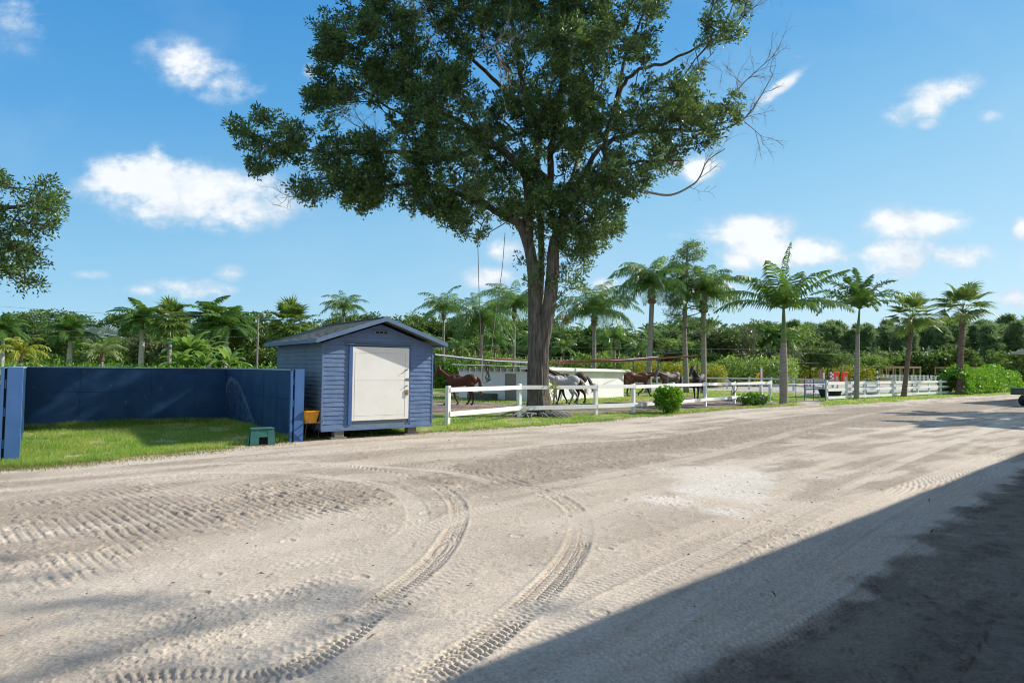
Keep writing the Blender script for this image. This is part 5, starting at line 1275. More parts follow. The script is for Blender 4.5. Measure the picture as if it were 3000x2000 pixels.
oak('very large live oak with a forked trunk and spreading dark crown beside the shed', OAKP, OAKH, 24.2, tuple(AT(1240, 560, 24.2)), LIMBS, 11, 1950, nsub=10, nper=18, leafsize=(.15, .062), noise_thr=.425, trunk=oaktrunk, bare=BARE, sprouts=SPR, base=(BX, BY, 0), gaps=GAPS)
# small plants growing on the trunk
g = Geo(); r_ = np.random.default_rng(5)
for (a, b, dz, n) in [(1297, 735, -.35, 80)]:
    c = AT(a, b, 24.2+dz); d = unit(r_.normal(0, 1, (n, 3))+np.array([.5, -.6, .3])); leaves(g, np.repeat([c], n, 0), d, rdir(r_, n), r_.uniform(.2, .5, n), r_.uniform(.02, .035, n), r_.uniform(0, 1, n))
single('air_plant', g, leafmat('air_plant_leaf', (.10, .085, .035), (.20, .19, .07)), 'spiky brown air plant growing on the right side of the oak trunk', 'plant')
c0 = AT(1262, 900, 23.35)
g = Geo()
for k in range(5): clump_leaves(g, r_, c0+np.array([.12+r_.normal(0, .05), r_.normal(0, .06), r_.uniform(-.1, .45)]), .10, 3, 7, .10, .05)
single('climbing_plant', g, leafmat('yellow_leaf', (.10, .20, .02), (.45, .35, .02)), 'small leafy climber with yellow flowers at the right foot of the oak', 'plant')
# pale roots and stones at the foot
g = Geo(); r_ = np.random.default_rng(15)
for k in range(34):
    a = r_.uniform(-2.9, .3); d0 = r_.uniform(.45, .8); L = r_.uniform(.3, .85); p0 = np.array([BX+math.cos(a)*d0, BY-.1+math.sin(a)*d0*.9, .10]); d = np.array([math.cos(a+r_.normal(0, .5)), math.sin(a+r_.normal(0, .5)), 0])
    g.tube(spline([p0, p0+d*L*.5+np.array([0, 0, .03]), p0+d*L-np.array([0, 0, .10])], 3), [.05]*3+[.04]*3+[.025] if False else np.linspace(.055, .02, 7), 6)
single('surface_roots', g, mk('pale_root', (.16, .15, .14), (.36, .35, .34), scale=9, rough=.95, bump=.6, bscale=30), 'pale knotted surface roots around the foot of the big oak', 'roots', smooth=True)
# limb of a second oak reaching in from the left
P2 = [(-60,380),(10,395),(20,440),(60,420),(110,418),(135,450),(138,490),(110,505),(125,520),(90,555),(40,548),(60,570),(110,580),(105,610),(80,620),(95,660),(80,678),(55,665),(40,640),(10,640),(-60,660),(-200,600),(-330,420),(-260,180),(-120,200)]
H2 = [[(0,500),(55,505),(30,520),(-10,515)], [(25,590),(60,600),(40,612)]]
oak('second oak whose leafy branch tips reach in at the left edge', P2, H2, 15.5, (-18.0, 15.5, 5.0), [([(-330,640,0),(-250,560,0),(-150,480,0),(-60,480,0),(60,470,0)], .16, .03), ([(-250,560,0),(-120,580,0),(-20,610,0),(60,640,0)], .09, .02)], 21, 520, nsub=9, nper=17, thick=(.5, .01, 1.5), base=(-19.5, 15.5, 0),
    trunk=lambda g, Y0: g.tube(spline([(-19.5, 15.5, -.1), (-19.4, 15.5, 2.2), (-19.0, 15.5, 3.6), tuple(AT(-330, 640, 15.5))], 6), np.linspace(.42, .2, 19), 14), leafsize=(.10, .045), rclump=(.22, .4))
# the tree behind the barn that dapples the near road
g = Geo(); cr = Geo(); r_ = np.random.default_rng(31)
rt = root('shade_tree', 'tall tree behind the barn that dapples the near left road with shade', 'tree', (19.5, 5.0, 0))
g.tube(spline([(19.5, 5, 0), (19.3, 5.3, 6), (18.6, 6.5, 12)], 5), np.linspace(.4, .2, 11), 10)
spots = [(-5.2,5.35,.8,.26),(-4.1,5.2,.7,.22),(-2.9,4.75,.85,.22),(-2.2,4.45,.7,.2),(-1.6,4.8,.6,.2),(-1.0,4.62,.7,.2),(-.5,4.4,.5,.22),(-2.9,3.5,.9,.3),(-2.0,3.6,.7,.25),(-1.3,3.75,.6,.22),(-.8,3.7,.5,.2),(-6.4,5.9,.9,.4),(-4.8,4.0,.9,.3)]
for (a, b, w, h) in spots:
    zc = 11.5 + r_.uniform(-.8, .8); c = np.array([a, b, 0]) + np.array([1.38, .43, 1])*zc
    for _ in range(max(1, round(2.4*w/.7))): clump_leaves(cr, r_, c+r_.normal(0, 1, 3)*np.array([w*.45, h*.8, .2]), .24, 4, 9, .12, .055)
    g.tube(spline([(18.6, 6.5, 12), ((18.6+c[0])/2, (6.5+c[1])/2, 14.2), tuple(c)], 3), np.linspace(.10, .02, 7), 5)
part('trunk', g, M_LIMB, rt, world=True); part('crown', cr, M_OAKLEAF, rt, world=True)

# ------------------------------------------------------------------ palms
def feather(geo, base, az, el, droop, L, nl=46, ll=.6, lw=.035, hang=.5, plum=.15, seed=0, rach=None, var=.5, r=None, vshape=.25, tipdroop=.5):
    """one pinnate frond: curved midrib and two rows of drooping leaflets"""
    r = r or np.random.default_rng(seed)
    m = 12; t = np.linspace(0, 1, m); e = el - droop*(t**1.3)
    h = np.array([math.cos(az), math.sin(az), 0]); d = np.cos(e)[:, None]*h + np.sin(e)[:, None]*np.array([0, 0, 1.0])
    pts = np.vstack([base, base + np.cumsum(d[:-1]*L/(m-1), axis=0)])
    (rach or geo).tube(pts, np.linspace(.03, .006, m), 4, cap=False, a=.75)
    k = np.linspace(.10, 1, nl); k = np.repeat(k, 2) + r.normal(0, .004, nl*2); k = np.clip(k, 0, 1); sg = np.tile([1.0, -1.0], nl)
    P = np.stack([np.interp(k, t, pts[:, i]) for i in range(3)], -1); D = unit(np.stack([np.interp(k, t, d[:, i]) for i in range(3)], -1))
    side = unit(np.cross(D, np.array([0, 0, 1.0]) + 0*D)); up = np.cross(side, D)
    ln = ll*np.clip(np.sin(np.pi*np.clip(k*.86+.12, 0, 1))**.6, .25, 1)*r.uniform(.85, 1.1, len(k))
    fwd = .35 + .7*k**2
    dr = unit(side*sg[:, None] + D*fwd[:, None] + up*(vshape + r.normal(0, plum, len(k)))[:, None])
    down = np.array([0, 0, -1.0])
    mid = P + dr*(ln*.5)[:, None] + down*(ln*hang*.18)[:, None]
    tip = mid + unit(dr + down*(hang*1.5*(tipdroop+.5)))*(ln*.5)[:, None]
    wv = unit(D + .2*up)*(lw*.5)
    v = np.stack([P-wv*.5, P+wv*.5, mid+wv, mid-wv, tip], 1).reshape(-1, 3); i = np.arange(len(k))*5
    n0 = geo.n; vv = np.clip(var + r.normal(0, .16, len(k)), 0, 1)
    geo.add(v, np.stack([i, i+1, i+2, i+3], -1), np.repeat(vv.astype(np.float32), 5)); geo.f.append(np.stack([i+3, i+2, i+4], -1)+n0)
def fan(geo, base, az, el, L, Rf, nseg=20, droop=.4, r=None, var=.5, w=.07):
    h = np.array([math.cos(az), math.sin(az), 0]); m = 5
    e = el - .35*np.linspace(0, 1, m)**1.5
    d = np.cos(e)[:, None]*h + np.sin(e)[:, None]*np.array([0, 0, 1.0]); pts = np.vstack([base, base+np.cumsum(d[:-1]*L/(m-1), axis=0)])
    geo.tube(pts, np.linspace(.025, .012, m), 4, cap=False, a=.9)
    c = pts[-1]; D = d[-1]; side = unit(np.cross(D, np.array([0, 0, 1.0]))); up = np.cross(side, D)
    a = np.linspace(-2.2, 2.2, nseg) + r.normal(0, .03, nseg); rr = Rf*(1-.28*np.abs(a/2.2)**2)*r.uniform(.92, 1.05, nseg)
    dr = unit(np.cos(a)[:, None]*D + np.sin(a)[:, None]*side + up*(.18+.12*np.abs(a))[:, None]*1.0)
    sd = unit(np.cross(dr, up)); wd = Rf*2.2/nseg*1.05
    mid = c + dr*(rr*.58)[:, None]; fold = up*(wd*.25)*(np.arange(nseg) % 2)[:, None]
    tip = mid + unit(dr + np.array([0, 0, -1.0])*droop)*(rr*.45)[:, None]
    n0 = geo.n; v = np.stack([np.repeat([c], nseg, 0), mid-sd*wd*.55+fold, mid+sd*wd*.55, tip], 1).reshape(-1, 3); i = np.arange(nseg)*4
    vv = np.clip(var+r.normal(0, .12, nseg), 0, 1)
    geo.add(v, np.stack([i, i+2, i+3, i+1], -1), np.repeat(vv.astype(np.float32), 4))
M_PALM = leafmat('palm_leaf', (0.035, 0.10, 0.022), (0.13, 0.25, 0.05), rough=.5, transl=.30, spec=.3)
M_QUEEN = leafmat('queen_palm_leaf', (0.045, 0.12, 0.032), (0.17, 0.30, 0.075), rough=.4, transl=.36, spec=.6)
M_FAN = leafmat('fan_palm_leaf', (0.05, 0.11, 0.025), (0.20, 0.29, 0.07), rough=.45, transl=.36)
M_PTRUNK = mk('palm_trunk_bark', (0.22, 0.195, 0.165), (0.36, 0.33, 0.29), scale=4, rough=.95, bump=.7, bscale=7, stretch=(1, 1, 5), c3=(.10, .09, .075), c3amt=.5)
M_PTRUNKD = mk('rough_palm_bark', (0.10, 0.07, 0.05), (0.25, 0.18, 0.14), scale=6, rough=.95, bump=1, bscale=10, stretch=(1, 1, 3), bdist=.04)
M_SHAFT = mk('green_crownshaft', (0.09, 0.16, 0.035), (0.17, 0.24, 0.06), scale=3, rough=.4, c3=(.25, .25, .10), c3amt=.4)
M_WHITETRUNK = mk('pale_palm_trunk', (0.40, 0.38, 0.34), (0.55, 0.53, 0.49), scale=2, rough=.9, bump=.3, bscale=6, stretch=(1, 1, 5))
def ptrunk(g, p0, p1, r0, r1, swell=0, n=26, sides=14, rings=.02, lean=(0, 0)):
    t = np.linspace(0, 1, n); p0, p1 = np.array(p0, float), np.array(p1, float)
    pts = p0 + (p1-p0)*t[:, None] + np.array([lean[0], lean[1], 0])*np.sin(math.pi*t)[:, None]
    rr = r0 + (r1-r0)*t + swell*np.sin(math.pi*t)**2 + .45*r0*np.exp(-t*14); rr = rr*(1+rings*((np.arange(n) % 2)*2-1))
    g.tube(pts, rr, sides); return pts
def spiral(n, r, e0=1.45, e1=-.2, jit=.12, start=0):
    out = []
    for i in range(n):
        t = i/(n-1); out.append((start+i*2.39996+r.normal(0, .15), e0+(e1-e0)*t**.85+r.normal(0, jit)))
    return out
def royal_palm(label, loc, h_trunk, h_shaft, fr, rad=.22, group=None, nl=44, ll=.62, mat=None, tmat=None, seed=0, lean=(0, 0), name='royal_palm', hang=.7, plum=.12, lw=.075):
    r = np.random.default_rng(seed); rt = root(name, label, 'palm tree', loc, group=group)
    g = Geo(); ptrunk(g, (0, 0, -.1), (lean[0]*.5, lean[1]*.5, h_trunk), rad, rad*.78, swell=rad*.22, n=int(h_trunk*9), rings=.018); part('trunk', g, tmat or M_PTRUNK, rt, smooth=True)
    g = Geo(); g.tube(spline([(lean[0]*.5, lean[1]*.5, h_trunk-.02), (lean[0]*.7, lean[1]*.7, h_trunk+h_shaft*.4), (lean[0], lean[1], h_trunk+h_shaft)], 4), np.interp(np.linspace(0, 1, 9), [0, .5, 1], [rad*.80, rad*.62, rad*.32]), 12); part('crownshaft', g, M_SHAFT, rt, smooth=True)
    g = Geo(); b = np.array([lean[0], lean[1], h_trunk+h_shaft-.1])
    for (az, el, dr, L) in fr: feather(g, b, az, el, dr, L, nl=nl, ll=ll, lw=lw, hang=hang, plum=plum, r=r, var=r.uniform(.3, .7))
    part('crown', g, mat or M_PALM, rt); return rt
D2 = math.radians
def base3(px_, py_): p = G3(px_, py_); return (p[0], p[1], 0)
# the tall royal palm at the gate
lc = base3(2296, 1183)
fr = [(0, 88, 12, 3.7), (200, 52, 62, 3.7), (178, 24, 66, 3.9), (352, 46, 34, 4.0), (2, 24, 62, 4.1), (12, 34, 74, 3.5), (255, 50, 95, 3.0), (100, 55, 60, 3.2), (228, 66, 52, 3.4), (305, 62, 66, 3.3), (145, 64, 60, 3.3), (40, 66, 50, 3.3), (285, 25, 80, 2.8), (160, 40, 60, 3.6)]
royal_palm('tall royal palm with a bright green neck and long arching fronds beside the dark gate', lc, 3.35, 1.95, [(D2(a), D2(b), D2(c), d) for a, b, c, d in fr], rad=.205, nl=32, ll=1.0, lw=.10, seed=3, hang=.9, lean=(.05, 0))
lc = base3(2509, 1169)
fr = [(90, 86, 20, 2.9), (20, 78, 40, 2.7), (200, 74, 40, 2.7), (175, 50, 85, 3.6), (5, 50, 85, 3.7), (345, 30, 95, 3.8), (190, 28, 95, 3.6), (260, 55, 100, 2.9), (80, 55, 90, 3.0), (300, 45, 100, 3.2), (130, 50, 90, 3.2), (40, 40, 100, 3.4), (225, 40, 100, 3.1), (0, 65, 70, 3.4), (180, 66, 70, 3.2)]
royal_palm('foxtail palm with bushy drooping fronds, second from the gate', lc, 4.3, 1.75, [(D2(a), D2(b), D2(c), d) for a, b, c, d in fr], rad=.15, nl=74, ll=.52, seed=5, lean=(.30, 0), name='foxtail_palm', hang=.35, plum=.5)
def fan_palm(label, loc, h, n, Rf, L, rad, seed, lean=(0, 0), tmat=None, boots=.5, group=None, droop=.45, e1=-.5, name='fan_palm', rough=.05, mat=None, nseg=22, dead=0):
    r = np.random.default_rng(seed); rt = root(name, label, 'palm tree', loc, group=group)
    g = Geo(); pts = ptrunk(g, (0, 0, -.1), (lean[0], lean[1], h), rad, rad*.85, n=int(h*8), rings=rough)
    if boots:     # old leaf stubs
        for k in range(int(60*boots*h/5)):
            z = h*(1-r.uniform(0, boots)**1.0*1.0); a = r.uniform(0, 6.28); c = np.array([np.interp(z, pts[:, 2], pts[:, 0]), np.interp(z, pts[:, 2], pts[:, 1]), z]); d = np.array([math.cos(a), math.sin(a), .9])
            g.tube([c+d*rad*.5, c+d*(rad+.10)], [.05, .02], 4)
    part('trunk', g, tmat or M_PTRUNKD, rt, smooth=False)
    g = Geo(); b = np.array([lean[0], lean[1], h])
    for az, el in spiral(n, r, 1.45, e1): fan(g, b+np.array([0, 0, r.uniform(-.1, .2)]), az, el, L*r.uniform(.8, 1.15), Rf*r.uniform(.85, 1.1), nseg=nseg, droop=droop, r=r, var=r.uniform(.25, .75))
    part('crown', g, mat or M_FAN, rt); return rt
fan_palm('leaning cabbage palm with small dense fan leaves, third from the gate', base3(2647, 1162), 5.7, 34, 1.0, 1.15, .17, 8, lean=(.75, 0), boots=.14)
fan_palm('shaggy-trunked fan palm with wide pleated leaves beside the hibiscus hedge', base3(2810, 1155), 7.0, 21, 1.45, 1.45, .24, 9, lean=(.45, 0), boots=.75, droop=.7, e1=-.35, rough=.07, nseg=26)
# feather palms behind the walker
def queen_palm(label, loc, h, n=22, L=3.2, rad=.17, seed=0, group=None, nl=44, ll=.62, name='queen_palm', mat=None, lean=(0, 0), boss=1.0, lw=.06):
    r = np.random.default_rng(seed); rt = root(name, label, 'palm tree', loc, group=group)
    g = Geo(); ptrunk(g, (0, 0, -.1), (lean[0], lean[1], h-boss), rad, rad*.8, n=int(h*5), sides=10, rings=.015); part('trunk', g, M_PTRUNK, rt, smooth=True)
    g = Geo(); m = 12; g.tube([(lean[0], lean[1], h-boss-.05+(boss+.1)*i/(m-1)) for i in range(m)], [rad*(.95+.55*math.sin(i*1.1)**2) * (1.15 if i < m-2 else .7) for i in range(m)], 9)
    for k in range(16): a = r.uniform(0, 6.28); z = h-boss+r.uniform(0, boss); g.tube([(lean[0], lean[1], z), (lean[0]+math.cos(a)*rad*2, lean[1]+math.sin(a)*rad*2, z+.3)], [.05, .015], 4)
    part('leaf_bases', g, M_PTRUNKD, rt)
    g = Geo(); b = np.array([lean[0], lean[1], h])
    for az, el in spiral(n, r, 1.42, .15): feather(g, b, az, el, r.uniform(1.5, 2.1), L*r.uniform(.85, 1.1), nl=nl, ll=ll, lw=lw, hang=1.0, plum=.35, r=r, var=r.uniform(.25, .7), vshape=.1)
    part('crown', g, mat or M_QUEEN, rt); return rt
def atpx(px_, Y): return ((px_-1500)/F*Y, Y, 0)
def hgt(px_, ytop, Y): return float(P3(px_, ytop, Y)[2])
queen_palm('tall feather palm with a weeping crown, left of the slim pine', atpx(1899, 50), 8.4, 38, 3.9, .23, 12, nl=56, ll=.9, lean=(.3, 0), boss=1.3)
queen_palm('tall feather palm with a weeping crown, right of the slim pine', atpx(2062, 51), 7.9, 36, 3.6, .23, 13, nl=54, ll=.9, boss=1.4)
queen_palm('feather palm rising just right of the oak trunk behind the white building', atpx(1741, 54), 6.6, 38, 4.4, .2, 14, nl=50, ll=.9)
queen_palm('slender feather palm just left of the oak trunk', atpx(1506, 62), 7.8, 36, 4.3, .17, 15, nl=46, ll=.9)
queen_palm('feather palm behind the hanging halter', atpx(1410, 58), 6.0, 36, 4.2, .17, 16, nl=46, ll=.9)
queen_palm('thin feather palm rising just past the shed roof', atpx(1299, 66), 7.9, 28, 3.3, .15, 17, nl=40, ll=.75)
queen_palm('feather palm crown showing above the shed ridge', atpx(1005, 80), 9.3, 28, 3.3, .15, 18, nl=38, ll=.75)
# slim pine
def pine(label, loc, h, seed, crown_from=.45, spread=2.2, rad=.2, group=None, nb=26, nl=60, tiers=True, mat=None, needle=.22):
    r = np.random.default_rng(seed); rt = root('pine_tree', label, 'tree', loc, group=group); g = Geo(); cg = Geo()
    pts = spline([(0, 0, -.1), (r.normal(0, .1), 0, h*.4), (r.normal(0, .2), r.normal(0, .2), h*.8), (r.normal(0, .2), 0, h)], 5); g.tube(pts, np.linspace(rad, rad*.25, len(pts)), 8)
    part('trunk', g, M_PTRUNK if tiers else M_LIMB, rt, smooth=True); g = Geo()
    for k in range(nb):
        t = crown_from + (1-crown_from)*(k/nb)**.9; z = h*t; a = k*2.4+r.normal(0, .4); L = spread*(1.05-(t-crown_from)/(1-crown_from)*.65)*r.uniform(.45, 1.1)
        b = np.array([np.interp(z, pts[:, 2], pts[:, 0]), np.interp(z, pts[:, 2], pts[:, 1]), z]); e = b + np.array([math.cos(a)*L, math.sin(a)*L, L*r.uniform(-.05, .45)])
        g.tube(spline([b, (b+e)/2+np.array([0, 0, -.1*L]), e], 3), np.linspace(.05, .015, 7), 4, cap=False)
        for q in range(5):
            c = b + (e-b)*r.uniform(.45, 1.05) + r.normal(0, .22*L**.5, 3)*np.array([1, 1, .5]); n = nl; d = unit(rdir(r, n)+np.array([0, 0, .35]))
            leaves(cg, c + d*.05 + r.normal(0, .16, (n, 3))*np.array([1, 1, .6]), d, rdir(r, n), needle*r.uniform(.7, 1.3, n), np.full(n, needle*.2), np.clip(r.normal(.5, .25, n), 0, 1))
    part('branches', g, M_LIMB, rt); part('crown', cg, mat or M_PINELEAF, rt); return rt
M_PINELEAF = leafmat('pine_needles', (0.09, 0.17, 0.07), (0.26, 0.37, 0.16), rough=.5, transl=.3)  # needle colour lightened in place of distance haze
pine('slim pine with sparse tufted limbs standing between the two tall feather palms', atpx(2011, 51.5), hgt(2011, 712, 51.5), 41, crown_from=.38, spread=2.9, rad=.25, nb=30, nl=46, needle=.26)

# ------------------------------------------------------------------ background wood: prototypes, then copies
def broadleaf(label, loc, h, w, seed, mat, nclump=46, nleaf=70, ls=.30, trunk_h=.3, group=None, name='broadleaf_tree', lump=.24):
    r = np.random.default_rng(seed); rt = root(name, label, 'tree', loc, group=group); g = Geo()
    g.tube(spline([(0, 0, -.1), (.1, 0, h*trunk_h), (.2, .1, h*.6)], 4), np.linspace(.22, .08, 9), 7); cg = Geo()
    nl_ = r.integers(5, 8); lobes = [(np.array([r.normal(0, w*.24), r.normal(0, w*.24), h*r.uniform(.45, .84)]), w*r.uniform(.22, .36)) for _ in range(nl_)] + [(np.array([0, 0, h*.55]), w*.36), (np.array([0, 0, h*.30]), w*.36)]
    for k in range(nclump):
        c, rr = lobes[k % len(lobes)]; d = rdir(r, 1)[0]; d[2] = abs(d[2])*.9-.15; p = c + d*rr*r.uniform(.55, 1.05)*np.array([1, 1, h/w*.8]); p[2] = min(max(p[2], .5), h*.97)
        if k % 5 == 0: g.tube([(0.1, 0, h*.35), tuple((p+np.array([0, 0, h*.35]))/2), tuple(p)], [.08, .05, .02], 4, cap=False)
        clump_leaves(cg, r, p, w*lump*.62, 7, nleaf//7, ls, ls*.55, upb=.2, spread=.3, vj=.22, squash=.7)
    part('trunk', g, M_LIMB, rt); part('crown', cg, mat, rt); return rt
M_BG1 = leafmat('dark_tree_leaf', (0.045, 0.10, 0.028), (0.165, 0.26, 0.065), transl=.33)
M_BG2 = leafmat('mid_tree_leaf', (0.08, 0.165, 0.035), (0.25, 0.38, 0.085), transl=.35)
M_BG3 = leafmat('olive_tree_leaf', (0.07, 0.10, 0.04), (0.17, 0.21, 0.09), transl=.2)
M_BG4 = leafmat('bright_shrub_leaf', (0.06, 0.16, 0.02), (0.17, 0.34, 0.05), transl=.3)
M_YELHEDGE = leafmat('yellow_green_leaf', (0.09, 0.16, 0.02), (0.40, 0.40, 0.05), transl=.3)
gA = 'trees of the dense wood behind the palms'; gB = 'pines of the tall wood behind the riding arena'; gC = 'pale-trunked royal palms in the background rows'
LA, LB, LC = 'dark broadleaf tree massed in the wood behind the palms', 'tall dark pine of the wood behind the riding arena', 'pale-trunked royal palm in the background row'
LD, LE = 'bright leafy tree edging the wood behind the palms', 'small feather palm among the background trees'
bt = []
def mkproto(fn): o = fn(); return o
rr = np.random.default_rng(99)
pA = broadleaf(LA, (0, 0, 0), 8, 7, 51, M_BG1, 60, 84, .36, group=gA); pA2 = broadleaf(LA, (0, 0, 0), 8.5, 6, 52, M_BG1, 60, 84, .36, group=gA)
pD = broadleaf(LD, (0, 0, 0), 7, 6.5, 53, M_BG2, 56, 84, .34, group='bright trees edging the wood'); pO = broadleaf(LD, (0, 0, 0), 7.5, 6, 54, M_BG3, 56, 84, .32, group='bright trees edging the wood')
pP = pine(LB, (0, 0, 0), 13, 61, crown_from=.55, spread=2.9, rad=.22, group=gB, nb=26, nl=26, tiers=False, needle=.95); pP2 = pine(LB, (0, 0, 0), 12.5, 62, crown_from=.35, spread=2.7, rad=.2, group=gB, nb=30, nl=26, tiers=False, needle=.95)
pR = royal_palm(LC, (0, 0, 0), 4.6, 1.2, [(a, e, 1.3+r_.uniform(0, .5), 2.8) for a, e in spiral(22, rr, 1.4, -.35)], rad=.2, group=gC, nl=30, ll=.78, lw=.13, tmat=M_WHITETRUNK, seed=71, name='royal_palm')
pR2 = royal_palm(LC, (0, 0, 0), 5.2, 1.1, [(a, e, 1.5, 2.6) for a, e in spiral(20, rr, 1.35, -.4)], rad=.18, group=gC, nl=30, ll=.75, lw=.13, tmat=M_WHITETRUNK, seed=72, name='royal_palm')
pF = queen_palm(LE, (0, 0, 0), 4.5, 14, 2.4, .14, 73, nl=26, ll=.65, name='feather_palm', lw=.10, group='small feather palms in the background')
placed = {}; META = {}
for p_ in (pA, pA2, pD, pO, pP, pP2, pR, pR2, pF): META[p_.name] = (p_['label'], p_['group'])
def put(proto, px_, Y, ytop, label=None, hproto=8.0, wj=1.0, group=None):
    """first use moves the prototype itself; later ones are copies"""
    X_ = (px_-1500)/F*Y; h = hgt(px_, ytop, Y); s = h/hproto; rz = rr.uniform(0, 6.28)
    if proto.name not in placed:
        placed[proto.name] = 1; proto.location = (X_, Y, 0); proto.rotation_euler = (0, 0, rz); proto.scale = (s*wj, s*wj, s); o = proto
    else: o = dup(proto, (X_, Y, 0), rz, (s*wj, s*wj, s))
    o['label'], o['group'] = META[proto.name]
    if label:
        o['label'] = label; del o['group']
    return o
# distinct specimens, left to right
put(pR, 8, 55, 905, 'yellowing feathery palm at the far left edge above the blue post', 7.9); 
put(pA, 95, 78, 925, 'rounded dark tree left of the first royal palm', 8, 1.2)
put(pR, 205, 66, 912, 'royal palm with a yellow spear leaf, leftmost behind the blue wall', 7.9, 1.3)
put(pR2, 415, 68, 893, 'bushy royal palm standing beside the cabbage palm', 7.6, 1.3)
put(pR2, 615, 72, 882, 'royal palm left of the pair near the utility pole', 7.6, 1.3); put(pR, 662, 70, 893, 'first of the close pair of royal palms left of the utility pole', 7.9, 1.3); put(pR2, 682, 74, 905, 'second of the close pair of royal palms left of the utility pole', 7.6, 1.3)
put(pR2, 1905, 92, 985, 'background royal palm seen under the left weeping palm', 7.6)
fan_palm('cabbage palm with a tall pinkish trunk behind the blue wall', atpx(497, 62), 6.2, 38, 1.3, 1.2, .2, 81, boots=.1, tmat=M_PTRUNK, nseg=16, e1=-.9)
fan_palm('dense cabbage palm with yellowing lower leaves left of the shed roof', atpx(848, 58), 5.4, 52, 1.4, 1.4, .22, 82, boots=.3, nseg=16, e1=-1.0)
M_SILVER = leafmat('silver_palm_leaf', (0.22, 0.30, 0.27), (0.42, 0.50, 0.46), transl=.1, rough=.5)
fan_palm('silver-blue fan palm in the background, left one', atpx(262, 80), 5.0, 22, 1.35, 1.2, .2, 83, boots=.1, nseg=14, mat=M_SILVER); fan_palm('silver-blue fan palm in the background, right one', atpx(318, 84), 5.0, 22, 1.35, 1.2, .2, 84, boots=.1, nseg=14, mat=M_SILVER)
# banana clump
def banana(label, loc, seed, n=3, h=3.2):
    r = np.random.default_rng(seed); rt = root('banana_plant', label, 'plant', loc); g = Geo(); cg = Geo()
    for k in range(n):
        b = np.array([r.normal(0, .7), r.normal(0, .4), 0]); hh = h*r.uniform(.6, .8); g.tube([b, b+np.array([.1, 0, hh])], [.16, .10], 8)
        for q in range(9):
            az = q*2.4+r.normal(0, .3); el = 1.35-q*.13; L = r.uniform(1.9, 2.5); m = 9; t = np.linspace(0, 1, m); e = el-1.5*t**1.4; d = np.cos(e)[:, None]*np.array([math.cos(az), math.sin(az), 0])+np.sin(e)[:, None]*np.array([0, 0, 1.0])
            pts = np.vstack([b+[.1, 0, hh], b+np.array([.1, 0, hh])+np.cumsum(d[:-1]*L/(m-1), axis=0)]); sd = np.array([-math.sin(az), math.cos(az), 0]); w = .30*np.sin(np.pi*np.clip(t*.9+.08, 0, 1))**.6
            v = np.vstack([pts-sd*w[:, None]+[0, 0, .08], pts, pts+sd*w[:, None]+[0, 0, .08]]); cg.add(v, [(i, i+1, m+i+1, m+i) for i in range(m-1)]+[(m+i, m+i+1, 2*m+i+1, 2*m+i) for i in range(m-1)], r.uniform(.2, 1))
    part('stem', g, M_SHAFT, rt); part('leaves', cg, leafmat('banana_leaf', (.08, .19, .035), (.24, .38, .10), rough=.4, transl=.35), rt)
banana('banana clump with broad bright leaves behind the blue wall', atpx(555, 52), 91, 5, 3.9); banana('smaller banana clump just right of the broad one', atpx(600, 50), 92, 3, 2.6)
queen_palm('young palm with yellow arching leaves above the left end of the blue wall', atpx(62, 30), 2.3, 12, 1.5, .07, 93, nl=24, ll=.32, name='young_palm', mat=M_YELHEDGE, boss=.4)
queen_palm('bushy pale green palm low behind the blue wall', atpx(300, 48), 2.6, 18, 1.9, .12, 94, nl=24, ll=.4, name='young_palm', mat=leafmat('pale_palm_leaf', (.12, .18, .05), (.28, .33, .11)), boss=.5)
# filler wood
for px_ in range(-420, 1340, 58):
    put(rr.choice([pA, pA2, pA2]), px_+rr.uniform(-25, 25), rr.uniform(88, 98), 955+rr.uniform(-22, 12), None, 7.3, 1.3)
for px_ in range(-380, 1340, 72):
    put(rr.choice([pD, pO, pD, pA]), px_+rr.uniform(-30, 30), rr.uniform(74, 84), 985+rr.uniform(-28, 22), None, 6.6, 1.2)
for px_ in range(1270, 2330, 54):
    put(rr.choice([pA, pA2, pD]), px_+rr.uniform(-25, 25), rr.uniform(104, 114), 955+rr.uniform(-14, 16), None, 7.3, 1.3)
for px_ in list(range(1450, 2330, 44)):
    put(rr.choice([pR, pR2]), px_+rr.uniform(-14, 14), rr.uniform(88, 100), 962+rr.uniform(-20, 26), None, 7.75)
for px_ in range(1290, 2330, 80):
    put(rr.choice([pO, pD, pA]), px_+rr.uniform(-30, 30), rr.uniform(84, 94), 1015+rr.uniform(-25, 25), None, 6.6, 1.15)
for px_ in (1100, 1190, 1250, 1340, 1450, 1560, 1650, 1800, 1870): put(pF, px_, 72+rr.uniform(-4, 6), 960+rr.uniform(-15, 40), None, 6.0)
put(pO, 2150, 88, 935, 'greyish airy tree standing above the royal palms right of centre', 7.5, 1.0)
put(pA, 2375, 104, 1003, 'rounded very dark tree just right of the tall royal palm', 8, 1.2); put(pA2, 2425, 100, 1003, 'dense dark dome-shaped tree behind the orange towers', 8, 1.1); put(pD, 2560, 118, 1035, 'bushy mid-green tree behind the parked cars', 7.2, 1.4)
for px_ in range(2260, 3420, 33):
    put(rr.choice([pP, pP2]), px_+rr.uniform(-14, 14), rr.uniform(146, 158), 962+rr.uniform(-18, 12)-(12 if px_ > 2750 else 0), None, 13.0, 1.05)
for px_ in range(2290, 3420, 44):
    put(rr.choice([pP, pP2]), px_+rr.uniform(-14, 14), rr.uniform(160, 176), 950+rr.uniform(-14, 14)-(12 if px_ > 2750 else 0), None, 13.0, 1.1)
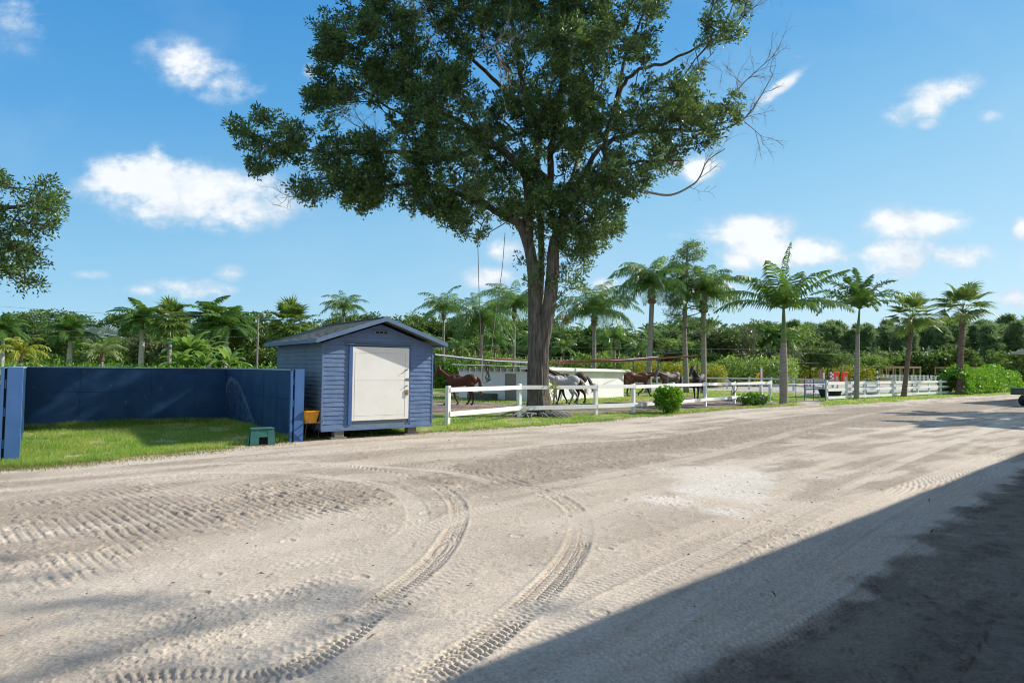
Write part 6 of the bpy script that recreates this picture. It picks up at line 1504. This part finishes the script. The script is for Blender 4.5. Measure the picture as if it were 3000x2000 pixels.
for px_ in range(2250, 3420, 70):
    put(rr.choice([pA, pA2]), px_+rr.uniform(-20, 20), rr.uniform(140, 146), 1045+rr.uniform(-16, 16), None, 8.2, 1.6)
for p_ in (pA, pA2, pD, pO, pP, pP2, pR, pR2, pF):
    if p_.name not in placed: put(p_, 2990, 150, 1000, None, 8)

# low growth in front of the wood (one mass each)
def growth(name, label, mat, x0, x1, Y0, Y1, h0, h1, n, ls, seed, kind='stuff', wpr=.55):
    r = np.random.default_rng(seed); g = Geo()
    px_ = r.uniform(x0, x1, n); Y = r.uniform(Y0, Y1, n); X_ = (px_-1500)/F*Y
    hh = (h0 + (h1-h0)*fbm(X_*.35, Y*.35, 3, seed)) * r.uniform(.0, 1, n)**.6
    c = np.stack([X_, Y, hh], -1); k = 7; idx = np.repeat(np.arange(n), k); d = unit(rdir(r, n*k)+np.array([0, 0, .5])); sv = np.clip(r.normal(.5, .28, n), 0, 1)
    leaves(g, c[idx]+r.normal(0, .22, (n*k, 3)), d, unit(rdir(r, n*k)+np.array([0, 0, .8])), ls*r.uniform(.7, 1.3, n*k), ls*wpr*np.ones(n*k), np.clip(sv[idx]+r.normal(0, .15, n*k), 0, 1))
    o = part(name, g, mat); return tag(o, label, 'undergrowth', kind='stuff')
growth('undergrowth', 'bright leafy undergrowth rising behind the blue walls', M_BG4, -150, 830, 44, 60, .2, 2.0, 4600, .34, 1)
growth('undergrowth', 'dark leafy undergrowth at the foot of the wood left and centre', M_BG2, -200, 1500, 72, 84, .8, 5.0, 6500, .42, 2)
growth('undergrowth', 'mixed green undergrowth behind the horse walker', M_BG2, 1250, 2330, 74, 86, .8, 4.4, 5500, .4, 3)
growth('undergrowth', 'yellow and green croton bank along the far side of the arena', M_YELHEDGE, 1380, 2560, 112, 120, .8, 3.6, 5200, .5, 4, wpr=.3)
growth('undergrowth', 'yellow and green croton bank behind the walker arm', M_YELHEDGE, 1840, 2120, 66, 72, .6, 2.9, 2600, .34, 5, wpr=.3)
growth('undergrowth', 'dark undergrowth below the pine wood', M_BG1, 2250, 3400, 136, 144, 1.5, 8.0, 6500, .8, 6)
growth('undergrowth', 'bright shrubs between the shed and the white block building', M_BG4, 1275, 1360, 56, 62, .8, 2.6, 900, .3, 7)

# ------------------------------------------------------------------ hedge, bushes and near plants
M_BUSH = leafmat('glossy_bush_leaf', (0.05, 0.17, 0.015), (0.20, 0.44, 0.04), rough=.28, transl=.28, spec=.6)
def bush(name, label, loc, w, h, d, n, ls, seed, mat, lw=.55, flowers=0):
    r = np.random.default_rng(seed); rt = root(name, label, 'bush', loc); g = Geo(); st = Geo()
    for k in range(n):
        a = rdir(r, 1)[0]; p = np.array([a[0]*w/2, a[1]*d/2, h*.52+a[2]*h*.46])*1.0; q = r.uniform(.55, 1.08); p = np.array([p[0]*q, p[1]*q, max(.06, h*.5+(p[2]-h*.5)*q)])
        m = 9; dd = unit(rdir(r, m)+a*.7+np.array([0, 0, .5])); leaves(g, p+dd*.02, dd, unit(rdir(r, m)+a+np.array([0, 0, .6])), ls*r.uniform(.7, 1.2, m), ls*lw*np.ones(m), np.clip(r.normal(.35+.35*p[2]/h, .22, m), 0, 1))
        if k % 6 == 0: st.tube([(p[0]*.1, p[1]*.1, 0), (p[0]*.5, p[1]*.5, p[2]*.6), tuple(p)], [.018, .012, .006], 4, cap=False)
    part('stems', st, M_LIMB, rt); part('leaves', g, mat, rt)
    if flowers:
        f = Geo()
        for k in range(flowers): a = rdir(r, 1)[0]; p = np.array([a[0]*w/2, -abs(a[1])*d/2, h*.5+a[2]*h*.48])*1.03; f.sphere(p, (.05, .05, .04), 6, 4)
        part('flowers', f, mk('white_petals', (.8, .76, .78), rough=.5), rt)
    return rt
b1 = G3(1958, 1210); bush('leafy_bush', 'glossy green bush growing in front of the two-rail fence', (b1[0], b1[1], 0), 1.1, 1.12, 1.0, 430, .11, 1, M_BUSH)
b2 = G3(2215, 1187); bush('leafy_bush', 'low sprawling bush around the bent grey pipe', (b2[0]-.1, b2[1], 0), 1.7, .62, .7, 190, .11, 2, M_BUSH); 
b3 = G3(899, 1275); bush('leafy_weed', 'broad-leaved light green weed at the foot of the blue end post', (b3[0]+.05, b3[1]+.3, 0), .42, .62, .4, 36, .16, 3, leafmat('weed_leaf', (.12, .26, .04), (.30, .46, .08), transl=.35), lw=.8)
# hedge: one long run of hibiscus
hp0, hp1 = np.array([37.0, 53.0]), np.array([52.0, 66.0])
hd = root('hibiscus_hedge', 'long bright green hibiscus hedge with white flowers at the right edge', 'hedge', (hp0[0], hp0[1], 0))
g = Geo(); fl = Geo(); r_ = np.random.default_rng(8); n = 5200; t = r_.uniform(0, 1, n); ax = (hp1-hp0)/np.linalg.norm(hp1-hp0); nx_ = np.array([ax[1], -ax[0]])
h_ = 1.75+.7*fbm(t*9, t*0, 3, 4)+.3*np.maximum(0, np.sin(t*13))*.6; th_ = r_.uniform(0, math.pi, n); q = r_.uniform(.75, 1.06, n)
pos = np.stack([hp0[0]+(hp1-hp0)[0]*t+nx_[0]*np.cos(th_)*1.1*q, hp0[1]+(hp1-hp0)[1]*t+nx_[1]*np.cos(th_)*1.1*q, np.sin(th_)**.6*h_*q], -1)
m = 7; idx = np.repeat(np.arange(n), m); dd = unit(rdir(r_, n*m)+np.array([0, 0, .5])); leaves(g, pos[idx]+r_.normal(0, .06, (n*m, 3)), dd, unit(rdir(r_, n*m)+np.array([.2, -.4, .7])), .17*r_.uniform(.7, 1.2, n*m), .11*np.ones(n*m), np.clip(np.repeat(r_.normal(.5, .25, n), m)+r_.normal(0, .15, n*m), 0, 1))
part('leaves', g, M_BUSH, hd, world=True)
for k in range(90): i = r_.integers(0, n); fl.sphere(pos[i]*np.array([1, 1, 1.0])+np.array([.1*nx_[0], .1*nx_[1], 0]), .055, 6, 4)
part('flowers', fl, mk('white_petals', (.8, .74, .78), rough=.5), hd, world=True)
b4 = G3(2795, 1155); bush('dark_bush', 'dark pink-tinged bush at the foot of the shaggy fan palm, left of the hedge', (b4[0]+.3, b4[1]+1.2, 0), 1.6, 2.2, 1.6, 240, .16, 6, leafmat('dark_bush_leaf', (.03, .09, .02), (.10, .20, .04)), flowers=8)
# off-picture palms on the barn side that shade the road
for k, (x_, y_, s_) in enumerate([(28.6, 30.2, 1.05), (33.0, 29.4, 1.25), (26.5, 25.5, 1.1)]):
    o = dup(pR2, (x_, y_, 0), k*2.0, s_, label=['palm outside the right edge nearest the shelter, shading the road', 'tallest palm outside the right edge behind the shelter', 'palm outside the right edge closest to the barn'][k])
    if 'group' in o: del o['group']

# ------------------------------------------------------------------ grass blades
def grass(name, label, n, sampler, hl, wl_, seed, mat):
    r = np.random.default_rng(seed); X_, Y_ = sampler(r, n); k = len(X_)
    Z_ = np.zeros(k)
    rI = np.clip(np.searchsorted(YR, Y_), 0, nr-1); cI = np.clip((X_/(YR[rI]+.6)+1.12)/2.24*(nc-1), 0, nc-1).astype(int); Z_ = H[rI*nc+cI]-.01
    tall = .55+.9*fbm(X_*.8, Y_*.8, 3, seed); h = hl*tall*r.uniform(.6, 1.3, k); a = r.uniform(0, 6.28, k); ln = r.uniform(.1, .9, k)*h; az = r.uniform(0, 6.28, k)
    w = wl_*r.uniform(.7, 1.3, k)*(Y_/16)**.5; dx, dy = np.cos(a)*w/2, np.sin(a)*w/2
    b0 = np.stack([X_-dx, Y_-dy, Z_], -1); b1_ = np.stack([X_+dx, Y_+dy, Z_], -1); m_ = np.stack([X_+np.cos(az)*ln*.35, Y_+np.sin(az)*ln*.35, Z_+h*.6], -1); tp = np.stack([X_+np.cos(az)*ln, Y_+np.sin(az)*ln, Z_+h], -1)
    off = np.stack([dx*.7, dy*.7, 0*dx], -1); v = np.stack([b0, b1_, m_+off, m_-off, tp], 1).reshape(-1, 3); i = np.arange(k)*5
    dry = np.clip(sstep(.52, .68, fbm(X_*2.5, Y_*2.5, 3, 202))+sstep(.55, .68, fbm(X_*.9, Y_*.9, 3, 207)), 0, 1); var = np.clip(r.uniform(0, .55, k)+dry*.5*r.uniform(0, 1, k), 0, 1)
    g = Geo(); g.add(v, np.stack([i, i+1, i+2, i+3], -1), np.repeat(var.astype(np.float32), 5)); g.f.append(np.stack([i+3, i+2, i+4], -1))
    o = part(name, g, mat); return tag(o, label, 'grass', kind='stuff')
M_GRASS = leafmat('grass_blade', (0.13, 0.29, 0.04), (0.42, 0.47, 0.14), rough=.5, transl=.45, spec=.3)
def nearroad(X_, Y_):
    return inpoly(X_ + (fbm(X_*2.2, Y_*2.2, 3, 71)-0.5)*0.55*np.clip(Y_/14, .5, 2), Y_ + (fbm(X_*2.2+50, Y_*2.2, 3, 72)-0.5)*0.75*np.clip(Y_/14, .5, 2), road_poly)
def samp_near(r, n):
    Y_ = 10.5/(1-r.uniform(0, 1, n)*.62); X_ = r.uniform(-1.05, .75, n)*(Y_+.6); ok = ~nearroad(X_, Y_)
    jx_ = X_ + (fbm(X_*0.9, Y_*0.9, 3, 73)-0.5)*1.6; jy_ = Y_ + (fbm(X_*0.9+9, Y_*0.9, 3, 74)-0.5)*1.6
    ok &= ~(inpoly(jx_, jy_, track_poly) & ~inpoly(jx_, jy_, track_in)); ok &= (Y_ < 27)
    ok &= fbm(X_*1.5, Y_*1.5, 3, 301) > .36
    return X_[ok], Y_[ok]
def samp_far(r, n):
    Y_ = 26/(1-r.uniform(0, 1, n)*.62); X_ = r.uniform(-.4, .9, n)*Y_; ok = ~nearroad(X_, Y_) & ~inpoly(X_, Y_, arena_poly)
    ok &= ~(inpoly(X_, Y_, track_poly) & ~inpoly(X_, Y_, track_in)); return X_[ok], Y_[ok]
grass('grass', 'short green grass of the verge and the walled bay', 300000, samp_near, .085, .010, 5, M_GRASS)
grass('grass', 'short grass of the paddock beyond the white fence', 120000, samp_far, .07, .022, 6, M_GRASS)
def samp_edge(r, n):
    e = spline(np.array(eg[1:]), 8); i = r.integers(0, len(e)-1, n); t = r.uniform(0, 1, n); p = e[i]*(1-t)[:, None]+e[i+1]*t[:, None]; p = p + r.normal(0, .25, (n, 2)); return p[:, 0], p[:, 1]
grass('grass', 'straggling dry grass fringe along the lip of the road', 15000, samp_edge, .05, .010, 7, leafmat('dry_grass_blade', (.12, .18, .04), (.38, .29, .13), transl=.3))
def samp_wall(r, n):
    s_ = r.uniform(0, 1, n); w_ = r.integers(0, 2, n); a = np.where(w_[:, None] == 0, CL+s_[:, None]*(CR-CL), CR+s_[:, None]*(FR-CR)); nn = np.where(w_[:, None] == 0, -UY, -UX); p = a+nn*(r.exponential(.14, n)+.12)[:, None]; return p[:, 0], p[:, 1]
grass('grass', 'taller grass tufts at the foot of the blue walls', 9000, samp_wall, .17, .012, 8, M_GRASS)
# fallen leaves on the road
g = Geo(); r_ = np.random.default_rng(77); n = 60
pts_ = np.array([G(x_, y_) for x_, y_ in [(848, 1472), (72, 1423), (10, 1460), (125, 1378), (590, 1318), (868, 1380), (945, 1398), (1225, 1300), (405, 1340)]] + list(np.stack([r_.uniform(-6, 6, n), r_.uniform(4, 16, n)], -1)))
c = np.array([[a, b, ground_h(a, b)+.012] for a, b in pts_]); d = unit(np.stack([r_.normal(0, 1, len(c)), r_.normal(0, 1, len(c)), r_.uniform(0, .3, len(c))], -1)); leaves(g, c, d, unit(rdir(r_, len(c))*.4+np.array([0, 0, 1.0])), r_.uniform(.04, .085, len(c)), r_.uniform(.015, .03, len(c)), r_.uniform(0, 1, len(c)))
tag(part('fallen_leaves', g, mk('dead_leaf', (.10, .05, .02), (.30, .14, .05), use_var=True, rough=.7)), 'scattered brown dead leaves lying on the sand road', 'leaves', kind='stuff')
g = Geo()
for k in range(150):
    x_, y_ = r_.uniform(-6, 5), r_.uniform(4, 14); s_ = r_.uniform(.004, .012)
    g.sphere((x_, y_, ground_h(x_, y_)+s_*.3), (s_*r_.uniform(.8, 1.4), s_, s_*.7), 6, 4)
tag(part('gravel', g, mk('clod_soil', (.22, .18, .14), (.42, .37, .31), scale=8, rough=1, bump=.6, bscale=60)), 'loose clods and pebbles scattered over the road', 'gravel', kind='stuff')
# ================================================================== HORSES
def body_mesh(name, tubes, balls, vox=.022, smooth_it=4):
    """fuse tapered limbs and masses into one continuous skin"""
    g = Geo()
    for pts, rr, fl in tubes:
        pp = spline(pts, 4); r_i = np.interp(np.linspace(0, 1, len(pp)), np.linspace(0, 1, len(rr)), rr); g.tube(pp, r_i, 12, flat=fl)
        g.sphere(pp[0], r_i[0]*np.array([1, 1, 1]), 10, 7); g.sphere(pp[-1], r_i[-1]*np.array([1, 1, 1]), 10, 7)
    for c, r3, M in balls: g.sphere(c, r3, 16, 10, M=M)
    me = g.mesh(name+'_tmp', None, True); o = bpy.data.objects.new('tmp_body', me); COL.objects.link(o)
    m = o.modifiers.new('r', 'REMESH'); m.mode = 'VOXEL'; m.voxel_size = vox; m.use_smooth_shade = True
    s_ = o.modifiers.new('s', 'SMOOTH'); s_.iterations = smooth_it; s_.factor = .5
    dg = bpy.context.evaluated_depsgraph_get(); out = bpy.data.meshes.new_from_object(o.evaluated_get(dg)); out.name = name
    bpy.data.objects.remove(o); bpy.data.meshes.remove(me)
    out.polygons.foreach_set('use_smooth', np.ones(len(out.polygons), dtype=bool)); return out
def hide(name, c1, c2, c3=None, leg=None, legz=.45, rough=.55):
    m = mk(name, c1, c2, scale=2.2, rough=rough, spec=.3, c3=c3, c3amt=.6, bump=.12, bscale=60)
    if leg:    # dark points: lower legs
        N, L = m.node_tree.nodes, m.node_tree.links
        b = [n for n in N if n.type == 'BSDF_PRINCIPLED'][0]; src = b.inputs['Base Color'].links[0].from_socket
        tc = N.new('ShaderNodeTexCoord'); sp = N.new('ShaderNodeSeparateXYZ'); L.new(tc.outputs['Object'], sp.inputs[0])
        mr = N.new('ShaderNodeMapRange'); mr.inputs['From Min'].default_value = legz-.12; mr.inputs['From Max'].default_value = legz+.2; L.new(sp.outputs[2], mr.inputs['Value'])
        mx = N.new('ShaderNodeMix'); mx.data_type = 'RGBA'; mx.inputs[6].default_value = (*leg, 1); L.new(mr.outputs[0], mx.inputs[0]); L.new(src, mx.inputs[7]); L.new(mx.outputs[2], b.inputs['Base Color'])
    return m
M_HOOF = mk('hoof', (.05, .045, .04), rough=.6)
def horse(label, loc, yaw, mat, hair, swings, neck=(.0, .0), scale=1.0, headyaw=0.0, tail=(0, 0), seed=1, halter=None):
    """x forward, z up, withers about 1.55 m; swings = fore left, fore right, hind left, hind right (radians); neck = (pitch, extra head drop)"""
    rt = root('horse', label, 'horse', loc, yaw); rt.scale = (scale,)*3
    np_, hd_ = neck
    def nk(x_, z_):     # rotate the neck about its base
        bx, bz = .50, 1.25; dx, dz = x_-bx, z_-bz; c, s = math.cos(np_), math.sin(np_); x2, z2 = bx+dx*c+dz*s, bz-dx*s+dz*c
        lat = (x_-.5)*math.sin(headyaw)*.9; return np.array([bx+(x2-bx)*(1-.25*abs(math.sin(headyaw))), lat, z2])
    poll = nk(1.02, 1.86)
    ha = math.radians(-50) - hd_; hdv = np.array([math.cos(ha)*math.cos(headyaw), math.cos(ha)*math.sin(headyaw), math.sin(ha)])
    T_ = []; B_ = []
    # trunk of the body
    T_.append(([(-.66, 0, 1.20), (-.45, 0, 1.20), (-.15, 0, 1.14), (.15, 0, 1.10), (.42, 0, 1.15), (.60, 0, 1.18)], [.22, .285, .285, .30, .265, .17], .86))
    B_.append(((-.52, .10, 1.22), (.30, .20, .28), None)); B_.append(((-.52, -.10, 1.22), (.30, .20, .28), None))
    B_.append(((.26, 0, 1.33), (.30, .12, .15), None)); B_.append(((.42, .12, 1.08), (.19, .13, .26), None)); B_.append(((.42, -.12, 1.08), (.19, .13, .26), None)); B_.append(((-.42, 0, 1.36), (.26, .2, .13), None))
    T_.append(([np.array([.40, 0, 1.22]), nk(.66, 1.42), nk(.86, 1.66), poll], [.25, .185, .135, .105], .62))
    T_.append(([poll+hdv*-.02, poll+hdv*.14+np.array([0, 0, -.01]), poll+hdv*.34, poll+hdv*.52, poll+hdv*.58], [.105, .115, .085, .062, .052], .72))
    B_.append((poll+hdv*.12+np.array([-.05, 0, -.05]), (.11, .075, .11), None))
    def leg(hip, ud, lens, rads, sw, bend, hind):
        a = sw; pts = [np.array(hip)]; dirs = []
        ang = [a*.9, a + (bend[0]), a + bend[1], a + bend[2]]
        for L_, an in zip(lens, ang): pts.append(pts[-1] + np.array([math.sin(an)*L_, 0, -math.cos(an)*L_]))
        return pts
    hooves = []; z_low = []
    for k, (sx, sy) in enumerate([(.44, .15), (.44, -.15), (-.50, .15), (-.50, -.15)]):
        sw = swings[k]; g_ = k < 2
        if g_:
            lift = max(0, -sw)*1.1; P_ = leg((sx, sy, .98), 0, [.30, .36, .30, .09], None, sw, (-.02 if sw > 0 else sw*.2, -.05-lift*1.2, .45-lift), False)
            T_.append((P_[:5], [.125, .085, .055, .045, .05], 1.0)); T_[-1] = (P_, [.13, .082, .052, .040, .052], 1)
        else:
            P0 = np.array((sx, sy, 1.02)); st = P0+np.array([math.sin(sw*.8+.30)*.30, 0, -.27]); hk = st+np.array([math.sin(sw-.55)*.36, 0, -.31]); ft = hk+np.array([math.sin(sw*1.0+.12)*.36, 0, -.35]); hf = ft+np.array([.05, 0, -.085])
            P_ = [P0, st, hk, ft, hf]; T_.append((P_, [.20, .125, .062, .043, .052], 1))
        hooves.append(P_[-1]); z_low.append(P_[-1][2])
    # drop legs so that the lowest hooves stand on the ground
    zmin = min(z_low)-.03
    me = body_mesh('horse_body', T_, B_)
    b = part('body', me, None, rt); me.materials.append(mat); b.location = (0, 0, -zmin+.0)
    dz = np.array([0, 0, -zmin])
    g = Geo()
    side = np.array([-math.sin(headyaw), math.cos(headyaw), 0])
    for s_ in (-1, 1): e = poll+side*.06*s_+np.array([-.02, 0, .05])+dz; g.tube([e, e+np.array([.01, 0, .09])+side*.02*s_, e+np.array([.03, 0, .17])+side*.015*s_], [.035, .032, .006], 6)
    part('ears', g, mat, rt, smooth=True)
    for hpt in hooves: g = Geo(); q = hpt+dz; g.tube([q+np.array([-.01, 0, .035]), q+np.array([.035, 0, -.028])], [.052, .066], 10); part('hoof', g, M_HOOF, rt, smooth=True)
    r = np.random.default_rng(seed); g = Geo()
    tb = np.array([-.80, 0, 1.32])+dz
    for k in range(46):
        o = r.normal(0, .022, 3); sw_ = r.normal(0, .05); L_ = r.uniform(.75, 1.0)
        pts = [tb+o*.5, tb+o+np.array([-.12, 0, -.08]), tb+o*1.6+np.array([-.17+tail[0]*.4, sw_+tail[1]*.4, -.40*L_]), tb+o*2.4+np.array([-.15+tail[0], sw_*1.6+tail[1], -.85*L_])]
        g.tube(spline(pts, 3), np.linspace(.022, .006, 10), 4, cap=False)
    part('tail', g, hair, rt)
    g = Geo()
    for k in range(70):
        t = k/69; p = nk(.48+.56*t, 1.45+.43*t+ .02*math.sin(math.pi*t))+dz; s_ = -1 if seed % 2 else 1
        g.tube([p+np.array([0, 0, .015]), p+np.array([-.05, s_*.06, -.03]), p+np.array([-.05-r.uniform(0, .05), s_*.085, -.16-r.uniform(0, .1)])], [.016, .014, .004], 4, cap=False)
    for k in range(8): p = poll+dz; g.tube([p, p+hdv*.08+np.array([.03, 0, .02]), p+hdv*.2+side*r.normal(0, .02)+np.array([.05, 0, 0])], [.014, .012, .004], 4, cap=False)
    part('mane', g, hair, rt)
    g = Geo()
    for t_, rr_ in ((.10, .118), (.38, .088)):
        c = poll+hdv*t_+dz; u_ = side; v_ = np.cross(hdv, side); a = np.linspace(0, 2*math.pi, 15); g.tube([c+u_*math.cos(q)*rr_*.80+v_*math.sin(q)*rr_*1.06 for q in a], .010, 5, cap=False)
    for s_ in (-1, 1): g.tube([poll+hdv*.10+side*.09*s_+dz, poll+hdv*.38+side*.068*s_+dz], .010, 5)
    g.tube([poll+hdv*.34+np.array([-.06, 0, -.06])+dz, poll+hdv*.30+np.array([-.10, 0, -.12])+dz], .010, 5)
    part('halter', g, halter or M_BLACKROPE, rt)
    g = Geo()
    for s_ in (-1, 1): g.sphere(poll+hdv*.17+side*.078*s_+dz+np.array([.01, 0, .015]), .02, 8, 6)
    part('eyes', g, mk('dark_eye', (.01, .008, .006), rough=.1), rt, smooth=True)
    return rt
H_BLACK = mk('black_hair', (.02, .015, .013), (.05, .035, .03), scale=20, rough=.6)
H_RED = mk('chestnut_hair', (.09, .03, .018), (.16, .06, .035), scale=20, rough=.6)
H_CREAM = mk('cream_hair', (.40, .33, .24), (.60, .54, .44), scale=20, rough=.6)
BAY = hide('bay_coat', (.07, .024, .014), (.125, .042, .022), c3=(.06, .022, .015), leg=(.035, .02, .018))
GREY = hide('grey_coat', (.36, .37, .38), (.55, .55, .54), c3=(.28, .30, .32), leg=(.26, .26, .26))
DARK = hide('dark_bay_coat', (.035, .02, .018), (.075, .04, .032), c3=(.10, .10, .10), leg=(.015, .012, .012))
BROWN = hide('brown_coat', (.075, .028, .018), (.14, .052, .03), leg=(.03, .018, .015))
ROAN = hide('clipped_roan_coat', (.10, .08, .07), (.19, .15, .135), c3=(.10, .04, .03), leg=(.03, .02, .02))
BLK = hide('black_bay_coat', (.025, .018, .018), (.06, .045, .045), c3=(.12, .12, .13), leg=(.015, .012, .012))
P_ = lambda px_, Y: ((px_-1500)/F*Y, Y, 0)
horse('bay horse walking left beside the shed, reddish tail hanging', P_(1352, 30.6), math.radians(172), BAY, H_RED, (.32, -.18, -.10, .22), neck=(.22, .25), tail=(-.05, 0), seed=1, scale=.97)
horse('dappled grey horse with a cream tail walking left behind the oak', P_(1652, 31.6), math.radians(186), GREY, H_CREAM, (.15, -.12, .25, -.28), neck=(.3, .1), tail=(-.30, .02), seed=2, scale=.95)
horse('dark bay horse with a black tail walking on the far side of the grey horse', P_(1672, 33.2), math.radians(184), DARK, H_BLACK, (.26, -.2, -.2, .25), neck=(.3, .1), tail=(-.25, .05), seed=3, scale=1.02)
horse('brown horse striding right past the end of the white building, head low', P_(1871, 43.5), math.radians(4), BROWN, H_RED, (.38, -.35, .28, -.25), neck=(.6, .1), tail=(0, 0), seed=4, scale=1.08)
horse('clipped dark roan horse with its head turned toward the brown one', P_(1962, 44.0), math.radians(212), ROAN, H_BLACK, (.1, -.1, .15, -.1), neck=(.55, .1), headyaw=.25, seed=5, scale=1.08)
horse('black bay horse walking toward the road with ears up and a halter', P_(2046, 39.8), math.radians(238), BLK, H_BLACK, (.22, -.12, -.12, .15), neck=(.08, .05), headyaw=-.15, seed=6, scale=1.02)
